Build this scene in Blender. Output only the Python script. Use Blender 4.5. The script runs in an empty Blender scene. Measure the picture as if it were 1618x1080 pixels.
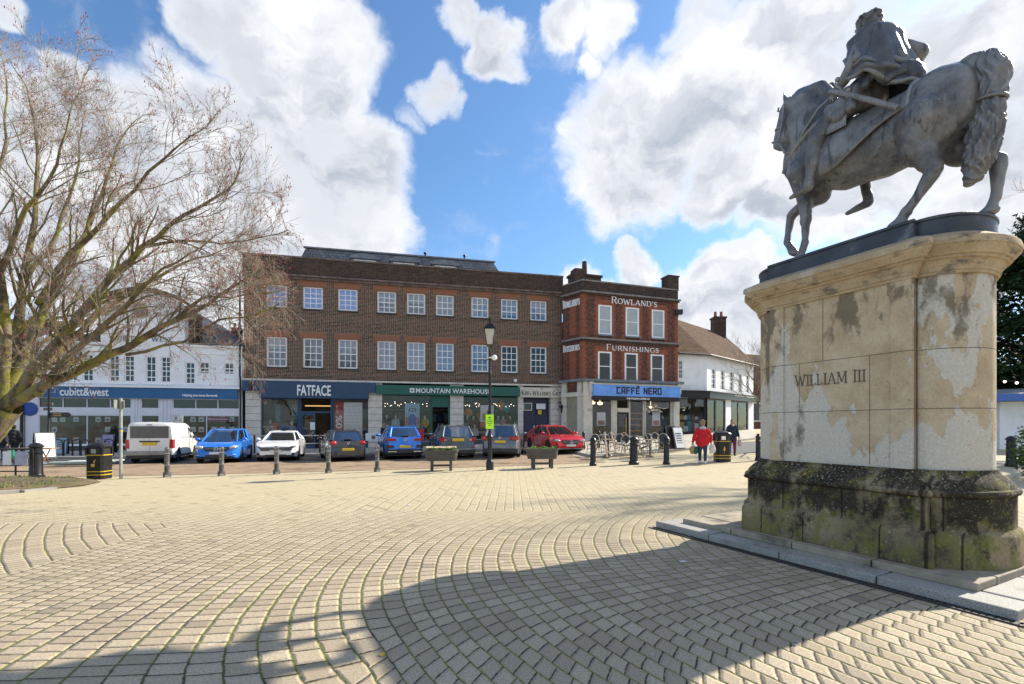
import bpy, math, random
from mathutils import Vector, Matrix, noise as mnoise
random.seed(11)
sc = bpy.context.scene
COL = sc.collection
R = math.radians
# ---------------------------------------------------------------- camera
FPX, HOR, CAMH = 740.0, 674.0, 1.65
cd = bpy.data.cameras.new("camera"); cam = bpy.data.objects.new("camera", cd); COL.objects.link(cam)
cam.location = (0, 0, CAMH); cam.rotation_euler = (R(90), 0, 0)
cd.sensor_width = 36; cd.lens = 36*FPX/1618; cd.shift_y = (HOR-540)/1618
cd.clip_start = .05; cd.clip_end = 6000
sc.camera = cam
sc.view_settings.view_transform = 'Standard'; sc.view_settings.look = 'None'
sc.view_settings.exposure = 0.78; sc.view_settings.gamma = 1
sc.render.resolution_x = 1024; sc.render.resolution_y = 684
# ---------------------------------------------------------------- node helper
class S:
    def __init__(s, g, k): s.g = g; s.k = k
    def __add__(s, o): return s.g.m('ADD', s, o)
    __radd__ = __add__
    def __sub__(s, o): return s.g.m('SUBTRACT', s, o)
    def __rsub__(s, o): return s.g.m('SUBTRACT', o, s)
    def __mul__(s, o): return s.g.m('MULTIPLY', s, o)
    __rmul__ = __mul__
    def __truediv__(s, o): return s.g.m('DIVIDE', s, o)
class Gr:
    def __init__(s, nt): s.nt = nt
    def link(s, v, inp):
        if isinstance(v, S): s.nt.links.new(v.k, inp)
        elif isinstance(v, (tuple, list)):
            inp.default_value = (*v, 1)[:4] if len(inp.default_value) == 4 else v
        else: inp.default_value = v
    def n(s, t, **p):
        x = s.nt.nodes.new(t)
        for k, v in p.items(): setattr(x, k, v)
        return x
    def m(s, op, *a):
        x = s.n('ShaderNodeMath', operation=op)
        for i, v in enumerate(a): s.link(v, x.inputs[i])
        return S(s, x.outputs[0])
    def mn(s, a, b): return s.m('MINIMUM', a, b)
    def mx(s, a, b): return s.m('MAXIMUM', a, b)
    def fl(s, a): return s.m('FLOOR', a)
    def ab(s, a): return s.m('ABSOLUTE', a)
    def clamp(s, a, lo, hi): return s.mn(s.mx(a, lo), hi)
    def ss(s, x, lo, hi):
        r = s.n('ShaderNodeMapRange', interpolation_type='SMOOTHSTEP')
        s.link(x, r.inputs[0]); s.link(lo, r.inputs[1]); s.link(hi, r.inputs[2])
        return S(s, r.outputs[0])
    def mix(s, f, a, b, mode='MIX'):
        x = s.n('ShaderNodeMix', data_type='RGBA', blend_type=mode)
        s.link(f, x.inputs[0]); s.link(a, x.inputs[6]); s.link(b, x.inputs[7])
        return S(s, x.outputs[2])
    def xyz(s, v):
        x = s.n('ShaderNodeSeparateXYZ'); s.link(v, x.inputs[0])
        return [S(s, o) for o in x.outputs]
    def vec(s, x, y, z=0.0):
        c = s.n('ShaderNodeCombineXYZ')
        s.link(x, c.inputs[0]); s.link(y, c.inputs[1]); s.link(z, c.inputs[2])
        return S(s, c.outputs[0])
    def vm(s, op, a, b=None):
        x = s.n('ShaderNodeVectorMath', operation=op); s.link(a, x.inputs[0])
        if b is not None: s.link(b, x.inputs[3] if op == 'SCALE' else x.inputs[1])
        return S(s, x.outputs[1] if op in ('DOT_PRODUCT', 'LENGTH') else x.outputs[0])
    def noise(s, v, sc_=5, det=3, ro=.5, col=False, dist=0):
        x = s.n('ShaderNodeTexNoise'); s.link(v, x.inputs['Vector'])
        x.inputs['Scale'].default_value = sc_; x.inputs['Detail'].default_value = det
        x.inputs['Roughness'].default_value = ro; x.inputs['Distortion'].default_value = dist
        return S(s, x.outputs[1 if col else 0])
    def wn(s, v):
        x = s.n('ShaderNodeTexWhiteNoise', noise_dimensions='3D'); s.link(v, x.inputs['Vector'])
        return S(s, x.outputs[0])
    def coord(s, w='Object'):
        return S(s, s.n('ShaderNodeTexCoord').outputs[w])
    def bump(s, h, st=.3, d=.02):
        b = s.n('ShaderNodeBump'); b.inputs['Strength'].default_value = st; b.inputs['Distance'].default_value = d
        s.link(h, b.inputs['Height']); return S(s, b.outputs[0])
# ---------------------------------------------------------------- world: Nishita sky with clouds laid out by direction
SUN_AZ, SUN_EL = 63.3, 35.0
w = bpy.data.worlds.new("World"); sc.world = w; w.use_nodes = True
g = Gr(w.node_tree); w.node_tree.nodes.clear()
sky = g.n('ShaderNodeTexSky', sky_type='NISHITA', sun_disc=False, sun_elevation=R(SUN_EL), sun_rotation=R(SUN_AZ))
sky.air_density = 1.1; sky.dust_density = .6; sky.ozone_density = 1.6
D = g.vm('NORMALIZE', g.coord('Generated'))
def pdir(px, py):
    return Vector(((px-809)/FPX, 1, (HOR-py)/FPX)).normalized()
wc = g.noise(D, 2.6, 2, .5, col=True)
wc2 = g.noise(D, 11, 4, .6, col=True)
Dw = g.vm('NORMALIZE', g.vm('ADD', g.vm('ADD', D, g.vm('SCALE', g.vm('SUBTRACT', wc, (.5, .5, .5)), .13)), g.vm('SCALE', g.vm('SUBTRACT', wc2, (.5, .5, .5)), .09)))
acc = None
BL = [(470,110,140,1),(555,265,105,1),(430,300,150,1),(310,220,110,.95),(330,45,60,.85),(190,220,75,.85),(60,330,210,.9),(250,400,210,.9),(110,170,60,.8),(600,350,70,.85),
      (700,150,44,.85),(660,185,26,.7),(730,180,26,.6),(785,75,52,.78),(815,110,30,.65),(735,20,38,.7),(895,35,40,.8),(965,30,48,.8),(935,105,20,.6),(15,25,40,.8),
      (1000,250,115,1),(915,232,30,.8),(1130,150,105,1),(1090,40,50,.8),(1350,190,205,1),(1560,130,205,1),(1140,285,60,.9),(1330,320,75,.9),(1600,330,150,1),(1250,30,80,.9),(1230,310,60,.8),
      (1150,450,58,1),(1110,495,70,1),(1195,425,40,.9),(1010,428,42,.95),(905,445,38,.9),(1250,540,100,1),(960,490,50,.9)]
for px, py, rp, wt in BL:
    n = pdir(px, py); r = rp/FPX*n.y**1.5*.92
    d = g.vm('DOT_PRODUCT', Dw, tuple(n))
    x = g.ss(d, math.cos(r*1.55), math.cos(r*.15))*(wt*(1.35 if rp > 50 else 1.15))
    acc = x if acc is None else g.mx(acc, x)
# everywhere behind and around the camera: broken cloud from plain noise
_, dy, dz = g.xyz(D)
back = g.ss(g.noise(Dw, 1.7, 2, .5), .38, .62)*g.ss(dy, .45, -.1)
acc = g.mx(acc, back)
det = g.noise(g.vm('ADD', g.vm('MULTIPLY', Dw, (1, 1, 1.5)), (3.1, 1.7, .4)), 5.0, 9, .6)
det2 = g.noise(g.vm('MULTIPLY', Dw, (1, 1, 1.3)), 13, 8, .66)
dens = acc + (det-.5)*1.9 + (det2-.5)*.6
cov = g.ss(dens, .16, .98)
wisp = g.ss(g.noise(g.vm('MULTIPLY', Dw, (1, 1, 2.2)), 3.6, 7, .62), .55, .8)*.28
cov = g.mx(cov, wisp)
thick = g.ss(dens, .50, 1.1)
shn = g.ss(g.noise(g.vm('ADD', Dw, (.03, .02, .07)), 4.2, 6, .6), .40, .62)
sdir = (math.sin(R(SUN_AZ))*.05, math.cos(R(SUN_AZ))*.05, .045)
det_s = g.noise(g.vm('ADD', g.vm('MULTIPLY', g.vm('ADD', Dw, sdir), (1, 1, 1.5)), (3.1, 1.7, .4)), 5.0, 5, .55)
rel = g.ss(det_s-det, -.10, .13)
shade = g.clamp(thick*.10 + shn*thick*.45 + rel*thick*.60, 0, 1)
sh2 = g.ss(det2, .4, .65)*.3
ccol = g.mix(shade, (6.8, 6.85, 7.0), (3.2, 3.5, 4.1))
ccol = g.mix(sh2, ccol, (5.0, 5.2, 5.55))
skyc = g.mix(1.0, S(g, sky.outputs[0]), (.78, 1.04, 1.26), 'MULTIPLY')
allc = g.mix(cov, skyc, ccol)
bgn = g.n('ShaderNodeBackground'); bgn.inputs[1].default_value = 0.095
g.link(allc, bgn.inputs[0])
wo = g.n('ShaderNodeOutputWorld'); w.node_tree.links.new(bgn.outputs[0], wo.inputs[0])
# ---------------------------------------------------------------- sun
sl = bpy.data.lights.new("sun", 'SUN'); sl.energy = 4.7; sl.angle = R(.55); sl.color = (1, .92, .77)
sun = bpy.data.objects.new("sun", sl); COL.objects.link(sun)
sd = Vector((math.sin(R(SUN_AZ))*math.cos(R(SUN_EL)), math.cos(R(SUN_AZ))*math.cos(R(SUN_EL)), math.sin(R(SUN_EL))))
sun.rotation_euler = (-sd).to_track_quat('-Z', 'Y').to_euler(); sun.location = (20, 12, 20)
# ---------------------------------------------------------------- terrain height and pixel helpers (give a real distance for each thing)
def smooth(x):
    x = max(0., min(1., x)); return x*x*(3-2*x)
def gz(X, Y):
    return .04*max(0., min(Y, 48)-12)*smooth((X+12)/30)
def ground(px, py, h=0.0):
    kx, kz = (px-809)/FPX, -(py-HOR)/FPX
    Y = 8.
    for _ in range(60):
        zt = gz(kx*Y, Y)+h
        Y2 = (zt-CAMH)/kz
        Y = .5*Y+.5*max(1, min(Y2, 90))
    return Vector((kx*Y, Y, gz(kx*Y, Y)+h))
# ---------------------------------------------------------------- mesh builder
class MB:
    def __init__(s): s.v = []; s.f = []; s.m = []
    def add(s, vs, fs, m=0, M=None):
        o = len(s.v)
        s.v += [tuple(M @ Vector(p)) if M else tuple(p) for p in vs]
        s.f += [tuple(i+o for i in f) for f in fs]; s.m += [m]*len(fs); return s
    def bx(s, x0, x1, y0, y1, z0, z1, m=0, M=None):
        vs = [(x, y, z) for z in (z0, z1) for y in (y0, y1) for x in (x0, x1)]
        return s.add(vs, [(0,2,3,1),(4,5,7,6),(0,1,5,4),(2,6,7,3),(0,4,6,2),(1,3,7,5)], m, M)
    def poly(s, pts, m=0, M=None): return s.add(pts, [tuple(range(len(pts)))], m, M)
    def prism(s, pts, d, m=0, M=None):          # pts 3d ring, extruded by vector d
        n = len(pts); d = Vector(d)
        vs = [Vector(p) for p in pts]+[Vector(p)+d for p in pts]
        fs = [tuple(range(n-1, -1, -1)), tuple(range(n, 2*n))]+[(i, (i+1) % n, n+(i+1) % n, n+i) for i in range(n)]
        return s.add(vs, fs, m, M)
    def cyl(s, p0, p1, r0, r1=None, n=12, m=0, M=None, cap=True):
        return s.tube([p0, p1], [r0, r0 if r1 is None else r1], n, m, M, cap)
    def tube(s, ps, rs, n=8, m=0, M=None, cap=True):
        ps = [Vector(p) for p in ps]; o = []
        for i, p in enumerate(ps):
            t = (ps[min(i+1, len(ps)-1)]-ps[max(i-1, 0)])
            if t.length < 1e-9: t = Vector((0, 0, 1))
            t.normalize()
            a = t.orthogonal() if i == 0 else (pa - t*pa.dot(t))
            if a.length < 1e-6: a = t.orthogonal()
            a.normalize(); pa = a; b = t.cross(a)
            for k in range(n):
                q = 2*math.pi*k/n
                o.append(p+(a*math.cos(q)+b*math.sin(q))*rs[i])
        L = len(ps)
        fs = [(i*n+k, i*n+(k+1) % n, (i+1)*n+(k+1) % n, (i+1)*n+k) for i in range(L-1) for k in range(n)]
        if cap: fs += [tuple(range(n-1, -1, -1)), tuple(range((L-1)*n, L*n))]
        return s.add(o, fs, m, M)
    def lathe(s, prof, c=(0,0,0), n=16, m=0, M=None):
        vs = [(c[0]+r*math.cos(2*math.pi*k/n), c[1]+r*math.sin(2*math.pi*k/n), c[2]+z) for r, z in prof for k in range(n)]
        L = len(prof)
        fs = [(i*n+k, i*n+(k+1) % n, (i+1)*n+(k+1) % n, (i+1)*n+k) for i in range(L-1) for k in range(n)]
        fs += [tuple(range(n-1, -1, -1)), tuple(range((L-1)*n, L*n))]
        return s.add(vs, fs, m, M)
    def sph(s, c, r, nu=12, nv=8, m=0, M=None):
        r = (r, r, r) if not isinstance(r, (tuple, list)) else r
        vs = [(c[0], c[1], c[2]-r[2])]
        for j in range(1, nv):
            a = -math.pi/2+math.pi*j/nv
            for k in range(nu):
                q = 2*math.pi*k/nu
                vs.append((c[0]+r[0]*math.cos(a)*math.cos(q), c[1]+r[1]*math.cos(a)*math.sin(q), c[2]+r[2]*math.sin(a)))
        vs.append((c[0], c[1], c[2]+r[2])); T = len(vs)-1
        fs = [(0, 1+(k+1) % nu, 1+k) for k in range(nu)]
        for j in range(nv-2):
            b = 1+j*nu
            fs += [(b+k, b+(k+1) % nu, b+nu+(k+1) % nu, b+nu+k) for k in range(nu)]
        b = 1+(nv-2)*nu
        fs += [(b+k, b+(k+1) % nu, T) for k in range(nu)]
        return s.add(vs, fs, m, M)
    def loft(s, rings, m=0, M=None, cap=True):
        n = len(rings[0]); vs = [p for r in rings for p in r]; L = len(rings)
        fs = [(i*n+k, i*n+(k+1) % n, (i+1)*n+(k+1) % n, (i+1)*n+k) for i in range(L-1) for k in range(n)]
        if cap: fs += [tuple(range(n-1, -1, -1)), tuple(range((L-1)*n, L*n))]
        return s.add(vs, fs, m, M)
    def build(s, name, mat, parent=None, smooth=0, loc=None, rz=None, bevel=0):
        me = bpy.data.meshes.new(name); me.from_pydata(s.v, [], s.f); me.validate(); me.update()
        mats = mat if isinstance(mat, (list, tuple)) else [mat]
        for x in mats: me.materials.append(x)
        if len(mats) > 1 and len(me.polygons) == len(s.m): me.polygons.foreach_set('material_index', s.m)
        return finish(name, me, parent, smooth, loc, rz, bevel)
def finish(name, me, parent=None, smooth=0, loc=None, rz=None, bevel=0):
    uv = me.uv_layers.new(name='box').data if len(me.polygons) < 8000 else None; V = me.vertices
    for p in (me.polygons if uv else ()):
        nx, ny, nz = [abs(q) for q in p.normal]
        for li in p.loop_indices:
            c = V[me.loops[li].vertex_index].co
            if nz > nx and nz > ny: uv[li].uv = (c.x, c.y)
            elif nx > ny: uv[li].uv = (c.y, c.z)
            else: uv[li].uv = (c.x, c.z)
    if smooth:
        me.polygons.foreach_set('use_smooth', [True]*len(me.polygons))
        if smooth < 180: me.set_sharp_from_angle(angle=R(smooth))
    o = bpy.data.objects.new(name, me); COL.objects.link(o)
    if parent: o.parent = parent
    if loc is not None: o.location = loc
    if rz is not None: o.rotation_euler = (0, 0, rz)
    if bevel:
        b = o.modifiers.new('bevel', 'BEVEL'); b.width = bevel; b.segments = 2; b.limit_method = 'ANGLE'; b.angle_limit = R(40)
    return o
def tag(o, label=None, cat=None, group=None, kind=None):
    for k, v in (('label', label), ('category', cat), ('group', group), ('kind', kind)):
        if v: o[k] = v
    return o
def thing(name, label, cat, loc=(0,0,0), rz=0, group=None):
    o = bpy.data.objects.new(name, None); COL.objects.link(o); o.empty_display_size = .2
    o.location = loc; o.rotation_euler = (0, 0, rz); return tag(o, label, cat, group)
def kids(o): return list(o.children)
def dup(root, loc, rz=None, label=None, scale=None):
    def cp(o, par):
        ch = kids(o)
        c = o.copy(); COL.objects.link(c)
        if par: c.parent = par
        for k in ch: cp(k, c)
        return c
    c = cp(root, None); c.location = loc
    if rz is not None: c.rotation_euler = (0, 0, rz)
    if scale: c.scale = scale
    if label: c['label'] = label
    return c
WS = bpy.data.scenes.new('workbench')      # scratch scene used only to evaluate modifiers quickly, removed at the end
def evalmesh(o):
    WS.collection.objects.link(o); vl = WS.view_layers[0]; vl.update(); dg = vl.depsgraph
    me = bpy.data.meshes.new_from_object(o.evaluated_get(dg)); WS.collection.objects.unlink(o); return me
KIDS = {}
def organic(name, parts, mat, parent=None, vox=.02, sm=6, disp=None, loc=None, rz=None):
    # parts: ('c',p0,r0,p1,r1) capsule, ('e',centre,radii[,rot euler]), ('l', rings) loft -> one continuous remeshed skin
    b = MB()
    for p in parts:
        if p[0] == 'c':
            p0, r0, p1, r1 = Vector(p[1]), p[2], Vector(p[3]), p[4]
            b.tube([p0.lerp(p1, t/4) for t in range(5)], [r0+(r1-r0)*t/4 for t in range(5)], 14)
            b.sph(p0, r0, 14, 8); b.sph(p1, r1, 14, 8)
        elif p[0] == 'e':
            M = Matrix.Translation(p[1])
            if len(p) > 3:
                e = p[3]; M = M @ Matrix.Rotation(R(e[2]), 4, 'Z') @ Matrix.Rotation(R(e[1]), 4, 'Y') @ Matrix.Rotation(R(e[0]), 4, 'X')
            b.sph((0, 0, 0), p[2], 16, 12, 0, M)
        elif p[0] == 'l': b.loft(p[1])
    me = bpy.data.meshes.new('tmp'); me.from_pydata(b.v, [], b.f); me.validate()
    o = bpy.data.objects.new('tmp', me)
    r = o.modifiers.new('r', 'REMESH'); r.mode = 'VOXEL'; r.voxel_size = vox
    if sm:
        s_ = o.modifiers.new('s', 'SMOOTH'); s_.factor = .5; s_.iterations = sm
    nm = evalmesh(o); nm.name = name
    bpy.data.objects.remove(o)
    if disp:
        new = [disp(vtx.co.copy(), vtx.normal.copy()) for vtx in nm.vertices]
        nm.vertices.foreach_set('co', [q for p_ in new for q in p_]); nm.update()
    nm.materials.clear(); nm.materials.append(mat)
    return finish(name, nm, parent, 180, loc, rz)
# ---------------------------------------------------------------- materials
def newmat(name):
    m = bpy.data.materials.new(name); m.use_nodes = True; nt = m.node_tree
    return m, Gr(nt), nt.nodes['Principled BSDF']
def pm(name, col, rough=.6, metal=0, var=.12, scale=6, bump=0, coat=0, spec=.5, dirt=None, dscale=2.0, dlo=.5, dhi=.7):
    m, g, b = newmat(name); c = g.coord()
    col2 = tuple(min(1, x*(1+var)) for x in col); col1 = tuple(x*(1-var) for x in col)
    nz = g.noise(c, scale, 5, .6)
    cc = g.mix(g.ss(nz, .3, .7), col1, col2)
    if dirt: cc = g.mix(g.ss(g.noise(c, dscale, 6, .65), dlo, dhi), cc, dirt)
    g.link(cc, b.inputs['Base Color']); b.inputs['Metallic'].default_value = metal
    g.link(g.clamp(rough+(nz-.5)*.15, .02, 1), b.inputs['Roughness'])
    b.inputs['Coat Weight'].default_value = coat; b.inputs['Coat Roughness'].default_value = .04
    b.inputs['Specular IOR Level'].default_value = spec
    if bump: g.link(g.bump(g.noise(c, scale*6, 4, .6), bump, .01), b.inputs['Normal'])
    return m
def emit(name, col, st):
    m, g, b = newmat(name); b.inputs['Base Color'].default_value = (*col, 1)
    b.inputs['Emission Color'].default_value = (*col, 1); b.inputs['Emission Strength'].default_value = st; return m
def brick(name, cols, mortar, bw=.25, bh=.090, ms=.014, bump=.4, grime=(.03,.025,.02), gr=(.55,.8), rough=.85):
    m, g, b = newmat(name); c = g.coord('UV')
    u, v, _ = g.xyz(c)
    rowf = v/bh; row = g.fl(rowf)
    off = g.m('MODULO', row, 2.0)*.5
    cf = u/bw+off+.03*g.noise(c, 3, 1); cl = g.fl(cf)
    fu = cf-cl; fv = rowf-row
    half = g.m('GREATER_THAN', g.wn(g.vec(row, 7.3, 1)), .4)          # some header courses
    d = g.mn(g.mn(fu, 1-fu)*bw, g.mn(fv, 1-fv)*bh)
    hd = g.ab(fu-.5)*bw
    d = g.mn(d, hd+ (1-half)*1.0)
    br = g.ss(d, ms*.35, ms*.75)
    idn = g.wn(g.vec(cl+g.m('GREATER_THAN', fu, .5)*half*.37, row, 3))
    r = g.n('ShaderNodeValToRGB'); g.link(idn, r.inputs[0]); e = r.color_ramp.elements
    for i, cc in enumerate(cols):
        if i < 2: el = e[i]; el.position = i/(len(cols)-1) if len(cols) > 1 else 0
        else: el = e.new(i/(len(cols)-1))
        el.position = i/max(1, len(cols)-1)
        el.color = (*cc, 1)
    r.color_ramp.interpolation = 'CONSTANT' if len(cols) > 3 else 'LINEAR'
    nz = g.noise(c, 1.1, 6, .65)
    base = g.mix(g.ss(g.noise(c, 30, 3, .6), .3, .7)*.35, S(g, r.outputs[0]), tuple(x*.6 for x in cols[0]))
    colr = g.mix(br, mortar, base)
    colr = g.mix(g.ss(nz, gr[0], gr[1])*.6, colr, grime)
    g.link(colr, b.inputs['Base Color']); b.inputs['Roughness'].default_value = rough
    b.inputs['Specular IOR Level'].default_value = .25
    g.link(g.bump(br, bump, .01), b.inputs['Normal'])
    return m
def glassmat(name, tint=(.75,.8,.8), refl=.55, base=(.02,.025,.03), see=.0, wob=.02):
    # window glass: sharp reflection of sky and square over whatever is behind
    m = bpy.data.materials.new(name); m.use_nodes = True; nt = m.node_tree; nt.nodes.clear(); g = Gr(nt)
    c = g.coord()
    nrm = g.bump(g.noise(c, 1.6, 1, .5), wob, .3)
    gl = g.n('ShaderNodeBsdfGlossy'); gl.inputs['Roughness'].default_value = .015; gl.inputs['Color'].default_value = (*tint, 1); g.link(nrm, gl.inputs['Normal'])
    if see:
        tr = g.n('ShaderNodeBsdfTransparent'); tr.inputs[0].default_value = (see, see, see, 1)
    else:
        tr = g.n('ShaderNodeBsdfDiffuse'); tr.inputs[0].default_value = (*base, 1)
    fr = g.n('ShaderNodeFresnel'); fr.inputs[0].default_value = 1.5
    f = g.clamp(S(g, fr.outputs[0])*(1.0)+refl-.04, 0, 1)
    mx = g.n('ShaderNodeMixShader'); g.link(f, mx.inputs[0]); nt.links.new(tr.outputs[0], mx.inputs[1]); nt.links.new(gl.outputs[0], mx.inputs[2])
    o = g.n('ShaderNodeOutputMaterial'); nt.links.new(mx.outputs[0], o.inputs[0]); return m
def paint(name, col, metal=.3, rough=.25):
    m, g, b = newmat(name); b.inputs['Base Color'].default_value = (*col, 1); b.inputs['Metallic'].default_value = metal
    c = g.coord(); g.link(rough+g.ss(g.noise(c, 3, 5, .6), .4, .8)*.15, b.inputs['Roughness'])
    b.inputs['Coat Weight'].default_value = 1; b.inputs['Coat Roughness'].default_value = .04; return m
M = {}
M['black'] = pm('black_metal', (.016,.016,.018), .38, .2, .3, 8, dirt=(.06,.06,.055), dlo=.55, dhi=.8)
M['blackp'] = pm('black_plastic', (.02,.02,.022), .5)
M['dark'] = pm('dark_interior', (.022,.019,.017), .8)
M['white'] = pm('white_paint', (.88,.88,.90), .6, 0, .05, 2, dirt=(.5,.5,.5), dscale=1.2, dlo=.5, dhi=.9)
M['wframe'] = pm('white_frame', (.90,.91,.92), .5, 0, .03)
M['cream'] = pm('cream_paint', (.62,.59,.50), .6, 0, .08, 3, dirt=(.35,.33,.28), dlo=.55)
M['steel'] = pm('steel', (.45,.46,.47), .4, .9)
M['chrome'] = pm('chrome', (.7,.72,.74), .12, 1)
M['rubber'] = pm('rubber', (.014,.014,.015), .8)
M['yellow'] = pm('yellow_band', (.62,.42,.02), .5)
M['gold'] = pm('gold', (.65,.42,.08), .45)
M['textw'] = pm('letter_white', (.86,.86,.86), .5, 0, .02)
M['textk'] = pm('letter_black', (.012,.012,.015), .5)
M['glassup'] = glassmat('upper_glass', (.7,.8,.95), .12, see=.92, wob=.05); M['glassblue'] = glassmat('upper_glass_sky_tint', (.40,.55,.95), .42, (.03,.035,.04), wob=.05)  # second glass: blue sky reflection put in through the gloss tint
M['glassdk'] = glassmat('dark_glass', (.8,.85,.9), .07, (.015,.015,.016), wob=.03)
M['glasssh'] = glassmat('shop_glass', (.8,.83,.85), .035, see=.97, wob=.03)
M['carglass'] = glassmat('car_glass', (.75,.85,.95), .28, (.012,.015,.017), wob=.01)
M['blind'] = pm('window_blind', (.36,.40,.44), .8)
M['lead'] = pm('lead_flashing', (.18,.20,.23), .5, .2, .25, 3)
M['warm'] = emit('warm_lamp', (1,.72,.38), 2.5)
M['warmb'] = emit('warm_bulb', (1,.85,.6), 3)
# ---------------------------------------------------------------- lettering
def btext(name, s, h, mat, parent, loc, rz=0, w=None, depth=.015, bold=0, rx=90, sp=1.0, shear=0):
    cu = bpy.data.curves.new('t', 'FONT'); cu.body = s; cu.size = 1; cu.extrude = .01; cu.offset = bold; cu.align_x = 'CENTER'; cu.align_y = 'CENTER'; cu.space_character = sp; cu.resolution_u = 3; cu.shear = shear
    o = bpy.data.objects.new('t', cu); me = evalmesh(o); bpy.data.objects.remove(o)
    xs = [v.co.x for v in me.vertices]; ys = [v.co.y for v in me.vertices]
    x0, x1, y0, y1 = min(xs), max(xs), min(ys), max(ys)
    ky = h/(y1-y0); kx = (w/(x1-x0)) if w else ky
    for v in me.vertices:
        v.co = Vector(((v.co.x-(x0+x1)/2)*kx, (v.co.z/.01)*-depth/1, (v.co.y-(y0+y1)/2)*ky))
    me.flip_normals() if hasattr(me, 'flip_normals') else None
    me.name = name; me.materials.clear(); me.materials.append(mat)
    o = finish(name, me, parent); o.location = loc; o.rotation_euler = (0, 0, rz); return o
# stroke letters (serif capitals): each stroke x0,z0,x1,z1,weight
SER = {
 'R': (.72, [(.14,0,.14,1,1),(.14,.97,.45,.97,.4),(.45,.97,.6,.86,.7),(.6,.86,.6,.64,1),(.6,.64,.45,.52,.7),(.14,.52,.45,.52,.4),(.38,.52,.66,0,.9)], [(.14,0),(.14,1),(.66,0)]),
 'O': (.86, [(.08,.5,.14,.78,1),(.14,.78,.3,.95,.7),(.3,.95,.56,.95,.4),(.56,.95,.72,.78,.7),(.72,.78,.78,.5,1),(.78,.5,.72,.22,1),(.72,.22,.56,.05,.7),(.56,.05,.3,.05,.4),(.3,.05,.14,.22,.7),(.14,.22,.08,.5,1)], []),
 'W': (1.1, [(.06,1,.32,0,1),(.32,0,.54,.9,.5),(.54,.9,.78,0,1),(.78,0,1.02,1,.5)], [(.06,1),(1.02,1)]),
 'L': (.64, [(.14,0,.14,1,1),(.14,.03,.55,.03,.45),(.55,.03,.56,.22,.5)], [(.14,0),(.14,1)]),
 'A': (.84, [(.08,0,.4,1,.5),(.4,1,.74,0,1),(.2,.34,.6,.34,.4)], [(.08,0),(.74,0)]),
 'N': (.86, [(.14,0,.14,1,.5),(.14,1,.7,0,1),(.7,0,.7,1,.5)], [(.14,0),(.14,1),(.7,1)]),
 'D': (.82, [(.14,0,.14,1,1),(.14,.97,.46,.97,.4),(.46,.97,.68,.76,.7),(.68,.76,.72,.5,1),(.72,.5,.68,.24,1),(.68,.24,.46,.03,.7),(.14,.03,.46,.03,.4)], [(.14,0),(.14,1)]),
 'S': (.6, [(.5,.8,.4,.95,.5),(.4,.95,.22,.95,.5),(.22,.95,.1,.8,.7),(.1,.8,.14,.62,.8),(.14,.62,.44,.42,1),(.44,.42,.5,.24,.9),(.5,.24,.38,.05,.7),(.38,.05,.2,.04,.5),(.2,.04,.08,.2,.6)], []),
 'F': (.62, [(.14,0,.14,1,1),(.14,.97,.54,.97,.45),(.14,.52,.42,.52,.4),(.54,.97,.55,.8,.5)], [(.14,0),(.14,1)]),
 'U': (.82, [(.14,1,.14,.3,1),(.14,.3,.24,.07,.8),(.24,.07,.46,.03,.6),(.46,.03,.62,.14,.6),(.62,.14,.66,.35,.5),(.66,.35,.66,1,.5)], [(.14,1),(.66,1)]),
 'I': (.34, [(.17,0,.17,1,1)], [(.17,0),(.17,1)]),
 'H': (.86, [(.14,0,.14,1,1),(.72,0,.72,1,1),(.14,.51,.72,.51,.4)], [(.14,0),(.14,1),(.72,0),(.72,1)]),
 'G': (.82, [(.7,.8,.54,.95,.5),(.54,.95,.32,.95,.5),(.32,.95,.14,.78,.7),(.14,.78,.08,.5,1),(.08,.5,.14,.22,1),(.14,.22,.32,.05,.7),(.32,.05,.56,.04,.5),(.56,.04,.7,.15,.6),(.7,.15,.7,.42,1)], [(.7,.42)]),
 'T': (.72, [(.36,0,.36,1,1),(.05,.97,.67,.97,.45),(.05,.97,.04,.8,.5),(.67,.97,.68,.8,.5)], [(.36,0)]),
 'E': (.66, [(.14,0,.14,1,1),(.14,.97,.54,.97,.45),(.14,.52,.42,.52,.4),(.14,.03,.56,.03,.45),(.54,.97,.55,.8,.5),(.56,.03,.58,.2,.5)], [(.14,0),(.14,1)]),
 'K': (.8, [(.14,0,.14,1,1),(.18,.48,.64,1,.45),(.3,.6,.7,0,1)], [(.14,0),(.14,1),(.64,1),(.7,0)]),
 'M': (1.0, [(.12,0,.14,1,.5),(.14,1,.48,.1,1),(.48,.1,.82,1,.5),(.82,1,.86,0,1)], [(.12,0),(.14,1),(.82,1),(.86,0)]),
 "'": (.26, [(.13,1,.11,.74,.8)], []), ' ': (.42, [], []), '&': (.8, [(.66,0,.2,.78,.8),(.2,.78,.34,.97,.6),(.34,.97,.48,.78,.6),(.48,.78,.12,.3,.6),(.12,.3,.3,.04,.8),(.3,.04,.7,.45,.5)], []),
 'B': (.7, [(.14,0,.14,1,1),(.14,.97,.42,.97,.4),(.42,.97,.54,.76,.9),(.54,.76,.42,.54,.8),(.14,.54,.42,.54,.4),(.42,.54,.6,.28,.9),(.6,.28,.44,.03,.8),(.14,.03,.44,.03,.4)], [(.14,0),(.14,1)]),
 'C': (.8, [(.7,.8,.54,.95,.5),(.54,.95,.32,.95,.5),(.32,.95,.14,.78,.7),(.14,.78,.08,.5,1),(.08,.5,.14,.22,1),(.14,.22,.32,.05,.7),(.32,.05,.56,.04,.5),(.56,.04,.7,.2,.6)], []),
 '.': (.3, [(.15,0,.15,.1,1)], []),
}
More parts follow.
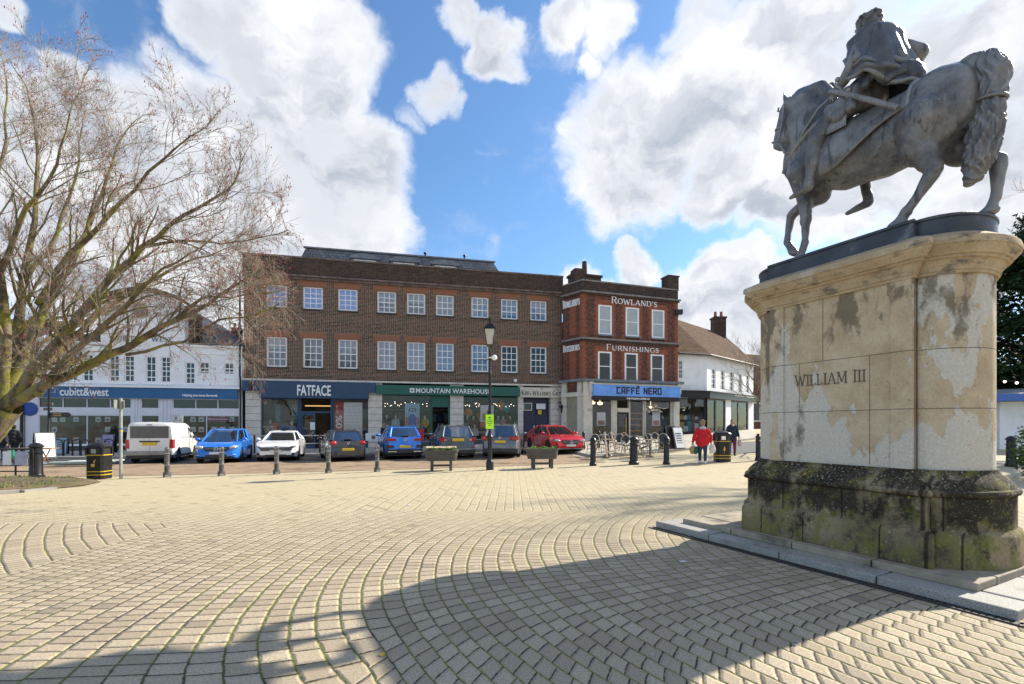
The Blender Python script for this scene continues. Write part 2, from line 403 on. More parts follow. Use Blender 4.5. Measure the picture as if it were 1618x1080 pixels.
def serif(name, s, h, mat, parent, loc, rz=0, w=None, wt=.13, d=.02, small=.8, serifs=True, sp=.06):
    b = MB(); x = 0; first = True; lay = []
    for ch in s:
        if ch == ' ': x += .42; first = True; continue
        k = 1 if first else small; first = False
        W, st, sf = SER[ch]; lay.append((ch, x, k)); x += (W+sp)*k
    kx = (w/x) if w else h; tot = x*kx; q = 0
    for ch, x0, k in lay:
        W, st, sf = SER[ch]
        for (ax, az, bx_, bz, ww) in st:
            A = Vector((x0*kx+ax*k*kx, 0, az*k*h)); B = Vector((x0*kx+bx_*k*kx, 0, bz*k*h))
            t = (B-A).normalized(); nn = Vector((-t.z, 0, t.x))*(wt*h*ww*k**.5/2)
            A = A-t*.01*h; B = B+t*.01*h; q += 1; dd = d+.0006*(q % 7)
            b.prism([A-nn, B-nn, B+nn, A+nn], (0, -dd, 0))
        if serifs:
            for (sx, sz) in sf:
                c = x0*kx+sx*k*kx; zz = sz*k*h; e = .13*h*k; q += 1
                z0, z1 = (zz, zz+.05*h) if sz < .5 else (zz-.05*h, zz)
                b.bx(c-e, c+e, -(d+.006+.0006*(q % 7)), 0, z0, z1)
    b.v = [(v[0]-tot/2, v[1], v[2]-h/2) for v in b.v]
    return b.build(name, mat, parent, 0, loc, rz)
# ================================================================= SETTING
FO = Vector((-17.2, 30, 0)); FE = Vector((.9756, .2194, 0)); FN = Vector((.2194, -.9756, 0)); FRZ = math.atan2(.2194, .9756)
def FP(s, d, z=None, h=0):          # facade frame: s along the shop row, d towards the square
    p = FO+FE*s+FN*d; p.z = gz(p.x, p.y)+h if z is None else z; return p
def FS(px, off=0):                    # s on the facade plane moved off metres forward
    k = (px-809)/FPX; o = FO+FN*off
    return (k*o.y-o.x)/(FE.x-k*FE.y)
def FZ(px, py, off=0):
    s = FS(px, off); Y = (FO+FN*off+FE*s).y
    return CAMH-(py-HOR)/FPX*Y
# ---- paving material
def paving():
    m, g, b = newmat('cobbled_paving'); c = g.coord()
    wb = g.noise(c, 1.3, 2, .5, col=True); X, Y, Z = g.xyz(g.vm('ADD', c, g.vm('SCALE', g.vm('SUBTRACT', wb, (.5,.5,.5)), .05)))
    wb2 = g.noise(c, 9, 1, .5); X = X+(wb2-.5)*.018
    Yr = g.clamp(Y-6.0, -6, 3.2)
    k = g.clamp(.03+.033*(X+3.5), .012, .112)
    v1 = (X-k*Yr*Yr)/.186
    s1 = g.ab(k*Yr*2)
    f1 = v1-g.fl(v1)
    t1 = (Y+2*k*Yr*(f1-.5)*.186)*g.m('SQRT', 1+s1*s1)/.120+g.wn(g.vec(g.fl(v1), 5.5, 1))*.0+g.m('MODULO', g.ab(g.fl(v1)), 2.0)*.5
    # fan to the left, rows bending the other way
    w2 = (Y-X)*.707-9.5
    v2 = ((X+Y)*.707-.035*w2*w2)/.20
    t2 = w2/.120+g.m('MODULO', g.ab(g.fl(v2)), 2.0)*.5
    left = g.m('LESS_THAN', X, -5.65)*g.m('LESS_THAN', Y, 8.0)
    v = v1+(v2-v1)*left; t = t1+(t2-t1)*left
    fv = v-g.fl(v); ft = t-g.fl(t)
    bj = g.mn(g.ab(X+5.65)+g.m('GREATER_THAN', Y, 8.05)*9, g.ab(Y-8.0)+g.m('GREATER_THAN', X, -5.6)*9)
    dv = g.mn(fv, 1-fv)*.186; dt = g.mn(ft, 1-ft)*.120
    jn = g.noise(c, 22, 3, .6)
    rv = g.ss(dv+(jn-.5)*.010, .004, .0105); rt = g.ss(dt+(jn-.5)*.008, .0025, .008)
    blk = g.mn(rv, rt)
    idv = g.vec(g.fl(v), g.fl(t), left); r1 = g.wn(idv)
    n1 = g.noise(c, 60, 4, .7); n2 = g.noise(c, .35, 4, .6); n3 = g.noise(c, 3.2, 5, .65)
    base = g.mix(r1, (.40,.325,.225), (.57,.475,.34))
    base = g.mix(g.ss(n1, .35, .65)*.65, base, (.20,.17,.125))
    base = g.mix(g.ss(n1, .62, .72)*.6, base, (.68,.61,.49))
    base = g.mix(g.ss(n3, .55, .75)*.35, base, (.28,.26,.22))
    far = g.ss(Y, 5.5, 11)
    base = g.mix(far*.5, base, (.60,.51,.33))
    base = g.mix(g.ss(n2, .52, .68)*.25, base, (.46,.38,.25))
    moss = g.ss(g.noise(c, .55, 4, .6)+.12*g.ss(X, -3, 3), .40, .56)
    jcol = g.mix(g.ss(jn, .35, .62), (.035,.028,.02), (.085,.07,.05))
    mcol = g.mix(jn, (.11,.13,.012), (.26,.28,.03))
    jv = g.mix(moss*(.55+.45*g.ss(jn, .35, .55)), jcol, mcol)
    jt = g.mix(moss*.35*g.ss(jn, .5, .62), jcol, mcol)
    jall = g.mix(g.m('LESS_THAN', dv, dt), jt, jv)
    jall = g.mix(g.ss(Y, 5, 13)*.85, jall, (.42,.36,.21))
    col = g.mix(blk, jall, base)
    col = g.mix(g.ss(g.noise(c, 5.5, 2, .4), .73, .76)*.5*blk, col, (.62,.60,.55)); col = g.mix(g.ss(g.wn(g.vec(g.fl(v), g.fl(t), 9)), .955, .97)*blk*.5, col, (.20,.165,.125))
    col = g.mix(g.ss(g.noise(c, 1.7, 6, .7), .66, .74)*.35, col, (.16,.15,.13))
    g.link(col, b.inputs['Base Color']); b.inputs['Roughness'].default_value = .82; b.inputs['Specular IOR Level'].default_value = .35
    hgt = g.mn(g.ss(dv, .0, .028), g.ss(dt, .0, .024))*.7+n1*.22+r1*.12
    g.link(g.bump(hgt*(1-g.ss(Y, 5, 15)*.8), .8, .022), b.inputs['Normal'])
    return m
def setts(name, c1, c2, j, bw=.2, bh=.1, rz=FRZ, wet=0):
    m, g, b = newmat(name); c = g.coord()
    mp = g.n('ShaderNodeMapping'); mp.inputs['Rotation'].default_value = (0, 0, -rz); g.link(c, mp.inputs[0])
    bt = g.n('ShaderNodeTexBrick'); g.link(S(g, mp.outputs[0]), bt.inputs[0])
    for k, vv in (('Scale', 1), ('Brick Width', bw), ('Row Height', bh), ('Mortar Size', .006), ('Mortar Smooth', .3), ('Bias', 0)): bt.inputs[k].default_value = vv
    g.link(c1, bt.inputs['Color1']); g.link(c2, bt.inputs['Color2']); g.link(j, bt.inputs['Mortar'])
    n = g.noise(c, .8, 6, .65)
    col = g.mix(g.ss(n, .45, .7)*.6, S(g, bt.outputs[0]), tuple(x*.45 for x in c1))
    g.link(col, b.inputs['Base Color']); g.link(.85-g.ss(n, .5, .7)*wet, b.inputs['Roughness'])
    g.link(g.bump(1-S(g, bt.outputs[1]), .4, .01), b.inputs['Normal']); return m
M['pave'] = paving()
M['brownset'] = setts('brown_setts', (.30,.20,.125), (.40,.29,.18), (.12,.09,.06), wet=.4)
M['slab'] = setts('pavement_slabs', (.42,.39,.33), (.50,.47,.40), (.22,.2,.17), .6, .45)
M['paleroad'] = setts('pale_setts', (.44,.41,.36), (.54,.50,.44), (.26,.24,.2), .2, .1)
M['tarmac'] = pm('tarmac', (.05,.048,.046), .75, 0, .3, 5, .3, dirt=(.12,.10,.085), dscale=.8, dlo=.5, dhi=.7)
M['tarmac2'] = pm('tarmac_grey', (.11,.11,.115), .8, 0, .2, 4, .2)
M['kerb'] = pm('kerb_stone', (.33,.31,.28), .8, 0, .2, 3, .2)
M['grass'] = pm('grass_earth', (.12,.085,.055), .95, 0, .4, 5, .5, dirt=(.10,.105,.03), dscale=2.6, dlo=.48, dhi=.66)
# ---- ground sheet
xs = [-2500,-600,-200,-90]+[-60+i for i in range(121)]+[90,200,600,2500]
ys = [-2500,-600,-150,-50]+[-20+i for i in range(91)]+[100,200,600,2500]
b = MB(); b.v = [(x, y, gz(x, y)) for y in ys for x in xs]; nx = len(xs)
b.f = [(j*nx+i, j*nx+i+1, (j+1)*nx+i+1, (j+1)*nx+i) for j in range(len(ys)-1) for i in range(nx-1)]; b.m = [0]*len(b.f)
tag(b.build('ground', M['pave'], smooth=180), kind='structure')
def strip(name, quad, h, mat, n=(60, 8), rise=0):
    # quad: four plan corners a,b (near edge) c,d (far edge); a bilinear sheet following the ground
    a, b_, c, d = [Vector(q).to_2d() for q in quad]; B = MB()
    for j in range(n[1]+1):
        for i in range(n[0]+1):
            p = a.lerp(b_, i/n[0]).lerp(d.lerp(c, i/n[0]), j/n[1]); B.v.append((p.x, p.y, gz(p.x, p.y)+h+rise*j/n[1]))
    q = n[0]+1
    B.f = [(j*q+i, j*q+i+1, (j+1)*q+i+1, (j+1)*q+i) for j in range(n[1]) for i in range(n[0])]; B.m = [0]*len(B.f)
    return tag(B.build(name, mat, smooth=180), kind='structure')
SR = 19.8
strip('brown_brick_road', (FP(-30, 14.9), FP(SR-1.5, 14.9), FP(SR-1.5, 9.2), FP(-30, 9.2)), .010, M['brownset'])
strip('parking_bay', (FP(-30, 9.25), FP(SR-1.8, 9.25), FP(SR-1.8, 4.7), FP(-30, 4.7)), .018, M['tarmac'])
def kerbed(name, line, back, h=.12, rise=.18, mat=None):
    # pavement: front polyline (plan points) joined to a back polyline, with a kerb along the front
    B = MB(); n = len(line); fr = []
    for i in range(n-1):
        for k in range(6 if i < n-2 else 7):
            t = k/6; p = Vector(line[i]).lerp(Vector(line[i+1]), t); q = Vector(back[i]).lerp(Vector(back[i+1]), t); fr.append((p, q))
    V = []
    for p, q in fr:
        z0 = gz(p.x, p.y); z1 = gz(q.x, q.y)
        dr = (q-p); dr.z = 0; dr.normalize(); k = p+dr*.14
        V.append([(p.x, p.y, z0-.1), (p.x, p.y, z0+h), (k.x, k.y, gz(k.x, k.y)+h+.004), (q.x, q.y, z1+h+rise), ])
    for a in V: B.v += a
    for i in range(len(V)-1):
        for j in range(3):
            B.f.append((i*4+j, (i+1)*4+j, (i+1)*4+j+1, i*4+j+1)); B.m.append(1 if j < 2 else 0)
    return tag(B.build(name, [mat or M['slab'], M['kerb']]), kind='structure')
def P2(px, py): p = ground(px, py); return Vector((p.x, p.y, 0))
kl = [FP(-30, 4.76, 0), FP(0, 4.76, 0), FP(SR-1.0, 4.76, 0)]
nk = [FP(SR-1.0, 4.76, 0), P2(905, 716), P2(942, 724), P2(1010, 719), P2(1108, 709), P2(1140, 701), P2(1195, 694)]
kerbed('pavement', kl+nk[1:], [FP(-30, 0, 0), FP(0, 0, 0), FP(22.2, 0, 0), Vector((3.9, 33.9, 0)), Vector((4.9, 32.6, 0)), Vector((8.5, 33.8, 0)), Vector((12.4, 35, 0)), Vector((15, 36, 0)), Vector((22.0, 42.5, 0))], .12, .10)
strip('side_road', (P2(1120, 716), P2(1330, 716), Vector((48, 40, 0)), P2(1150, 699)), .012, M['tarmac2'], (14, 14))
# left bed around the tree (grass and bare earth with a stone edge)
bed = [(-26, 6.4), (-17, 9.2), (-13.6, 10.6), (-12.4, 11.8), (-11.9, 13.0), (-12.2, 13.9), (-13.4, 14.5), (-17, 14.4), (-27, 13.2)]
B = MB(); cx, cy = -17, 11.6
rings = []
for t, z in ((1.0, .02), (.97, .10), (.9, .14), (.6, .22), (.25, .28)): rings.append([(cx+(x-cx)*t, cy+(y-cy)*t, z) for x, y in bed])
B.loft(rings); B.v = [(x, y, z+(random.uniform(-.02, .03) if z > .1 else 0)) for x, y, z in B.v]
tag(B.build('tree_bed', M['grass'], smooth=60), kind='structure')
B = MB()
for i in range(0, 4):
    p, q = Vector((*bed[i], 0)), Vector((*bed[i+1], 0)); k = int((q-p).length/.9)+1
    for j in range(k):
        a, c = p.lerp(q, j/k+.004), p.lerp(q, (j+1)/k-.004); t = (c-a).normalized(); nn = Vector((t.y, -t.x, 0))*.22
        if (j+i) % 5 == 4: continue
        B.prism([a, c, c+nn, a+nn], (0, 0, .06+.015*(j % 2)))
tag(B.build('bed_edging', M['kerb']), kind='structure')
# grass blades on the bed
B = MB(); rr = random.Random(3)
for _ in range(4200):
    t = rr.random()**.5*.95; a = rr.uniform(0, len(bed)); i = int(a) % len(bed); f = a-int(a)
    x = bed[i][0]*(1-f)+bed[(i+1) % len(bed)][0]*f; y = bed[i][1]*(1-f)+bed[(i+1) % len(bed)][1]*f
    x = cx+(x-cx)*t; y = cy+(y-cy)*t
    if mnoise.noise(Vector((x*.9, y*.9, 0))) < -.05: continue
    z = .12+.14*(1-t); hh = rr.uniform(.03, .09); q = rr.uniform(0, 6.28); dx, dy = math.cos(q)*.02, math.sin(q)*.02
    B.add([(x-dx, y-dy, z-.03), (x+dx, y+dy, z-.03), (x+rr.uniform(-.04, .04), y+rr.uniform(-.04, .04), z+hh)], [(0, 1, 2)])
M['blade'] = pm('grass_blades', (.13,.16,.03), .8, 0, .5, 3)
tag(B.build('grass', M['blade']), kind='stuff')
# small moss tufts and litter flecks in the joints near the camera
# ================================================================= WALL HELPERS
def wall(b, x0, x1, z0, z1, holes, y=0, rev=.18, m=0, mr=None, back=False):
    """front face in plane y with rectangular holes (x0,x1,z0,z1) and reveals of depth rev"""
    mr = m if mr is None else mr
    X = sorted({x0, x1}|{min(max(h[i], x0), x1) for h in holes for i in (0, 1)})
    Z = sorted({z0, z1}|{min(max(h[i], z0), z1) for h in holes for i in (2, 3)})
    for i in range(len(X)-1):
        for j in range(len(Z)-1):
            cx_, cz_ = (X[i]+X[i+1])/2, (Z[j]+Z[j+1])/2
            if any(h[0] < cx_ < h[1] and h[2] < cz_ < h[3] for h in holes): continue
            b.poly([(X[i], y, Z[j]), (X[i+1], y, Z[j]), (X[i+1], y, Z[j+1]), (X[i], y, Z[j+1])], m)
    for h in holes:
        a, c, d, e = h[:4]
        b.poly([(a, y, d), (a, y+rev, d), (a, y+rev, e), (a, y, e)], mr); b.poly([(c, y, d), (c, y, e), (c, y+rev, e), (c, y+rev, d)], mr)
        b.poly([(a, y, e), (a, y+rev, e), (c, y+rev, e), (c, y, e)], mr); b.poly([(a, y, d), (c, y, d), (c, y+rev, d), (a, y+rev, d)], mr)
def window(parent, x0, x1, z0, z1, y=0, cols=3, rows=(2, 2), fr=.09, frame=None, glass=None, bar=.042, meet=.5, sill=None, blind=0, rnd=None, lift=0):
    """sash window: frame with glazing bars in front of one pane; opening rectangle at plane y"""
    b = MB(); d = .10; y0 = y
    b.bx(x0, x0+fr, y0, y0+d, z0, z1); b.bx(x1-fr, x1, y0, y0+d, z0, z1)
    b.bx(x0+fr, x1-fr, y0, y0+d, z0, z0+fr); b.bx(x0+fr, x1-fr, y0, y0+d, z1-fr*.8, z1)
    zm = z0+(z1-z0)*meet
    if rows[1]: b.bx(x0+fr, x1-fr, y0+.02, y0+d-.01, zm-.03, zm+.03)
    for i in range(1, cols):
        x = x0+fr+(x1-x0-2*fr)*i/cols; b.bx(x-bar/2, x+bar/2, y0+.035, y0+d-.02, z0+fr, z1-fr*.8)
    lo, hi = (z0+fr, zm), (zm, z1-fr*.8)
    for (a, c), n in ((lo, rows[0]), (hi, rows[1])):
        for i in range(1, n): z = a+(c-a)*i/n; b.bx(x0+fr, x1-fr, y0+.038, y0+d-.022, z-bar/2, z+bar/2)
    f = b.build('window', frame or M['wframe'], parent)
    MB().bx(x0+fr*.5, x1-fr*.5, y0+.06, y0+.07, z0+fr*.5, z1-fr*.5).build('pane', glass or M['glassup'], f)
    if sill: MB().bx(x0-.08, x1+.08, y0-.16, y0+.05, z0-.10, z0-.002).build('sill', sill, f)
    if blind:
        MB().bx(x0+fr, x1-fr, y0+.10, y0+.11, z1-(z1-z0)*blind, z1-fr).build('blind', M['blind'], f)
    return f
M['sillk'] = pm('dark_sill', (.05,.047,.045), .7)
M['brickd'] = brick('dark_brick', [(.038,.021,.018),(.12,.045,.03),(.02,.015,.014),(.16,.056,.035),(.055,.03,.024),(.22,.08,.045)], (.40,.32,.24), ms=.018, gr=(.62, .85))
M['brickdd'] = brick('parapet_brick', [(.065,.038,.03),(.10,.055,.042),(.04,.028,.025),(.13,.062,.045)], (.16,.13,.10), ms=.012, gr=(.5, .75))
M['brickr'] = brick('red_brown_brick', [(.13,.042,.031),(.21,.064,.042),(.075,.033,.028),(.17,.052,.035)], (.24,.17,.12), ms=.011, gr=(.55, .8))
M['bricko'] = brick('orange_brick', [(.30,.11,.06),(.36,.14,.075),(.24,.09,.05)], (.30,.2,.14), bw=.09, bh=.23, ms=.010, gr=(.7,.9))
M['bricko2'] = brick('orange_quoin_brick', [(.31,.095,.055),(.38,.125,.065),(.24,.075,.045)], (.22,.14,.10), ms=.009, gr=(.65,.9))
M['pstone'] = pm('pale_stone', (.64,.60,.54), .8, 0, .1, 2.5, .1, dirt=(.30,.28,.25), dscale=1.3, dlo=.5, dhi=.85)
def slatem(name, c1, c2, j, bw=.3, bh=.22):
    m, g, b = newmat(name); c = g.coord('UV'); bt = g.n('ShaderNodeTexBrick'); g.link(c, bt.inputs[0])
    for k, v in (('Scale', 1), ('Brick Width', bw), ('Row Height', bh), ('Mortar Size', .012), ('Bias', 0)): bt.inputs[k].default_value = v
    g.link(c1, bt.inputs['Color1']); g.link(c2, bt.inputs['Color2']); g.link(j, bt.inputs['Mortar'])
    n = g.noise(c, 1.2, 6, .7)
    g.link(g.mix(g.ss(n, .45, .7)*.5, S(g, bt.outputs[0]), tuple(x*.5+.02 for x in c1)), b.inputs['Base Color']); b.inputs['Roughness'].default_value = .95; b.inputs['Specular IOR Level'].default_value = .1
    g.link(g.bump(1-S(g, bt.outputs[1]), .6, .02), b.inputs['Normal']); return m
M['slate'] = slatem('roof_slate', (.13,.14,.16), (.22,.23,.25), (.04,.04,.05))
M['tile'] = slatem('clay_tiles', (.12,.075,.05), (.19,.125,.085), (.035,.025,.02), .17, .12)
# ================================================================= BRICK SHOP BUILDING (three storeys)
BH = thing('brick_building', 'long three-storey dark brick building with two rows of white sash windows above the clothing shops', 'building', FO, FRZ)
def uz(py, px): return FZ(px, py)
L0, L1 = FS(385), FS(888)
GT = 4.72
cen = [(422,452),(480,509),(535,564),(597,625),(644,671),(690,716),(746,771),(793,817),(839,863)]
ww = []
for a, c in cen: m_ = (FS(a)+FS(c))/2; ww.append((m_-.62, m_+.62))
UZ, LZ = (9.42, 10.88), (5.55, 7.50)
holes = [(a, c, *z) for a, c in ww for z in (UZ, LZ)]
b = MB(); wall(b, L0, L1, GT, 11.45, holes)
b.poly([(L0, 0, 0), (L0, 0, 12.7), (L0, 12, 12.7), (L0, 12, 0)]); b.poly([(L1, 0, 0), (L1, 12, 0), (L1, 12, 12.7), (L1, 0, 12.7)])
b.poly([(L0, 12, 0), (L0, 12, 12.7), (L1, 12, 12.7), (L1, 12, 0)]); b.poly([(L0, .5, 12.2), (L1, .5, 12.2), (L1, 12, 12.2), (L0, 12, 12.2)])
b.build('wall', M['brickd'], BH)
b = MB(); b.bx(L0-.05, L1+.05, -.10, .3, 11.55, 12.70); b.build('parapet', M['brickdd'], BH)
b = MB(); b.bx(L0-.12, L1+.12, -.30, .0, 11.45, 11.552); b.bx(L0-.09, L1+.09, -.14, .34, 12.702, 12.80); b.bx(L0-.02, L1+.02, -.12, .0, 11.30, 11.449)
b.build('cornice', pm('weathered_coping', (.17,.13,.115), .85, 0, .35, 3, .2, dirt=(.3,.28,.25), dlo=.58), BH)
for a, c in ww:
    for z in (UZ, LZ):
        h_ = .40; b = MB()
        b.prism([(a-.16, -.004, z[1]), (c+.16, -.004, z[1]), (c+.26, -.004, z[1]+h_), (a-.26, -.004, z[1]+h_)], (0, .05, 0)); b.build('window_arch', M['bricko'], BH)
for i, (a, c) in enumerate(ww):
    window(BH, a, c, *UZ, y=.10, cols=3, rows=(2, 2) if i < 3 else (1, 2) if i != 3 else (2, 2), meet=.5 if i < 4 else .38, sill=M['sillk'], fr=.10, glass=M['glassblue'] if i < 3 else None, blind=(0,0,0,.5,.45,.95,.9,.8,.6)[i])
    window(BH, a, c, *LZ, y=.10, cols=3, rows=(2, 2), sill=M['sillk'], fr=.10, glass=M['glassdk'] if i in (7, 8) else None, blind=(.4,.45,.5,.95,.92,.9,.45,0,0)[i])
# rear shell behind panes so nothing shows through
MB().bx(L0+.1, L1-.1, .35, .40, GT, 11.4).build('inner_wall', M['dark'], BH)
# mansard roof with dormers
ra, rb_ = FS(474, -3), FS(792, -3)
def rz_(py, px, off): return FZ(px, py, off)
b = MB(); rb2 = rb_-.2; zt = 14.55
b.v = []; y0, y1, yt = 2.2, 9.5, 3.2
b.add([(ra-.4, y0, 12.2), (rb2+.8, y0, 12.2), (rb2+.8, y1, 12.2), (ra-.4, y1, 12.2), (ra+.35, yt, zt), (rb2-.4, yt, zt), (rb2-.4, y1-1, zt), (ra+.35, y1-1, zt)],
      [(0,1,5,4),(1,2,6,5),(2,3,7,6),(3,0,4,7),(4,5,6,7)])
rf = b.build('roof', M['slate'], BH)
MB().bx(ra+.2, rb2-.25, yt-.12, yt+.1, zt, zt+.10).build('ridge_trim', M['lead'], rf)
for k, px in enumerate((577, 638, 703)):
    s = FS(px, -2.4); b = MB(); wd = .95
    b.add([(s-wd, 2.1, 12.6), (s+wd, 2.1, 12.6), (s+wd, 2.1, 13.7), (s-wd, 2.1, 13.7), (s-wd, 3.3, 12.6), (s+wd, 3.3, 12.6), (s+wd, 3.3, 13.7), (s-wd, 3.3, 13.7)], [(0,1,2,3),(1,5,6,2),(0,3,7,4)])
    arc = [(s-wd-.12, 1.95, 13.68)]+[(s+(wd+.12)*math.cos(math.pi*(1-t/8)), 1.95, 13.7+.34*math.sin(math.pi*t/8)) for t in range(0, 9)]+[(s+wd+.12, 1.95, 13.68)]
    b.prism(arc, (0, 1.4, 0))
    dm = b.build('dormer', M['lead'], BH)
    window(BH, s-.75, s-.02, 12.8, 13.6, y=2.03, cols=1, rows=(1, 0), fr=.07, glass=M['glassdk']); window(BH, s+.02, s+.75, 12.8, 13.6, y=2.03, cols=1, rows=(1, 0), fr=.07, glass=M['glassdk'])
for px, hh in ((672, .5), (734, .55)):
    MB().cyl((FS(px, -3.6), 3.7, zt), (FS(px, -3.6), 3.7, zt+hh), .07, .07, 8).sph((FS(px, -3.6), 3.7, zt+hh), (.13, .13, .09)).build('roof_vent', M['black'], rf)
# ground floor: floor line, pilasters, fascias, shop fronts
MB().bx(L0-.05, L1+.1, -.30, .02, 4.62, 4.74).build('string_course', M['pstone'], BH)
gp = [(389,413,'l'),(582,604,''),(711,732,''),(818,826,''),(869,888,'')]
for a, c, _ in gp:
    b = MB(); x0, x1 = FS(a), FS(c); z = -.2
    while z < 4.6:
        b.bx(x0, x1, -.16, .4, z+.012, min(z+.44, 4.6)); b.bx(x0+.015, x1-.015, -.13, .4, z, z+.013); z += .45
    b.build('pilaster', M['pstone'], BH, bevel=.008)
# clothing shop fascia (navy)
M['navy'] = pm('navy_fascia', (.025,.065,.13), .55, 0, .08, 2)
M['green'] = pm('green_fascia', (.010,.11,.08), .5, 0, .06, 2)
M['doornavy'] = pm('navy_door', (.012,.016,.06), .4, 0, .1)
a, c = FS(386), FS(594)
f = thing('shop_sign', 'navy fascia sign with large white letters over the clothing shop', 'shop sign', FO+FN*.16, FRZ)
b = MB(); b.bx(a, c, -.26, 0, 3.95, 4.61); b.bx(FS(412), FS(583), -.25, 0, 3.52, 3.952)
b.build('board', M['navy'], f)
for px in (460, 530, 555): MB().bx(FS(px)-.006, FS(px)+.006, -.264, -.258, 3.96, 4.6).build('panel_joint', M['blackp'], f)
btext('lettering', 'FATFACE', .70, M['textw'], f, ((FS(472)+FS(524.5))/2, -.265, 4.02), 0, FS(524.5)-FS(472), .03, bold=.022, sp=1.03)
tag(MB().bx(0,.10,-.14,.0,-.28,.28).cyl((.05,-.14,.0),(.05,-.3,.0),.03).build('wall_lamp', M['blackp'], None, loc=FP(FS(398), .43, 4.28), rz=FRZ), 'small black lamp on the navy fascia at the left end of the brick building', 'wall lamp')
a, c = FS(595), FS(819.5)
f = thing('shop_sign', 'dark green fascia sign with wide white capital letters and small square emblem', 'shop sign', FO+FN*.16, FRZ)
MB().bx(a, c, -.26, 0, 3.84, 4.48).build('board', M['green'], f)
btext('lettering', 'MOUNTAIN WAREHOUSE', .33, M['textw'], f, ((FS(657)+FS(773))/2, -.265, 4.13), 0, FS(773)-FS(657), .03, bold=.012, sp=1.03)
b = MB(); x = FS(651); b.bx(x-.15, x+.15, -.28, -.26, 3.98, 4.28); b.build('emblem', M['textw'], f)
b = MB(); b.bx(x-.09, x+.09, -.29, -.281, 4.10, 4.16); b.bx(x-.03, x+.03, -.291, -.282, 4.04, 4.22); b.build('emblem_mark', M['green'], f)
f = thing('shop_sign', "cream fascia sign with dark serif capitals beside the green one", 'shop sign', FO+FN*.16, FRZ)
MB().bx(FS(820), FS(888), -.2, 0, 3.78, 4.50).build('board', M['cream'], f)
serif('lettering', "KING WILLIAM'S GATE", .34, M['textk'], f, ((FS(822.5)+FS(886))/2, -.186, 4.10), 0, FS(886)-FS(822.5), .15, .015)
M['pinks'] = pm('poster_red', (.42,.03,.03), .5); M['posterw'] = pm('poster_white', (.72,.74,.76), .5, 0, .03)
M['pblue'] = pm('poster_pale_blue', (.35,.55,.75), .5); M['pblue2'] = pm('poster_blue', (.05,.14,.45), .5)
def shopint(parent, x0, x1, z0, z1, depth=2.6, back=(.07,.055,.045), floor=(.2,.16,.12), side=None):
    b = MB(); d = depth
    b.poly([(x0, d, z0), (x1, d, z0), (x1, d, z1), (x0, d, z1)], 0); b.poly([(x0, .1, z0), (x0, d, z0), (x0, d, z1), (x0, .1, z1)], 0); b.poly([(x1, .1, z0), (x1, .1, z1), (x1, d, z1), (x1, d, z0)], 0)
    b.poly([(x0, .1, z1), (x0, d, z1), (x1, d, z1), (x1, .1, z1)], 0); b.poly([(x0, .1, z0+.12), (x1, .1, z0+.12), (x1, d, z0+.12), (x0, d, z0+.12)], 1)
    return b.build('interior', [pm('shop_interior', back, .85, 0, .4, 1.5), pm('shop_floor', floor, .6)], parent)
def shopwin(parent, x0, x1, z0, z1, mat, mull=(), fr=.08, y=.02, transom=None, name='shop_window', glass=None):
    b = MB()
    b.bx(x0, x0+fr, y, y+.12, z0, z1); b.bx(x1-fr, x1, y, y+.12, z0, z1); b.bx(x0+fr, x1-fr, y, y+.12, z0, z0+fr); b.bx(x0+fr, x1-fr, y, y+.12, z1-fr, z1)
    for q in mull: b.bx(q-fr*.4, q+fr*.4, y+.01, y+.11, z0+fr, z1-fr)
    if transom: b.bx(x0+fr, x1-fr, y+.012, y+.108, transom-fr*.4, transom+fr*.4)
    f = b.build(name, mat, parent); MB().bx(x0+.03, x1-.03, y+.05, y+.058, z0+.03, z1-.03).build('pane', glass or M['glasssh'], f); return f
# --- navy shop
x0, x1 = FS(413), FS(582); SH = BH
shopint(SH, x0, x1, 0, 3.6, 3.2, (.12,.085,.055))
shopwin(SH, x0, FS(472), .55, 3.52, M['navy'])
MB().bx(x0, FS(472), .0, .35, -.1, .549).build('stall_riser', M['navy'], SH)
shopwin(SH, FS(526), x1, .55, 3.52, M['navy']); MB().bx(FS(526), x1, .0, .35, -.1, .549).build('stall_riser', M['navy'], SH)
b = MB(); xa, xb = FS(472)+.02, FS(526)-.02
b.bx(xa, xa+.12, .0, .3, -.1, 3.52); b.bx(xb-.12, xb, .0, .3, -.1, 3.52); b.bx(xa+.12, xb-.12, .0, .3, 2.56, 2.68); b.build('door_frame', M['navy'], SH)
dr = MB(); dx0, dx1 = xa+.12, (xa+xb)/2-.05
dr.bx(dx0, dx0+.1, .05, .1, .2, 2.56); dr.bx(dx1-.1, dx1, .05, .1, .2, 2.56); dr.bx(dx0+.1, dx1-.1, .05, .1, .2, .5); dr.bx(dx0+.1, dx1-.1, .05, .1, 2.42, 2.56)
dr = dr.build('door', M['navy'], SH); MB().bx(dx0+.08, dx1-.08, .07, .078, .45, 2.45).build('pane', M['glasssh'], dr)
MB().bx(dx0+.55, dx0+.85, .045, .055, 1.45, 1.95).build('notice', M['posterw'], dr)
MB().bx(xa+.13, xb-.13, 1.2, 1.35, 3.05, 3.12).build('ceiling_glow', emit('shop_glow', (1, .6, .2), .45), SH)
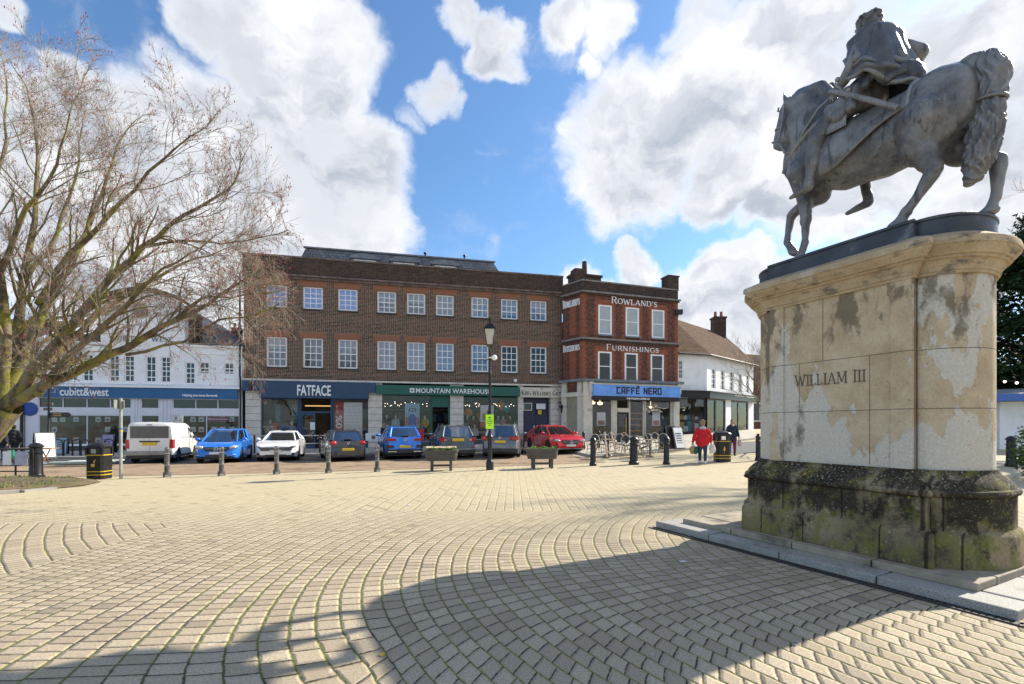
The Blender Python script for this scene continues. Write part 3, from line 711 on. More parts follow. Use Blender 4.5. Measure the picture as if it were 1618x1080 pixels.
def poster(name, label, cat, px0, px1, py0, py1, mat, texts=(), off=-.15, group=None):
    s0, s1 = FS(px0, off), FS(px1, off); z0, z1 = FZ((px0+px1)/2, py1, off), FZ((px0+px1)/2, py0, off)
    t = thing(name, label, cat, FO+FN*off, FRZ, group)
    MB().bx(s0, s1, 0, .02, z0, z1).build('panel', mat, t)
    for tx, h, fx, fz, m_, w_, rot in texts:
        o = btext('lettering', tx, h, m_, t, (s0+(s1-s0)*fx, -.004, z0+(z1-z0)*fz), 0, w_, .003, bold=.02)
        if rot: o.rotation_euler = (0, R(rot), 0)
    return t, s0, s1, z0, z1
poster('sale_banner', 'tall red banner with white 50% sale figures in the shop window', 'banner', 527.5, 541.5, 634.5, 700, M['pinks'], [('50%', .42, .58, .45, M['textw'], 1.25, -90), ('UP TO', .12, .35, .83, M['textw'], .5, -90)])
t, s0, s1, z0, z1 = poster('window_poster', 'white lettered poster beside the red sale banner in the shop window', 'poster', 543, 572.5, 635.5, 690, M['posterw'])
b = MB()
for i in range(9):
    z = z1-.25-i*(z1-z0-.4)/9
    n = 16; 
    for k in range(n):
        if (k*7+i*3) % 5: b.bx(s0+.1+(s1-s0-.2)*k/n, s0+.1+(s1-s0-.2)*(k+.55)/n, -.003, 0, z-.03, z+.03)
b.build('print_rows', pm('grey_print', (.45,.5,.52), .6), t)
# mannequins
M['mann'] = pm('mannequin_white', (.7,.68,.66), .5, 0, .03)
def mannequin(px, off, label, top, bot, h=1.75, zb=.4, arms=True):
    s = FS(px, off); p = FP(s, off, 0); t = thing('mannequin', label, 'mannequin', (p.x, p.y, zb), FRZ, 'mannequins in the shop windows')
    organic('body', [('e', (0,0,1.62), (.075,.09,.11)), ('c', (0,0,1.5), .05, (0,0,1.4), .06), ('c', (-.12,0,1.38), .07, (.12,0,1.38), .07), ('c', (0,0,1.3), .14, (0,0,1.0), .12), ('c', (-.08,0,.95), .1, (-.09,0,.05), .05), ('c', (.08,0,.95), .1, (.09,0,.05), .05)], M['mann'], t, .03, 4)
    organic('jacket', [('c', (-.15,0,1.36), .085, (.15,0,1.36), .085), ('c', (0,0,1.3), .17, (0,0,.95), .16), ('c', (-.2,0,1.34), .07, (-.27,.03,.95), .05), ('c', (.2,0,1.34), .07, (.27,.03,.95), .05)], top, t, .035, 4)
    if bot: organic('trousers', [('c', (0,0,.9), .15, (0,0,.85), .14), ('c', (-.08,0,.85), .11, (-.09,0,.2), .07), ('c', (.08,0,.85), .11, (.09,0,.2), .07)], bot, t, .035, 3)
    return t
fab = lambda n, c: pm(n, c, .9, 0, .15, 12)
CL = {k: fab('cloth_'+k, c) for k, c in dict(navy=(.02,.03,.07), red=(.30,.05,.05), stripe=(.35,.36,.38), blue=(.07,.13,.28), teal=(.02,.2,.25), must=(.42,.30,.03), pale=(.45,.6,.65), black=(.02,.02,.022), white=(.6,.6,.62), orange=(.55,.2,.04), maroon=(.16,.02,.04), pink=(.5,.2,.22), denim=(.03,.06,.12), grey=(.15,.15,.16)).items()}
mannequin(427, -.8, 'mannequin in navy jacket and red dress in the left navy shop window', CL['navy'], CL['red'])
mannequin(461, -.8, 'mannequin in striped knit jumper beside the navy shop door', CL['stripe'], CL['navy'], zb=.3)
def torso(px, off, py, label, mat, hang=False):
    s = FS(px, off); p = FP(s, off, FZ(px, py, off)); t = thing('hanging_jacket' if hang else 'display_torso', label, 'jacket' if hang else 'display', p, FRZ, 'clothes on show in the shop windows')
    organic('garment', [('c', (-.14,0,.25), .08, (.14,0,.25), .08), ('c', (0,0,.2), .16, (0,0,-.2), .15), ('c', (-.2,0,.22), .07, (-.28,.02,-.15), .05), ('c', (.2,0,.22), .07, (.28,.02,-.15), .05)], mat, t, .04, 3)
    MB().cyl((0, 0, -.3), (0, 0, -1.2) if not hang else (0, 0, .4), .02, .02, 6).build('stand' if not hang else 'hanger', M['steel'], t)
torso(437, -.7, 675, 'red checked jacket on a stand in the left navy shop window', CL['red']); torso(449, -.6, 677, 'pale blue jacket on a stand in the left navy shop window', CL['blue'])
for px, lab, c_ in ((439, 'left', (.10,.28,.34)), (465, 'right', (.12,.24,.28))):
    poster('window_poster', f'pale teal hanging panel at the {lab} of the navy shop display', 'poster', px-4, px+4, 638, 668, pm('teal_panel', c_, .7, 0, .4, 6), off=-1.6)
# --- green shop
GS = BH
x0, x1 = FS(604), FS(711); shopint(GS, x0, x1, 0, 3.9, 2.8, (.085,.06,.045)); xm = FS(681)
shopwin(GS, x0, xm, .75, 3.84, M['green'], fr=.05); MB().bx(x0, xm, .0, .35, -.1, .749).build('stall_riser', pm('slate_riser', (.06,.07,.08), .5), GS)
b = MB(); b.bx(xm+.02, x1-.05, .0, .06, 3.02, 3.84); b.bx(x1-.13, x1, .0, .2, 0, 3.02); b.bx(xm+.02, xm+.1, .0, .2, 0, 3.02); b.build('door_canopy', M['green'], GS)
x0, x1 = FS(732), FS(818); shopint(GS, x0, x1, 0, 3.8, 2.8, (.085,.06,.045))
shopwin(GS, x0, x1, .75, 3.78, M['green'], fr=.05); MB().bx(x0, x1, .0, .35, -.1, .749).build('stall_riser', pm('slate_riser', (.06,.07,.08), .5), GS)
rr = random.Random(5); b = MB()
for _ in range(46):
    px = rr.choice([rr.uniform(606, 678), rr.uniform(735, 815)]); off = -rr.uniform(.4, 2.4); z = 3.45-rr.random()*.35
    p = (FS(px, 0), -off, z); b.sph(p, .024, 6, 4)
b.build('spotlights', M['warmb'], GS)
# racks of clothes as coloured garments deep in the shop
for left in (True, False):
    cr = thing('clothes_rail', 'long rail of coloured jackets at the back of the '+('left' if left else 'right')+' green shop window', 'clothes rail', FP(FS(608 if left else 736, -2.1), -2.1, 0), FRZ, 'clothes rails in the outdoor shop')
    MB().tube([(0, 0, 2.9), (5, 0, 2.9)], [.02, .02], 6).build('rail', M['steel'], cr)
    for i in range(11):
        c_ = rr.choice(['orange', 'maroon', 'teal', 'navy', 'black', 'must', 'grey', 'blue', 'red']); x = .2+i*.42; z = rr.choice([1.3, 2.3])+rr.uniform(-.1, .1); y = -.2*(i % 2)
        organic('garment', [('c', (x-.14,y,z+.25), .08, (x+.14,y,z+.25), .08), ('c', (x,y,z+.2), .16, (x,y,z-.2), .15), ('c', (x-.2,y,z+.22), .07, (x-.26,y,z-.15), .05), ('c', (x+.2,y,z+.22), .07, (x+.26,y,z-.15), .05)], CL[c_], cr, .05, 2)
for px, off, lab, c_, c2 in ((611,-.9,'mannequin in black coat at the left edge of the green shop window','black','black'),(625,-.7,'mannequin in pale blue jacket left of the jacket poster','pale','navy'),(671,-.7,'mannequin in mustard coat right of the jacket poster','must','black'),
        (738,-.8,'mannequin in dark jacket at the left of the right green window','black','grey'),(748,-1.0,'mannequin in maroon jacket in the right green window','maroon','black'),(750,-.5,'child mannequin in white jacket low in the right green window','white','teal'),(787,-.8,'mannequin in grey coat in the right green window','grey','black'),(795,-.9,'mannequin in pink top in the right green window','pink','black'),(806,-.8,'mannequin in black jacket at the right of the right green window','black','maroon')):
    mannequin(px, off, lab, CL[c_], CL[c2], zb=.75 if 'child' not in lab else .1)
torso(740, -.9, 652, 'orange jacket hung high at the left of the right green window', CL['orange'], True); torso(792, -.9, 641, 'orange jumper hung high in the right green window', CL['orange'], True); torso(801, -.9, 645, 'dark teal coat hung high at the right of the green shop', CL['teal'], True)
t, s0, s1, z0, z1 = poster('window_poster', 'large pale blue poster with a blue jacket and £25 in the green shop window', 'poster', 640, 663, 637, 676, M['pblue'], [('£25', .28, .5, .74, M['textk'], .55, 0)])
b = MB(); cx_ = (s0+s1)/2
b.prism([(cx_-.28,-.012,z0+.1),(cx_+.28,-.012,z0+.1),(cx_+.28,-.012,z0+.75),(cx_+.1,-.012,z0+.98),(cx_-.1,-.012,z0+.98),(cx_-.28,-.012,z0+.75)], (0,.01,0)); b.build('picture', M['pblue2'], t)
b = MB(); b.bx(cx_-.46, cx_-.31, -.011, 0, z0+.15, z0+.75); b.bx(cx_+.31, cx_+.46, -.011, 0, z0+.15, z0+.75); b.build('picture_side', CL['pink'], t)
t, s0, s1, z0, z1 = poster('window_poster', 'tall white and red poster behind the street lamp in the green shop window', 'poster', 759, 780, 640, 675, M['posterw'])
b = MB(); b.bx(s0, s1, -.01, 0, z0, z0+.4); b.build('picture', pm('poster_orange', (.55,.1,.05), .5), t); MB().bx(s0+.15, s0+.45, -.012, 0, z0+.5, z0+1.0).build('picture_yellow', CL['must'], t); MB().bx(s0+.5, s0+.8, -.012, 0, z0+.5, z0+1.2).build('picture_grey', CL['navy'], t)
# --- navy doors
KD = BH
x0, x1 = FS(826), FS(869)
MB().bx(x0, x1, .32, .38, 0, 3.8).build('reveal', M['doornavy'], KD)
xm = (x0+x1)/2
for k, (p, q) in enumerate(((x0+.08, xm-.01), (xm+.01, x1-.08))):
    d = MB().bx(p, q, .24, .30, .3, 2.7); 
    for zz in ((.5, 1.2), (1.45, 2.5)): d.bx(p+.15, q-.15, .225, .241, *zz)
    d = d.build('door', M['doornavy'], KD, bevel=.01); MB().bx(q-.16 if k == 0 else p+.1, q-.08 if k == 0 else p+.18, .19, .22, 1.3, 1.75).build('handle', M['steel'], d)
shopwin(KD, x0+.1, x0+.75, 2.85, 3.4, M['wframe'], y=.2, fr=.04, name='top_light', glass=M['glassdk'])
tag(MB().bx(-.35,.35,0,.02,-.2,.2).build('notice_sign', M['posterw'], None, loc=FP(FS(855), -.05, 3.15), rz=FRZ), 'white notice above the navy double doors', 'sign')
tag(MB().bx(-.14,.14,0,.02,-.16,.16).build('warning_sign', M['yellow'], None, loc=FP(FS(853), -.04, 2.72), rz=FRZ), 'small yellow warning sign on the navy doors', 'sign')
tag(MB().cyl((0,0,0),(0,-.18,0),.12,.10,12).build('alarm_box', M['wframe'], None, loc=FP(FS(814), 0, 5.0), rz=FRZ), 'round white alarm box on the brick wall above the green sign', 'alarm box')
dp = MB().tube([(0,0,0),(0,0,4.6),(.0,-.1,4.9),(0,-.1,11.4)], [.06]*4, 8)
tag(dp.build('drainpipe', M['black'], None, loc=FP(L0-.12, .22, 0), rz=FRZ), 'black drainpipe between the white building and the brick building', 'drainpipe')
# ================================================================= WHITE SHOP BUILDING (left)
WB = thing('white_building', 'white painted two-storey building with curved gable behind the bare tree', 'building', FO, FRZ)
l0, lg0, lg1, l1 = FS(62), FS(159), FS(292), FS(383)
def Z(py, px): return FZ(px, py)
wz0, wz1 = Z(603, 210), Z(562, 210)
wl = [(105,123),(130,148),(172,189),(196,213),(230,247),(254,270)]
hs = [(FS(a), FS(c), wz0, wz1) for a, c in wl]
rw = [(292.5,308.5,606,572),(315,331,590,572),(354,370,591,573)]
hs2 = [(FS(a), FS(c), Z(p, a), Z(q, a)) for a, c, p, q in rw]
zf = 4.32; zp = Z(549, 340)
b = MB(); wall(b, l0, lg0, zf, Z(542, 110), hs[:2]); wall(b, lg0, lg1, zf, 8.55, hs[2:]); wall(b, lg1, l1, zf, zp, hs2)
# curved gable above
n = 14; gp_ = [(lg0, 0, 8.55)]+[(lg0+(lg1-lg0)*i/n, 0, 9.25+.75*math.sin(math.pi*i/n)**.8) for i in range(n+1)]+[(lg1, 0, 8.55)]
b.prism(gp_, (0, .4, 0))
b.poly([(l0, 0, 0), (l0, 0, Z(542, 110)), (l0, 9, Z(542, 110)), (l0, 9, 0)])
b.poly([(lg0, 0, zf), (lg0, 0, 9.2), (lg0, 8, 9.2), (lg0, 8, zf)]); b.poly([(lg1, 0, zf), (lg1, 8, zf), (lg1, 8, 9.2), (lg1, 0, 9.2)])
b.poly([(l0, 9, 0), (l0, 9, 6.3), (l1, 9, 6.3), (l1, 9, 0)])
b.build('wall', M['white'], WB)
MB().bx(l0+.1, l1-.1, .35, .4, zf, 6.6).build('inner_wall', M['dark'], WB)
b = MB(); pr = Vector((0, 0, 0))
for i in range(n):
    x0, x1 = lg0-.1+(lg1-lg0+.2)*i/n, lg0-.1+(lg1-lg0+.2)*(i+1)/n
    z0, z1 = [9.27+.75*math.sin(math.pi*t/n)**.8 for t in (i, i+1)]
    b.prism([(x0, -.12, z0), (x1, -.12, z1), (x1, -.12, z1+.2), (x0, -.12, z0+.2)], (0, .62, 0))
b.build('gable_coping', M['brickdd'], WB)
b = MB(); b.bx(lg1+.02, l1+.02, -.14, .3, zp, zp+.12); b.bx(lg1+.02, l1, -.06, 0, Z(560, 340), Z(558, 340)); b.bx(lg1+.7, l1-.3, -.03, 0, 5.1, 5.16)
b.build('cornice', M['wframe'], WB)
b = MB(); b.bx(l0-.05, lg0, -.14, .3, Z(542, 110), Z(542, 110)+.12); b.build('cornice', M['wframe'], WB)
for i, (a, c, z0, z1) in enumerate(hs): window(WB, a+.01, c-.01, z0, z1, y=.04, cols=2, rows=(2, 3) if i % 2 else (1, 3), meet=.45 if i % 2 else .2, fr=.06, glass=M['glassdk'])
for i, (a, c, z0, z1) in enumerate(hs2): window(WB, a+.01, c-.01, z0, z1, y=.04, cols=2, rows=(2, 2) if i == 0 else (1, 1), fr=.06, glass=M['glassdk'])
for a, c, p, q in rw[1:]: MB().bx(FS(a-3), FS(c+3), -.05, 0, Z(598, a), Z(596, a)).build('sill_moulding', M['wframe'], WB)
for a in (105, 172, 230): MB().bx(FS(a-4), FS(a+45), -.07, 0, wz0-.14, wz0-.04).build('sill_moulding', M['wframe'], WB)
# boarding lines on the gable
b = MB()
for i in range(7): z = 6.4+i*.42; b.bx(lg0+.02, lg1-.02, -.016, 0, z, z+.025)
b.build('boarding', M['white'], WB)
M['letterg'] = pm('faded_letters', (.20,.21,.23), .7)
serif('lettering', 'CUBITT & WEST', .36, M['letterg'], WB, ((FS(176)+FS(272))/2, -.02, Z(534, 225)), 0, FS(272)-FS(176), .14, .02)
b = MB()
for i in range(6): q = math.pi*i/5; 
b.lathe([(.42, 0), (.42, .06)], (0, 0, 0), 20, 0, Matrix.Translation((FS(222), .0, Z(490, 222))) @ Matrix.Rotation(R(90), 4, 'X'))
b.build('round_vent', M['lead'], WB)
b = MB(); zr = zp+.12
b.add([(lg1+.03, .4, zr), (l1, .4, zr), (l1, 6, zr), (lg1+.03, 6, zr), (lg1+.03, 3.2, zr+1.9), (l1-1.6, 3.2, zr+1.5)], [(0,1,5,4), (1,2,5), (2,3,4,5)])
b.build('roof', M['slate'], WB)
b = MB(); zl = Z(542, 110)+.1; b.add([(l0, .3, zl), (lg0-.02, .3, zl), (lg0-.02, 4.5, zl+1.7), (l0+1.5, 4.5, zl+1.7)], [(0,1,2,3)]); b.build('roof', M['tile'], WB)
b = MB(); x = FS(297, -.8); b.bx(lg1+.03, lg1+.42, .5, 1.4, zr, 8.7); b.bx(lg1+.0, lg1+.46, .45, 1.45, 8.7, 8.85); b.build('chimney', M['brickdd'], WB)
for px, z0, hh in ((374, zr+.75, .95), (312, zr+1.3, .5)):
    b = MB(); x = FS(px, -3.2); b.bx(x-.28, x+.28, 3.0, 3.6, z0, z0+hh); b.bx(x-.33, x+.33, 2.95, 3.65, z0+hh, z0+hh+.08)
    for k in (-.14, .14): b.cyl((x+k, 3.3, z0+hh+.08), (x+k, 3.3, z0+hh+.45), .10, .08, 8)
    b.build('chimney', M['brickdd'], WB)
# ground floor front
M['lav'] = pm('lavender_white_paint', (.74,.74,.82), .6, 0, .04, 2)
tz1, tz0, mz1, mz0 = Z(628.5, 220), Z(645.5, 220), Z(655, 220), Z(702, 220)
groups = [(60, 208, (137,), (99, 137, 174)), (222, 252, (), ()), (272, 379, (326,), (309, 344))]
holes = []
for a, c, _, _ in groups: holes += [(FS(a), FS(c), tz0, tz1), (FS(a), FS(c), mz0, mz1)]
l00 = FS(40); b = MB(); wall(b, l00, l1, -.2, zf, holes, rev=.12); b.poly([(l00, 0, -.2), (l00, 0, zf), (l00, 9, zf), (l00, 9, -.2)])
for px in (212, 216, 256, 262, 268): b.bx(FS(px)-.05, FS(px)+.05, -.05, 0, 0, zf)
for i in range(7): b.bx(FS(41), FS(57), -.012, 0, .3+i*.55, .32+i*.55)
b.build('shop_wall', M['lav'], WB)
b = MB(); b.bx(FS(60), FS(208), -.05, .02, .1, mz0-.06); b.bx(FS(272), FS(379), -.05, .02, .1, mz0-.06); b.build('stall_riser', pm('riser_grey', (.06,.065,.075), .6), WB)
b = MB(); b.bx(FS(60), FS(208), -.14, .0, mz0-.055, mz0-.003); b.bx(FS(272), FS(379), -.14, 0, mz0-.055, mz0-.003); b.build('sill', M['wframe'], WB)
shopint(WB, FS(58), FS(381), 0, 4.2, 3.0, (.14,.13,.12), (.2,.18,.15))
for a, c, mm, tt in groups:
    for zz, ml in (((mz0, mz1), mm), ((tz0, tz1), tt)):
        shopwin(WB, FS(a)+.005, FS(c)-.005, zz[0]+.002, zz[1]-.002, M['lav'], [FS(q) for q in ml], fr=.06, y=.02, glass=M['glasssh'] if zz[0] == mz0 else M['glassdk'])
f = thing('shop_sign', 'long blue fascia sign with white lower-case letters on the white building', 'shop sign', FO+FN*.02, FRZ)
M['cwblue'] = pm('blue_fascia', (.02,.12,.30), .5, 0, .06, 2)
zs0, zs1 = Z(629, 220), Z(612.5, 220)
MB().bx(FS(62), FS(377), -.2, 0, zs0, zs1).build('board', M['cwblue'], f)
MB().bx(FS(60), FS(381), -.3, 0, zs1+.003, zs1+.10).build('ledge', M['wframe'], f)
btext('lettering', 'cubitt&west', .50, M['textw'], f, ((FS(99)+FS(175.5))/2, -.205, (zs0+zs1)/2+.02), 0, FS(175.5)-FS(99), .02, bold=.015)
btext('slogan', 'Helping you move forwards', .20, M['textw'], f, ((FS(291)+FS(346))/2, -.205, (zs0+zs1)/2-.12), 0, FS(346)-FS(291), .012, bold=.03)
# property cards in the estate agent window
rr = random.Random(9); k = 0
for px in (86, 99, 120, 155, 170, 199, 305, 318, 338, 352, 366):
    for py in (662, 678, 695):
        if rr.random() < .2: continue
        poster('property_card', 'pale property card with small blue picture hung in the agency window', 'card', px-4.2, px+4.2, py-4, py+4, M['posterw'], off=-.35, group='property cards in the agency window')
        t = bpy.data.objects[-1] if False else None
for o in [o for o in bpy.data.objects if o.get('category') == 'card']:
    p = kids(o)[0]; xs_ = [v.co.x for v in p.data.vertices]; zs_ = [v.co.z for v in p.data.vertices]
    MB().bx(min(xs_)+.06, max(xs_)-.06, -.012, -.001, min(zs_)+.06, (min(zs_)+max(zs_))/2).build('picture', M['pblue2'] if rr.random() < .5 else M['pblue'], o)
poster('window_banner', 'magenta strip banner in the right window of the agency', 'banner', 327, 361, 658.5, 665, pm('magenta', (.30,.03,.2), .5), [('We let homes too!', .12, .5, .5, M['textw'], 1.1, 0)], off=-.12)
tag(MB().lathe([(.01, .04), (.36, .04), (.40, .02), (.40, 0), (.01, 0)], (0,0,0), 24, 0, Matrix.Rotation(R(90), 4, 'X')).build('wall_plaque', pm('plaque_blue', (.015,.06,.32), .4), None, loc=FP(FS(47.5), .02, Z(646, 47)), rz=FRZ), 'round blue plaque on the white wall at the left', 'plaque')
tag(MB().tube([(0,0,0),(0,0,5.3)], [.07]*2, 8).tube([(0,0,2.4),(.0,0,2.5)], [.1]*2, 8).build('drainpipe', M['black'], None, loc=FP(FS(36.5), .12, 0), rz=FRZ), 'black drainpipe at the left corner of the white building', 'drainpipe')
# building further left, behind the trunk
NB = thing('white_shop', 'white shop with tall dark windows seen behind the tree trunk at the left edge', 'building', FP(FS(36)-7, 0, 0), FRZ)
b = MB(); wall(b, 0, 7, 0, 6.5, [(1, 3, .8, 3.4), (3.4, 5.2, .8, 3.4), (5.5, 6.4, .2, 3.4), (1.2, 2.2, 4.4, 5.8), (4, 5, 4.4, 5.8)]); b.poly([(7,0,0),(7,9,0),(7,9,6.5),(7,0,6.5)]); b.build('wall', M['white'], NB)
MB().add([(-.2,-.2,6.5),(7.2,-.2,6.5),(7.2,4.5,8.8),(-.2,4.5,8.8)], [(0,1,2,3)]).build('roof', M['tile'], NB)
for h in [(1, 3, .8, 3.4), (3.4, 5.2, .8, 3.4), (5.5, 6.4, .2, 3.4), (1.2, 2.2, 4.4, 5.8), (4, 5, 4.4, 5.8)]: window(NB, h[0], h[1], h[2], h[3], y=.05, cols=2, rows=(1, 0), fr=.07, glass=M['glassdk'])
# ================================================================= RED BRICK CORNER BUILDING (coffee shop)
C1 = Vector((4.875, 32.5, 0)); C2 = Vector((12.37, 34.95, 0)); C0 = Vector((3.67, 33.95, 0))
RE = (C2-C1).normalized(); RRZ = math.atan2(RE.y, RE.x); RL = (C2-C1).length
RB = thing('red_brick_building', "three-storey red brick corner building with white serif letters above the coffee shop", 'building', C1, RRZ)
RN = Vector((RE.y, -RE.x, 0))
def rs(px, off=0):
    k = (px-809)/FPX; o = C1+RN*off; return (k*o.y-o.x)/(RE.x-k*RE.y)
def rz2(px, py, off=0):
    Y = (C1+RN*off+RE*rs(px, off)).y; return CAMH-(py-HOR)/FPX*Y
# window rects from crop: top row, bottom row
tw = [(945, 967), (988.3, 1010), (1029.6, 1050)]; bw_ = [(944.6, 966.8), (986.8, 1008), (1027.8, 1049)]
TZ = (rz2(998, 531.5), rz2(998, 485.5)); BZ = (rz2(998, 603), rz2(998, 557.5))
holes = [(rs(a), rs(c), *TZ) for a, c in tw]+[(rs(a), rs(c), *BZ) for a, c in bw_]
zc, zp2 = rz2(920, 461), rz2(920, 443); zb = rz2(920, 534); zs = rz2(920, 602)
b = MB(); wall(b, 0, RL, zs, zc, holes); b.poly([(RL, 0, 0), (RL, 9, 0), (RL, 9, zc), (RL, 0, zc)])
b.poly([(0, 9, 0), (0, 9, zc), (RL, 9, zc), (RL, 9, 0)])
b.build('wall', M['brickr'], RB)
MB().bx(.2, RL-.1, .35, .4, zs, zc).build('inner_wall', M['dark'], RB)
# orange quoin panels around the windows
b = MB()
for row, zz, up in ((tw, TZ, .42), (bw_, BZ, .42)):
    for a, c in row:
        x0, x1 = rs(a), rs(c)
        z = zz[0]-.25; k = 0
        while z < zz[1]+.3:
            e = .30 if k % 2 else .20; b.bx(x0-e, x0-.002, -.012, 0, z, z+.178); b.bx(x1+.002, x1+e, -.012, 0, z, z+.178); z += .18; k += 1
        b.prism([(x0-.15, -.02, zz[1]), (x1+.15, -.02, zz[1]), (x1+.25, -.02, zz[1]+.36), (x0-.25, -.02, zz[1]+.36)], (0, .02, 0))
z = zs; k = 0
while z < zc-.2: e = .34 if k % 2 else .22; b.bx(.0, e, -.012, 0, z, z+.178); b.bx(RL-e, RL+.01, -.012, 0, z, z+.178); z += .18; k += 1
b.build('brick_quoins', M['bricko2'], RB)
for i, (a, c) in enumerate(tw): window(RB, rs(a)+.01, rs(c)-.01, *TZ, y=-.005, cols=1, rows=(1, 1), fr=.13, glass=M['glassdk'] if 0 else pm('pale_pane', (.36,.43,.46), .15, 0, .08, 2, spec=.8), sill=M['lead'])
for i, (a, c) in enumerate(bw_): window(RB, rs(a)+.01, rs(c)-.01, *BZ, y=-.005, cols=1, rows=(1, 1), fr=.13, glass=M['glassdk'])
# chamfer side wall as part of the same building
CH = (C0-C1); CHL = CH.length
Mi = Matrix.Rotation(-RRZ, 4, 'Z') @ Matrix.Translation(-C1)
def chp(t, z, off=0):      # t 0 at front corner .. 1 at brick building
    nn = Vector((-(C1-C0).normalized().y*-1, 0, 0)); d = (C1-C0).normalized(); nrm = Vector((d.y, -d.x, 0))
    return Mi @ (C1+CH*t+nrm*off+Vector((0, 0, z)))
b = MB(); b.poly([chp(1, 0), chp(0, 0), chp(0, zc), chp(1, zc)]); b.build('side_wall', M['brickr'], RB)
b = MB()
for z0, z1 in ((8.15, 10.2), (4.6, 7.0)):
    b.prism([chp(.62, z0), chp(.32, z0), chp(.32, z1), chp(.62, z1)], tuple((Mi.to_3x3() @ (Vector(((C1-C0).normalized().y, -(C1-C0).normalized().x, 0))*.012))))
b.prism([chp(.12, zs), chp(0, zs), chp(0, zc-.02), chp(.12, zc-.02)], tuple((Mi.to_3x3() @ (Vector(((C1-C0).normalized().y, -(C1-C0).normalized().x, 0))*.013))))
b.build('blind_window', M['bricko2'], RB)
def band(z0, z1, o, mat, name, inner=0):
    b = MB(); xe = RL+o*.6
    ring = [chp(1, 0, o), Vector((-o*.45, -o, 0)), Vector((xe, -o, 0)), Vector((xe, 1.2, 0)), Vector((xe-.5, 1.2, 0)), Vector((RL-.3, .3, 0)), Vector((.2, .3, 0)), chp(1, 0, -.4)]
    b.prism([(p.x, p.y, z0) for p in ring], (0, 0, z1-z0)); return b.build(name, mat, RB)
cap = pm('stone_coping_grey', (.25,.23,.22), .8, 0, .25, 3, .2)
band(zc, zc+.10, .22, cap, 'cornice'); band(zc-.12, zc-.002, .12, M['brickdd'], 'cornice_brick'); band(zc+.102, zp2, .02, M['brickdd'], 'parapet'); band(zp2+.002, zp2+.09, .08, cap, 'coping')
band(zb-.04, zb+.07, .16, cap, 'string_course'); band(zb-.2, zb-.042, .08, M['brickdd'], 'string_brick')
# chequer pattern of dark squares on the parapet
b = MB(); q = 0
for i in range(int(RL/.22)):
    for j in range(3):
        if (i+j) % 2: b.bx(.1+i*.22, .1+i*.22+.11, -.032, -.02, zc+.16+j*.2, zc+.16+j*.2+.1)
b.build('parapet_pattern', M['blackp'], RB)
b = MB(); b.bx(RL-.85, RL+.05, -.05, .8, zp2+.092, zp2+1.0); b.bx(RL-.9, RL+.1, -.1, .85, zp2+1.0, zp2+1.1); b.build('chimney', M['brickdd'], RB)
b = MB(); p = chp(.45, 0, -.5); b.bx(p.x-.4, p.x+.4, p.y-.4, p.y+.4, zp2, zp2+1.05); b.build('chimney', M['brickdd'], RB)
b = MB(); b.bx(1.0, 3.4, 3.5, 4.5, zc, zp2+1.6); b.bx(.9, 3.5, 3.4, 4.6, zp2+1.6, zp2+1.75); b.cyl((2.2, 4, zp2+1.75), (2.2, 4, zp2+2.9), .22, .18, 10); b.cyl((1.3, 4, zp2+1.75), (1.3, 4, zp2+2.2), .13, .11, 8); b.build('chimney', M['brickdd'], RB)
b = MB(); b.add([(.6, 2, zp2-.3), (6.2, 2, zp2-.3), (6.2, 8, zp2-.3), (.6, 8, zp2-.3), (1.6, 4.2, zp2+.9), (5.2, 4.2, zp2+.75), (5.2, 6, zp2+.8), (1.6, 6, zp2+.9)], [(0,1,5,4),(1,2,6,5),(2,3,7,6),(3,0,4,7),(4,5,6,7)]); b.build('roof', M['slate'], RB)
def rtext(s, a, c, py, h, parent=RB, wt=.15): return serif('lettering', s, h, M['textw'], parent, ((rs(a)+rs(c))/2, -.03, rz2((a+c)/2, py)), 0, rs(c)-rs(a), wt, .05)
rtext("ROWLAND'S", 965, 1038.5, 477, .48); rtext('FURNISHINGS', 957, 1041, 550.5, .42)
chn = math.atan2((C1-C0).y, (C1-C0).x)-RRZ
for s, z, h in (("ROWLAND'S", CAMH+(674-478)/740*33.2, .56), ('INTERIORS', CAMH+(674-549)/740*33.2, .50)):
    o = serif('lettering', s, h, M['textw'], RB, (0, 0, 0), 0, 1.6, .12, .05); p = chp(.52, z, .03); o.location = (p.x, p.y, z); o.rotation_euler = (0, 0, chn)
# lead roof ledge and shopfront
band(zs-.02, zs+.16, .42, M['lead'], 'lead_ledge')
SF = RB
a0, a1 = rs(938.5), rs(1060); top = rz2(1000, 632, 0)
b = MB()
for x0, x1 in ((-.02, rs(934)), (rs(1062), RL+.0)): b.bx(x0, x1, -.22, .25, 0, zs-.03)
b.bx(-.02, RL, -.2, .2, top+.35, zs-.035); b.build('pilasters', M['cream'], SF, bevel=.01)
b = MB()
for px in (931, 1068): x = rs(px); b.bx(x-.16, x+.16, -.42, -.221, zs-.75, zs-.04); b.bx(x-.10, x+.10, -.34, -.221, zs-1.1, zs-.751)
b.build('brackets', M['cream'], SF, bevel=.02)
zb0 = .45
x0, x1 = rs(934)+.02, rs(1062)-.02
shopint(SF, x0, x1, .25, top+.3, 4.2, (.13,.115,.10), (.22,.15,.09))
P = [(x0, rs(968)), (rs(994.5), rs(1018)), (rs(1019), x1)]
for i, (a, c) in enumerate(P): shopwin(SF, a, c, 1.05 if i != 1 else .9, top+.3, M['cream'], fr=.09)
b = MB(); 
for i, (a, c) in enumerate(P): b.bx(a, c, .0, .3, 0, 1.045 if i != 1 else .895)
b.build('stall_riser', pm('dark_panel', (.05,.045,.04), .6), SF)
xa, xb = rs(975), rs(994); zt_ = rz2(985, 651)
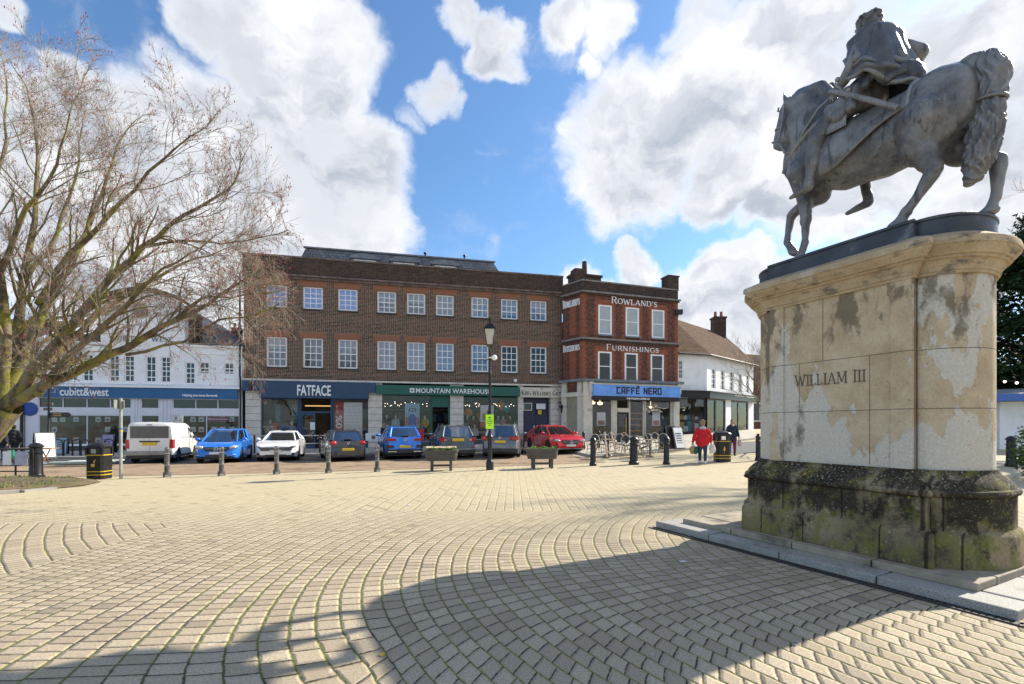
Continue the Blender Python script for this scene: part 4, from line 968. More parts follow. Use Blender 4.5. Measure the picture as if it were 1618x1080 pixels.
b = MB(); b.bx(rs(968)+.0, xa, .0, .2, 0, top+.3); b.bx(xb, rs(994.5)+.0, .0, .2, 0, top+.3); b.bx(xa, xb, .0, .2, zt_, zt_+.3); b.bx(xa, xb, .0, .2, top+.1, top+.3); b.build('door_frame', M['cream'], SF)
b = MB(); b.bx(xa+.01, xa+.12, .05, .1, .3, zt_); b.bx(xb-.12, xb-.01, .05, .1, .3, zt_); b.bx(xa+.12, xb-.12, .05, .1, .3, .6); b.bx(xa+.12, xb-.12, .05, .1, zt_-.12, zt_-.002)
d = b.build('door', M['dark'], SF); MB().bx(xa+.1, xb-.1, .07, .078, .5, zt_-.1).build('pane', M['glasssh'], d); MB().cyl((xb-.25, .0, .9), (xb-.25, .0, 2.3), .03, .03, 8).build('handle', M['gold'], d)
f = thing('shop_sign', 'pale blue awning sign with squarish black letters over the coffee shop', 'shop sign', C1+RN*.30, RRZ)
M['caffe'] = pm('awning_blue', (.15,.36,.85), .5, 0, .18, 1.2)
za1, za0 = rz2(1000, 608.5), rz2(1000, 627)
MB().bx(rs(932), rs(1067), -.30, 0, za0, za1-.06).build('board', M['caffe'], f)
MB().bx(rs(931), rs(1069), -.36, 0, za1-.058, za1).build('top_trim', M['cream'], f)
MB().bx(rs(932), rs(1066), -.28, -.02, rz2(1000, 633.5), za0-.002).build('valance', M['textk'], f)
SQ = {'C': [(0,0,0,1),(0,1,.66,1),(0,0,.66,0)], 'A': [(0,0,0,1),(0,1,.66,1),(.66,0,.66,1),(0,.4,.66,.4)], 'F': [(0,0,0,1),(0,1,.62,1),(0,.5,.5,.5)], 'E': [(0,0,0,1),(0,1,.62,1),(0,.5,.52,.5),(0,0,.62,0)],
      'N': [(0,0,0,1),(0,1,.7,0),(.7,0,.7,1)], 'R': [(0,0,0,1),(0,1,.66,1),(.66,1,.66,.5),(0,.45,.66,.45),(.25,.45,.7,0)], 'O': [(0,0,0,1),(0,1,.7,1),(.7,0,.7,1),(0,0,.7,0)]}
b = MB(); x = 0; q = 0; segs = []
for ch in 'CAFFE NERO':
    if ch == ' ': x += .7; continue
    for (ax, az, cx_, cz) in SQ[ch]: segs.append((x+ax, az, x+cx_, cz))
    if ch == 'E' and x < 5: segs.append((x+.2, 1.42, x+.5, 1.24))
    x += 1.13
X0, X1 = rs(968), rs(1037.5); kx = (X1-X0)/(x-.27); hh = .40; zc_ = rz2(1000, 622.5)
for ax, az, cx_, cz in segs:
    A = Vector((X0+ax*kx, -.302, zc_+az*hh)); B_ = Vector((X0+cx_*kx, -.302, zc_+cz*hh)); t = (B_-A).normalized(); nn = Vector((-t.z, 0, t.x))*.047; q += 1
    b.prism([A-t*.045-nn, B_+t*.045-nn, B_+t*.045+nn, A-t*.045+nn], (0, -.012-.0007*(q % 8), 0))
b.build('lettering', M['textk'], f)
btext('slogan', 'THE ITALIAN COFFEE CO', .13, M['textw'], f, ((rs(983)+rs(1019))/2, -.283, rz2(1000, 630.3)), 0, rs(1019)-rs(983), .006, bold=.03)
# interior things
for px, py, w_ in ((950, 660, .34), (1037, 660, .34)):
    x = rs(px, -.15); t = thing('window_poster', 'white menu poster in the '+('left' if px < 1000 else 'right')+' coffee shop window', 'poster', C1-RN*.15, RRZ)
    MB().bx(x-w_, x+w_, 0, .02, rz2(px, 672, -.15), rz2(px, 651, -.15)).build('panel', M['posterw'], t); MB().bx(x-w_+.08, x+w_-.08, -.01, -.001, rz2(px, 671, -.15), rz2(px, 664, -.15)).build('picture', fab('poster_brown', (.3,.1,.06)), t)
for px, off, z, r in ((937, -1.4, 3.4, .16), (948, -1.8, 3.4, .2), (1028, -2.4, 3.2, .12), (1043, -2.6, 3.3, .10)):
    x = rs(px, off); tag(MB().sph((0,0,0), (r, r, r*.6)).cyl((0,0,0),(0,0,.9),.01,.01,5).build('pendant_lamp', M['warm'], None, loc=C1+RN*off+RE*x+Vector((0,0,z))), 'glowing pendant lamp in the '+{937:'left coffee shop window, leftmost',948:'left coffee shop window, beside the menu poster',1028:'right coffee shop window, left of the poster',1043:'right coffee shop window, right of the poster'}[px], 'lamp')
sh = thing('pastry_shelves', 'lit wooden shelves of pastries behind the coffee shop door', 'shelves', C1-RN*1.8, RRZ)
b = MB(); x0 = rs(996, -1.8)
for i in range(5): b.bx(x0, x0+1.2, 0, .5, .8+i*.45, .84+i*.45)
b.bx(x0-.05, x0, 0, .5, .6, 3.1); b.bx(x0+1.2, x0+1.25, 0, .5, .6, 3.1); b.build('shelf', fab('shelf_wood', (.12,.06,.03)), sh)
b = MB(); rr = random.Random(2)
for i in range(5):
    for k in range(7): b.sph((x0+.1+k*.165, .15, .9+i*.45), (.06, .05, .05), 6, 4)
b.build('pastries', emit('pastry_glow', (.5,.25,.1), .12), sh)  # pastries given a weak emission of their own to seem lit
ct = MB().bx(0, 2.6, 0, .6, 0, 1.15).bx(-.05, 2.65, -.05, .65, 1.152, 1.2); tag(ct.build('counter', fab('counter_wood', (.22,.11,.05)), None, loc=C1-RN*1.6+RE*.7, rz=RRZ), 'dark wooden counter inside the left coffee shop window', 'counter')
tag(MB().bx(-.25,.25,-.2,.2,-.16,.16).cyl((0,.2,0),(0,.6,-.3),.04,.04,8).build('floodlight', M['blackp'], None, loc=C2+RN*.32+Vector((-.12, 0, CAMH+(674-492)/740*34.5)), rz=RRZ-.5), 'black floodlight at the top right corner of the red brick building', 'floodlight')
# side shopfront on the chamfer
b = MB()
for t0, t1 in ((0, .2), (.75, 1.0)):
    p = [chp(t1, 0, .12), chp(t0, 0, .12), chp(t0, 0, -.1), chp(t1, 0, -.1)]; b.prism([(q.x, q.y, 0) for q in p], (0, 0, zs-.03))
p = [chp(1, 0, .2), chp(-.05, 0, .2), chp(-.05, 0, -.1), chp(1, 0, -.1)]; b.prism([(q.x, q.y, top+.2) for q in p], (0, 0, .3)); b.build('side_pilasters', M['cream'], SF)
b = MB(); b.poly([chp(.76, .3, .03), chp(.19, .3, .03), chp(.19, top+.2, .03), chp(.76, top+.2, .03)]); b.build('side_window', pm('frosted_pane', (.30,.29,.21), .3, 0, .1), SF)
p = C0.lerp(C1, .35)+Vector((-.3, -.28, 0)); tag(MB().lathe([(.01, .04), (.24, .04), (.26, 0), (.01, 0)], (0,0,0), 20, 0, Matrix.Rotation(R(90), 4, 'X')).build('wall_plaque', pm('plaque_blue', (.015,.06,.32), .4), None, loc=C0+Vector((.12, -.22, CAMH+(674-642)/740*33.5)), rz=chn+RRZ), 'round blue plaque beside the coffee shop corner', 'plaque')
# wrought bracket lamp between buildings
b = MB(); b.tube([(0,0,.6),(0,-.5,.75),(0,-.9,.5)], [.03]*3, 6); b.tube([(0,0,.1),(0,-.35,.3),(0,-.6,.62)], [.02]*3, 6); b.lathe([(.03,-.5),(.1,-.1),(.15,0),(.02,.15)], (0,-.9,.35), 8)
tag(b.build('bracket_lamp', M['black'], None, loc=Vector((3.3, 33.9, CAMH+(674-650)/740*33.5)), rz=FRZ), 'black wrought bracket lamp between the cream sign and the coffee shop corner', 'wall lamp')
# ================================================================= WHITE TILED-ROOF BUILDING (right)
Wc = Vector((14.98, 36.0, 0)); Wr = Vector((21.8, 42.3, 0)); Wl = Vector((12.42, 35.3, 0))
TB = thing('white_tiled_building', 'white rendered building with brown tiled roof right of the red brick building', 'building', Wc)
def face(p, q):
    e = (q-p).normalized(); return e, Vector((e.y, -e.x, 0)), (q-p).length, math.atan2(e.y, e.x)
def fsx(p, e, px): k = (px-809)/FPX; return (k*p.y-p.x)/(e.x-k*e.y)
def sub(name, parent, mbs, mat, e_rz, org, smooth=0):
    o = mbs.build(name, mat, parent, smooth); o.rotation_euler = (0, 0, e_rz); o.location = org; return o
EZ = 7.2
e1, n1_, L1_, r1_ = face(Wl, Wc); e2, n2_, L2_, r2_ = face(Wc, Wr)
fz = lambda p, e, px, py: CAMH-(py-HOR)/FPX*(p+e*fsx(p, e, px)).y
zfa = fz(Wc, e2, 1130, 619)
w1 = (fsx(Wl, e1, 1072), fsx(Wl, e1, 1079.5), fz(Wl, e1, 1076, 598), fz(Wl, e1, 1076, 568.5))
b = MB(); wall(b, 0, L1_, zfa, EZ, [w1]); sub('wall', TB, b, M['white'], r1_, Wl-Wc)
w2 = []
for (a, c) in ((1124.5,1131),(1139,1145),(1153,1159.5),(1167,1172.6),(1179,1184)):
    x0, x1 = fsx(Wc, e2, a), fsx(Wc, e2, c); w2.append((x0, x1, 4.62, 6.22))
b = MB(); wall(b, 0, L2_, zfa, EZ, w2); b.poly([(L2_, 0, 0), (L2_, 6, 0), (L2_, 6, EZ), (L2_, 3, 10.6), (L2_, 0, EZ)])
pil = [(1078, 1079)]
for a, c in ((1146.5, 1154.5), (1182.5, 1190.5)): b.bx(fsx(Wc, e2, a), min(L2_, fsx(Wc, e2, c)), -.02, .3, 0, zfa)
sub('wall', TB, b, M['white'], r2_, Vector((0,0,0)))
for h, (p, rzz) in [(w1, (Wl-Wc, r1_))]+[(q, (Vector((0,0,0)), r2_)) for q in w2]:
    f = window(TB, *h, y=.05, cols=2, rows=(2, 2), fr=.07, glass=M['glassdk']); f.location = p; f.rotation_euler = (0, 0, rzz)
# roof
rA, rB_ = Vector((13.4, 39.6, 10.9)), Vector((20.3, 45.2, 10.6))
lz = EZ-.05; ov = .35
A0 = Wl+n1_*ov; A1 = Wc+(n1_+n2_).normalized()*ov; A2 = Wr+n2_*ov+e2*.25
b = MB(); T = [Vector((*A0.xy, lz)), Vector((*A1.xy, lz)), Vector((*A2.xy, lz)), rB_+e2*.25, rA, Vector((11.2, 38.9, 10.9)), Vector((19, 48.5, 7)), Vector((9.5, 42, 7))]
T = [t-Wc for t in T]; b.add(T, [(0,1,4,5), (1,2,3,4), (4,3,6,7), (5,4,7)]); b.build('roof', M['tile'], TB)
b = MB(); T2 = [Vector((*(q).xy, lz-.02))-Wc for q in (A0, A1, A2)]
b.tube(T2, [.07]*3, 6); b.build('gutter', M['black'], TB)
b = MB()
c = rB_-Wc-e2*.9; b.bx(c.x-.55, c.x+.55, c.y-.45, c.y+.45, 9.6, 11.9); b.bx(c.x-.62, c.x+.62, c.y-.52, c.y+.52, 11.9, 12.05)
ch_ = b.build('chimney', M['brickdd'], TB); b = MB(); b.cyl((c.x-.28, c.y, 12.05), (c.x-.28, c.y, 12.6), .15, .12, 10).cyl((c.x+.28, c.y, 12.05), (c.x+.28, c.y, 12.6), .15, .12, 10); b.build('chimney_pot', pm('terracotta', (.3,.12,.06), .8), ch_)
TS = TB
b = MB(); b.bx(0, L1_, -.25, .1, zfa-.55, zfa-.003); b.bx(0, L1_, -.35, -.252, zfa-.08, zfa); sub('fascia', TS, b, M['black'], r1_, Wl-Wc)
b = MB(); b.bx(-.05, L2_, -.25, .1, zfa-.56, zfa-.005); b.bx(0, L2_, -.35, -.252, zfa-.08, zfa-.002); sub('fascia', TS, b, M['black'], r2_, Vector((0,0,0)))
b = MB(); b.bx(fsx(Wc, e2, 1156), fsx(Wc, e2, 1190), -.28, -.252, zfa-.2, zfa-.1); sub('name_strip', TS, b, M['wframe'], r2_, Vector((0,0,0)))
z0s, z1s = .95, zfa-.56
for p, e, rzz, x0, x1, ml in ((Wl, e1, r1_, .15, L1_-.1, ()), (Wc, e2, r2_, .1, fsx(Wc, e2, 1131), ()), (Wc, e2, r2_, fsx(Wc, e2, 1131)+.05, fsx(Wc, e2, 1146), ()), (Wc, e2, r2_, fsx(Wc, e2, 1155), fsx(Wc, e2, 1182), (fsx(Wc, e2, 1167),))):
    f = shopwin(TS, x0, x1, z0s+.25, z1s, M['black'], ml, fr=.1); f.rotation_euler = (0, 0, rzz); f.location = p-Wc
    b = MB(); b.bx(x0, x1, 0, .25, .2, z0s+.25); sub('stall_riser', TS, b, M['black'], rzz, p-Wc)
    o = shopint(TS, x0, x1, .6, z1s, 2.5, (.14,.12,.085), (.2,.2,.17)); o.rotation_euler = (0, 0, rzz); o.location = p-Wc
b = MB(); b.bx(fsx(Wc, e2, 1134), fsx(Wc, e2, 1145), .3, .32, 1.2, 2.6); sub('frosted_panel', TS, b, pm('frosted', (.4,.5,.48), .4), r2_, Vector((0,0,0)))
for i, (px, off) in enumerate(((1136, -.8), (1143, -1.0), (1160, -.8))):
    x = fsx(Wc, e2, px); p = Wc+e2*x-n2_*.7; tag(MB().sph((0,0,0), .1).cyl((0,0,0),(0,0,.6),.01,.01,5).build('pendant_lamp', M['warm'], None, loc=(p.x, p.y, 3.9)), 'small glowing pendant lamp in the dark corner shop, '+('leftmost', 'middle', 'rightmost')[i]+' of three', 'lamp')
rr = random.Random(12)
for px, c_, lab in ((1086,'must','ochre'),(1091,'white','white'),(1097,'teal','green'),(1103,'maroon','dark red'),(1109,'white','pale grey')):
    x = fsx(Wl, e1, px); p = Wl+e1*x-n1_*(.7+.2*rr.random()); t = thing('shop_display', f'{lab} goods stacked in the corner window right of the coffee shop', 'display', (p.x, p.y, 1.2), r1_)
    b = MB(); b.bx(-.2,.2,-.15,.15,0,.5+rr.random()*.5); b.bx(-.14,.14,-.1,.1,1.02,1.2+rr.random()*.3); b.sph((0,0,1.1), (.16,.12,.12)); b.build('goods', CL[c_], t)
btext_o = btext('street_name', 'HIGH ST', .16, M['textk'], None, (0,0,0), r2_, .8, .01); p = Wc+e2*fsx(Wc, e2, 1126)+n2_*.03; btext_o.location = (p.x, p.y, 4.3); tag(btext_o, 'small dark street name letters on the white rendered corner', 'street name')
# far brick shop
FB = thing('far_shop', 'small brown brick shop with dark sign between the tiled building and the statue plinth', 'building', (25.0, 49.0, 0), .32)
b = MB(); wall(b, -1.5, 8, 0, 7.9, [(.2, 2.4, 2.2, 4.2), (2.9, 4.2, 1.4, 4.0)]); b.poly([(-1.5,0,0),(-1.5,0,7.9),(-1.5,8,7.9),(-1.5,8,0)]); b.build('wall', M['brickr'], FB)
MB().add([(-1.6,-.2,6.6),(8.1,-.2,6.6),(8.1,4,10),(-1.6,4,10)], [(0,1,2,3)]).build('roof', M['tile'], FB)
MB().bx(-.2, 6, -.2, 0, 4.3, 5.0).build('sign_board', M['blackp'], FB); btext('lettering', 'Antiques', .3, M['textw'], FB, (1.6, -.21, 4.65), 0, 1.5, .01) if 0 else None
window(FB, .2, 2.4, 2.2, 4.2, y=.05, cols=2, rows=(1, 0), fr=.1, glass=M['glassdk']); MB().bx(2.9, 4.2, .1, .15, 1.4, 4.0).build('door', fab('door_brown', (.08,.03,.02)), FB)
# blue-roofed cafe at the far right
q = Vector((25.2, 24.2, 0)); CF = thing('garden_cafe', 'low white cafe with blue edged roof and festoon lights at the right edge', 'building', q, -.35)
zg = gz(q.x, q.y)
b = MB(); wall(b, 0, 9, zg-.5, zg+2.45, [(1.0, 1.9, zg+.3, zg+2.1), (2.2, 3.1, zg+.3, zg+2.1), (4, 7, zg+.3, zg+2.1)]); b.poly([(0,0,0),(0,0,zg+2.45),(0,6,zg+2.45),(0,6,0)]); b.build('wall', M['white'], CF)
b = MB(); b.add([(-.7,-.9,zg+2.75),(9.5,-.9,zg+2.75),(9.5,4,zg+3.35),(-.7,4,zg+3.35)], [(0,1,2,3)]); b.bx(-.7, 9.5, -.89, 4, zg+2.55, zg+2.745); b.build('roof', M['lead'], CF)
MB().bx(-.75, 9.5, -1.0, -.892, zg+2.45, zg+2.8).build('fascia', M['pblue2'], CF)
for h in ((1.0, 1.9), (2.2, 3.1), (4, 7)): window(CF, *h, zg+.3, zg+2.1, y=.05, cols=2 if h[0] < 4 else 4, rows=(1, 0), fr=.08, glass=M['glassdk'])
fl = thing('festoon_lights', 'string of warm bulbs hanging above the blue edged cafe roof', 'string lights', q+Vector((-1, -1.2, 0)), -.35)
b = MB(); b2 = MB(); pts = []
for i in range(25): x = i*.45; z = zg+3.45-.2*math.sin(math.pi*((x % 3.6)/3.6)); pts.append((x, 0, z)); b2.sph((x, 0, z-.07), .06, 8, 6)
b.tube(pts, [.012]*25, 5); b.build('cable', M['blackp'], fl); b2.build('bulbs', M['warmb'], fl)
b = MB(); wz = gz(27, 27)
# ================================================================= STATUE PEDESTAL
PB = Vector((4.445, 5.196, 0)); PRZ = math.atan2(.459, .889)      # local x = across (away from the square), local y = along the flat side
PLEN, PW = 1.66, 1.28
def outline(o, seg=16):
    r = PW/2-.075+o; pts = []
    # near flat side from far junction to near junction (x=-o), then round near end, far side, round far end
    def arc(cy, sgn):
        e = o*.9+.0; th0 = math.asin(max(-1, min(1, (e)/r))) if e < r else 1.2
        out = []
        for i in range(seg+1):
            th = th0+(math.pi-2*th0)*i/seg
            out.append((PW/2-sgn*r*math.cos(th), cy-sgn*r*math.sin(th)*.80))
        return out
    A = arc(0, 1); B_ = arc(PLEN, -1)
    pts += [(-o, PLEN+o), (-o, -o), (.075-o, -o), (.095-o*.95, -.72*o+.07)]
    pts += A
    pts += [(PW-.095+o*.95, -.72*o+.07)]
    pts += [(PW+o-.075, -o), (PW+o, -o), (PW+o, PLEN+o), (PW+o-.075, PLEN+o)]
    pts += [(PW-.095+o*.95, PLEN+.72*o-.07)]
    pts += B_
    pts += [(.095-o*.95, PLEN+.72*o-.07), (-o+.075, PLEN+o)]
    return pts
def tier(b, prof, m=0): b.loft([[(x, y, z) for x, y in outline(o)] for z, o in prof], m)
def stone(name, kind):
    m, g, b = newmat(name); c = g.coord(); x, y, z = g.xyz(c)
    wv = g.vm('ADD', c, g.vm('SCALE', g.vm('SUBTRACT', g.noise(c, 6, 4, .6, col=True), (.5,.5,.5)), .16))
    n0 = g.noise(c, 2.1, 7, .7); nf = g.noise(c, 38, 4, .7); nb = g.noise(g.vm('MULTIPLY', wv, (1.25, 1.25, .6)), 1.25, 4, .55); n5 = g.noise(g.vm('MULTIPLY', wv, (1, 1, .35)), 2.6, 5, .65)
    if kind == 'body':
        base = g.mix(g.ss(n0, .3, .7), (.48,.355,.22), (.66,.54,.38))
        base = g.mix(g.ss(nf, .45, .75)*.4, base, (.30,.24,.17))
        lime = g.ss(nb+.12*g.ss(z, 2.9, 1.4)+.06*g.ss(y, .3, -.2), .575, .59)
        col = g.mix(lime*.95, base, g.mix(g.ss(nf, .4, .7), (.58,.53,.45), (.70,.66,.58)))
        col = g.mix(g.ss(n5+.13*g.ss(z, 2.2, 3.1), .60, .70)*.8, col, (.15,.12,.085))
        col = g.mix(g.ss(g.noise(c, 26, 3, .5), .66, .72)*.5, col, (.2,.18,.15))
        # ashlar joints, plus a dark line painted into the recess beside the drum
        jz = None
        for zz in (1.85, 2.5): d = g.ab(z-zz); jz = d if jz is None else g.mn(jz, d)
        jy = None
        for (yy, za, zb_) in ((1.25, 1.85, 2.5), (.42, 1.85, 2.5), (.42, 1.2, 1.85), (.95, 2.5, 3.3)):
            d = g.ab(y-yy)+g.ss(z, zb_+.001, zb_)*0+g.m('GREATER_THAN', z, zb_)*9+g.m('LESS_THAN', z, za)*9; jy = g.mn(jy, d) if jy is not None else d
        j = g.mn(jz, jy); jj = g.mx(g.ss(j, .005, .002), g.ss(g.ab(y-.01), .035, .004)*g.m('LESS_THAN', x, .2)*g.m('GREATER_THAN', x, .03))
        col = g.mix(jj*.7, col, (.14,.12,.10)); hgt = n0*.6+nf*.35-jj*.8+lime*.25
    elif kind == 'cap':
        base = g.mix(g.ss(n0, .3, .7), (.42,.31,.185), (.60,.47,.31)); col = g.mix(g.ss(nf, .5, .75)*.5, base, (.22,.18,.13))
        col = g.mix(g.ss(g.noise(g.vm('MULTIPLY', c, (1,1,2.5)), 3, 6, .7), .52, .68)*.85, col, (.13,.115,.095))
        col = g.mix(g.ss(nb, .56, .64)*.5, col, (.58,.55,.48)); hgt = n0*.6+nf*.5
    else:
        base = g.mix(g.ss(n0, .34, .62), (.09,.07,.042), (.36,.285,.18)); col = g.mix(g.ss(n5+.14*g.ss(z, .5, .75), .52, .64)*.88, base, (.022,.018,.013))
        col = g.mix(g.ss(g.noise(c, 4.2, 6, .7)+.10*g.ss(z, .75, .25), .52, .66)*.75, col, (.17,.16,.035))
        col = g.mix(g.ss(g.noise(c, 7, 4, .6), .69, .73), col, (.40,.27,.04))
        col = g.mix(g.ss(nf, .56, .66)*g.clamp(.35+.6*g.ss(z, .93, 1.0), 0, 1), col, (.40,.37,.31))
        col = g.mix(g.ss(g.noise(c, 24, 3, .6), .69, .72)*.8, col, (.60,.58,.52)); hgt = n0*.7+nf*.6
        jy = None
        for yy, lo, hi in ((.2,.0,.55),(1.05,0,.55),(1.62,0,.55),(.62,.55,.95),(1.35,.55,.95),(-.42,.0,.55),(-.28,.55,.95)):
            d = g.ab(y-yy+(nf-.5)*.02)+g.m('GREATER_THAN', z, hi)*9+g.m('LESS_THAN', z, lo)*9; jy = d if jy is None else g.mn(jy, d)
        jj = g.mx(g.ss(jy, .010, .003), g.mx(g.ss(g.ab(y+.165), .03, .006)*g.m('GREATER_THAN', z, .55), g.ss(g.ab(y+.22), .03, .006)*g.m('LESS_THAN', z, .55))*g.m('LESS_THAN', x, .05)); col = g.mix(jj*.8, col, (.02,.017,.012)); hgt = hgt-jj*.7
    g.link(col, b.inputs['Base Color']); b.inputs['Roughness'].default_value = .88; b.inputs['Specular IOR Level'].default_value = .2
    g.link(g.bump(hgt, .8, .03), b.inputs['Normal']); return m
M['sbody'], M['scap'], M['splinth'] = stone('pedestal_stone', 'body'), stone('cornice_stone', 'cap'), stone('mossy_plinth_stone', 'plinth')
PD = thing('statue_pedestal', 'tall weathered stone pedestal with rounded ends and WILLIAM III carved on its side', 'pedestal', PB, PRZ)
b = MB(); tier(b, [(.17, .262), (.20, .268), (.50, .262), (.525, .25), (.56, .205)]); tier(b, [(.55, .20), (.90, .20), (.905, .19)])
tier(b, [(.905, .20), (.92, .235), (.945, .248), (.97, .235), (.985, .205)]); tier(b, [(.98, .20), (1.02, .185), (1.08, .12), (1.13, .05), (1.16, .03), (1.18, .03)])
b.build('plinth', M['splinth'], PD, smooth=32)
b = MB(); tier(b, [(1.17, .0), (3.33, .0)]); b.bx(-.022, .3, -.0, .20, 1.172, 3.32); b.bx(-.022, .3, PLEN-.2, PLEN, 1.172, 3.32)
b.build('shaft', M['sbody'], PD, smooth=32)
b = MB(); tier(b, [(3.30, .03), (3.33, .035), (3.335, .05), (3.37, .055), (3.41, .085), (3.44, .10), (3.445, .13), (3.47, .135), (3.475, .165), (3.50, .18), (3.54, .225), (3.56, .235), (3.565, .25), (3.62, .25), (3.64, .24), (3.73, .06)])
b.build('cornice', M['scap'], PD, smooth=32)
# carved letters
o = serif('carved_lettering', 'WILLIAM III', .15, pm('carved_dark', (.13,.105,.075), .9), PD, (-.0215, 1.02, 1.985), R(-90), .86, .10, .003, small=.95)
o.location = (-.001, .88, 2.27)
# steps under the pedestal
M['granite'] = pm('speckled_granite', (.34,.325,.30), .7, 0, .45, 90, .3, dirt=(.20,.19,.17), dlo=.52, dhi=.7)
M['stepst'] = pm('worn_step_stone', (.33,.28,.21), .8, 0, .2, 5, .4, dirt=(.13,.115,.085), dlo=.5, dhi=.7)
def steps(name, label, y0, y1, x0, x1, w, z0, z1, mat, lens, jit):
    t = thing(name, label, 'step', PB, PRZ); b = MB(); rr = random.Random(jit)
    def run(a0, a1, horiz, c0, c1):
        n = max(1, round((a1-a0)/lens)); 
        for i in range(n):
            p, q = a0+(a1-a0)*i/n+.009, a0+(a1-a0)*(i+1)/n-.009; zz = z1+rr.uniform(-.008, .006); e = rr.uniform(-.012, .012)
            if horiz: b.bx(min(c0, c1)+e*(c0 < c1), max(c0, c1), p, q, z0, zz)
            else: b.bx(p, q, c0, c1, z0, zz)
    run(y0, y1, True, x0, x0+w); run(y0, y1, True, x1-w, x1)
    run(x0+w, x1-w, False, y0, y0+w); run(x0+w, x1-w, False, y1-w, y1)
    b.build('edging', mat, t, bevel=.012); return t
t = steps('granite_step', 'outer speckled granite kerb step round the statue pedestal', -1.03, 3.2, -.70, 1.78, .36, -.05, .095, M['granite'], .95, 4)
MB().bx(-.33, 1.41, -.66, 2.83, -.05, .088).build('infill', M['stepst'], t)
t = steps('stone_step', 'inner worn stone slab step under the pedestal plinth', -.68, 2.9, -.40, 1.48, .42, .09, .175, M['stepst'], .9, 7)
MB().bx(.03, 1.05, -.25, 2.47, .09, .17).build('infill', M['stepst'], t)
b = MB()
for i in range(86): y = -1.15+i*.05; b.bx(-.83, -.745, y, y+.028, .001, .012)
b.bx(-.84, -.832, -1.16, 3.2, .001, .014); b.bx(-.744, -.736, -1.16, 3.2, .001, .014)
o = b.build('drain_grating', pm('drain_iron', (.05,.048,.045), .7, .3), None, loc=PB, rz=PRZ); tag(o, 'narrow dark drain grating along the granite step', 'drain')
# ================================================================= STATUE
ZS = 3.95
def leadmat(name, dark=0):
    m, g, b = newmat(name); c = g.coord(); gn = g.n('ShaderNodeNewGeometry')
    n1 = g.noise(c, 2.2, 6, .65); n2 = g.noise(c, 14, 5, .7); st = g.noise(g.vm('MULTIPLY', c, (9, 9, 1.1)), 1.6, 4, .6)
    col = g.mix(g.ss(n1, .35, .65), (.095,.094,.099), (.25,.246,.246))
    col = g.mix(g.ss(st, .55, .68)*.75, col, (.035,.037,.045)); col = g.mix(g.ss(st, .36, .28)*.5, col, (.36,.35,.34))
    col = g.mix(g.ss(n2, .58, .72)*.5, col, (.40,.395,.385)); col = g.mix(g.ss(g.noise(c, 3.1, 5, .6), .58, .7)*.5, col, (.13,.10,.085))
    if dark: col = g.mix(.6, col, (.045,.05,.065))
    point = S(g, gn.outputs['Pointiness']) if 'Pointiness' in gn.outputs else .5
    col = g.mix(g.ss(point, .52, .60)*.5, col, (.34,.34,.34)); col = g.mix(g.ss(point, .48, .40)*.7, col, (.03,.032,.036))  # edge highlights and crevice shade painted into the lead colour
    g.link(col, b.inputs['Base Color']); b.inputs['Metallic'].default_value = .25; g.link(.46+(n2-.5)*.3, b.inputs['Roughness'])
    g.link(g.bump(n1*.3+n2*.6+st*.3, .75, .02), b.inputs['Normal']); return m
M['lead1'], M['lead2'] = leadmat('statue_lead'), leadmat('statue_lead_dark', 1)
ST = thing('equestrian_statue', 'grey lead statue of a cloaked rider on a striding horse on the pedestal', 'statue', PB+Vector((0, 0, ZS)), PRZ); ST.scale = (1, 1, .97)
# coordinates (x across, y forwards, z up) ; near side x small
b = MB(); b.loft([[(x, y, z) for x, y in outline(o)] for z, o in ((-.24, .05), (-.20, .045), (-.195, .02), (-.04, .015), (-.035, .03), (-.01, .03), (0, .02))]); b.build('base_slab', pm('slab_lead', (.055,.062,.075), .5, .2, .3, 3, .3, dirt=(.20,.20,.20), dscale=3, dlo=.56, dhi=.7), ST, smooth=32)
def ring(y, zc, rx, rzu, rzd, xc=.42, n=20, tilt=0):
    out = []
    for k in range(n):
        q = 2*math.pi*k/n; s_, c_ = math.sin(q), math.cos(q)
        r_ = rzu if s_ > 0 else rzd
        out.append((xc+rx*c_, y+tilt*s_*r_, zc+r_*s_))
    return out
torso_r = [ring(-.46, 1.30, .10, .12, .12), ring(-.41, 1.30, .22, .30, .30), ring(-.30, 1.32, .30, .44, .42), ring(-.12, 1.33, .345, .47, .48), ring(.08, 1.30, .35, .45, .46), ring(.25, 1.25, .335, .42, .40), ring(.45, 1.24, .345, .42, .42),
           ring(.70, 1.27, .355, .45, .41), ring(.95, 1.33, .36, .52, .45), ring(1.18, 1.42, .34, .60, .45, tilt=.08), ring(1.38, 1.48, .30, .58, .38, tilt=.1), ring(1.54, 1.52, .24, .45, .30, tilt=.1), ring(1.66, 1.52, .14, .28, .18, tilt=.05), ring(1.70, 1.52, .06, .1, .08)]
H = [('l', torso_r)]
c = lambda a, r0, b_, r1: ('c', a, r0, b_, r1)
# neck as a thick arched mass
H += [c((.42,1.15,1.75), .34, (.40,1.32,2.12), .26), c((.42,1.20,2.0), .24, (.38,1.38,2.30), .22), c((.40,1.32,2.12), .25, (.36,1.46,2.34), .19), c((.38,1.40,2.28), .18, (.33,1.56,2.40), .12), c((.40,1.3,1.75), .30, (.38,1.42,2.08), .24), c((.40,1.25,2.35), .10, (.36,1.46,2.49), .09), c((.41,1.08,2.08), .17, (.40,1.22,2.40), .13), c((.40,1.22,2.40), .13, (.37,1.42,2.46), .11)]
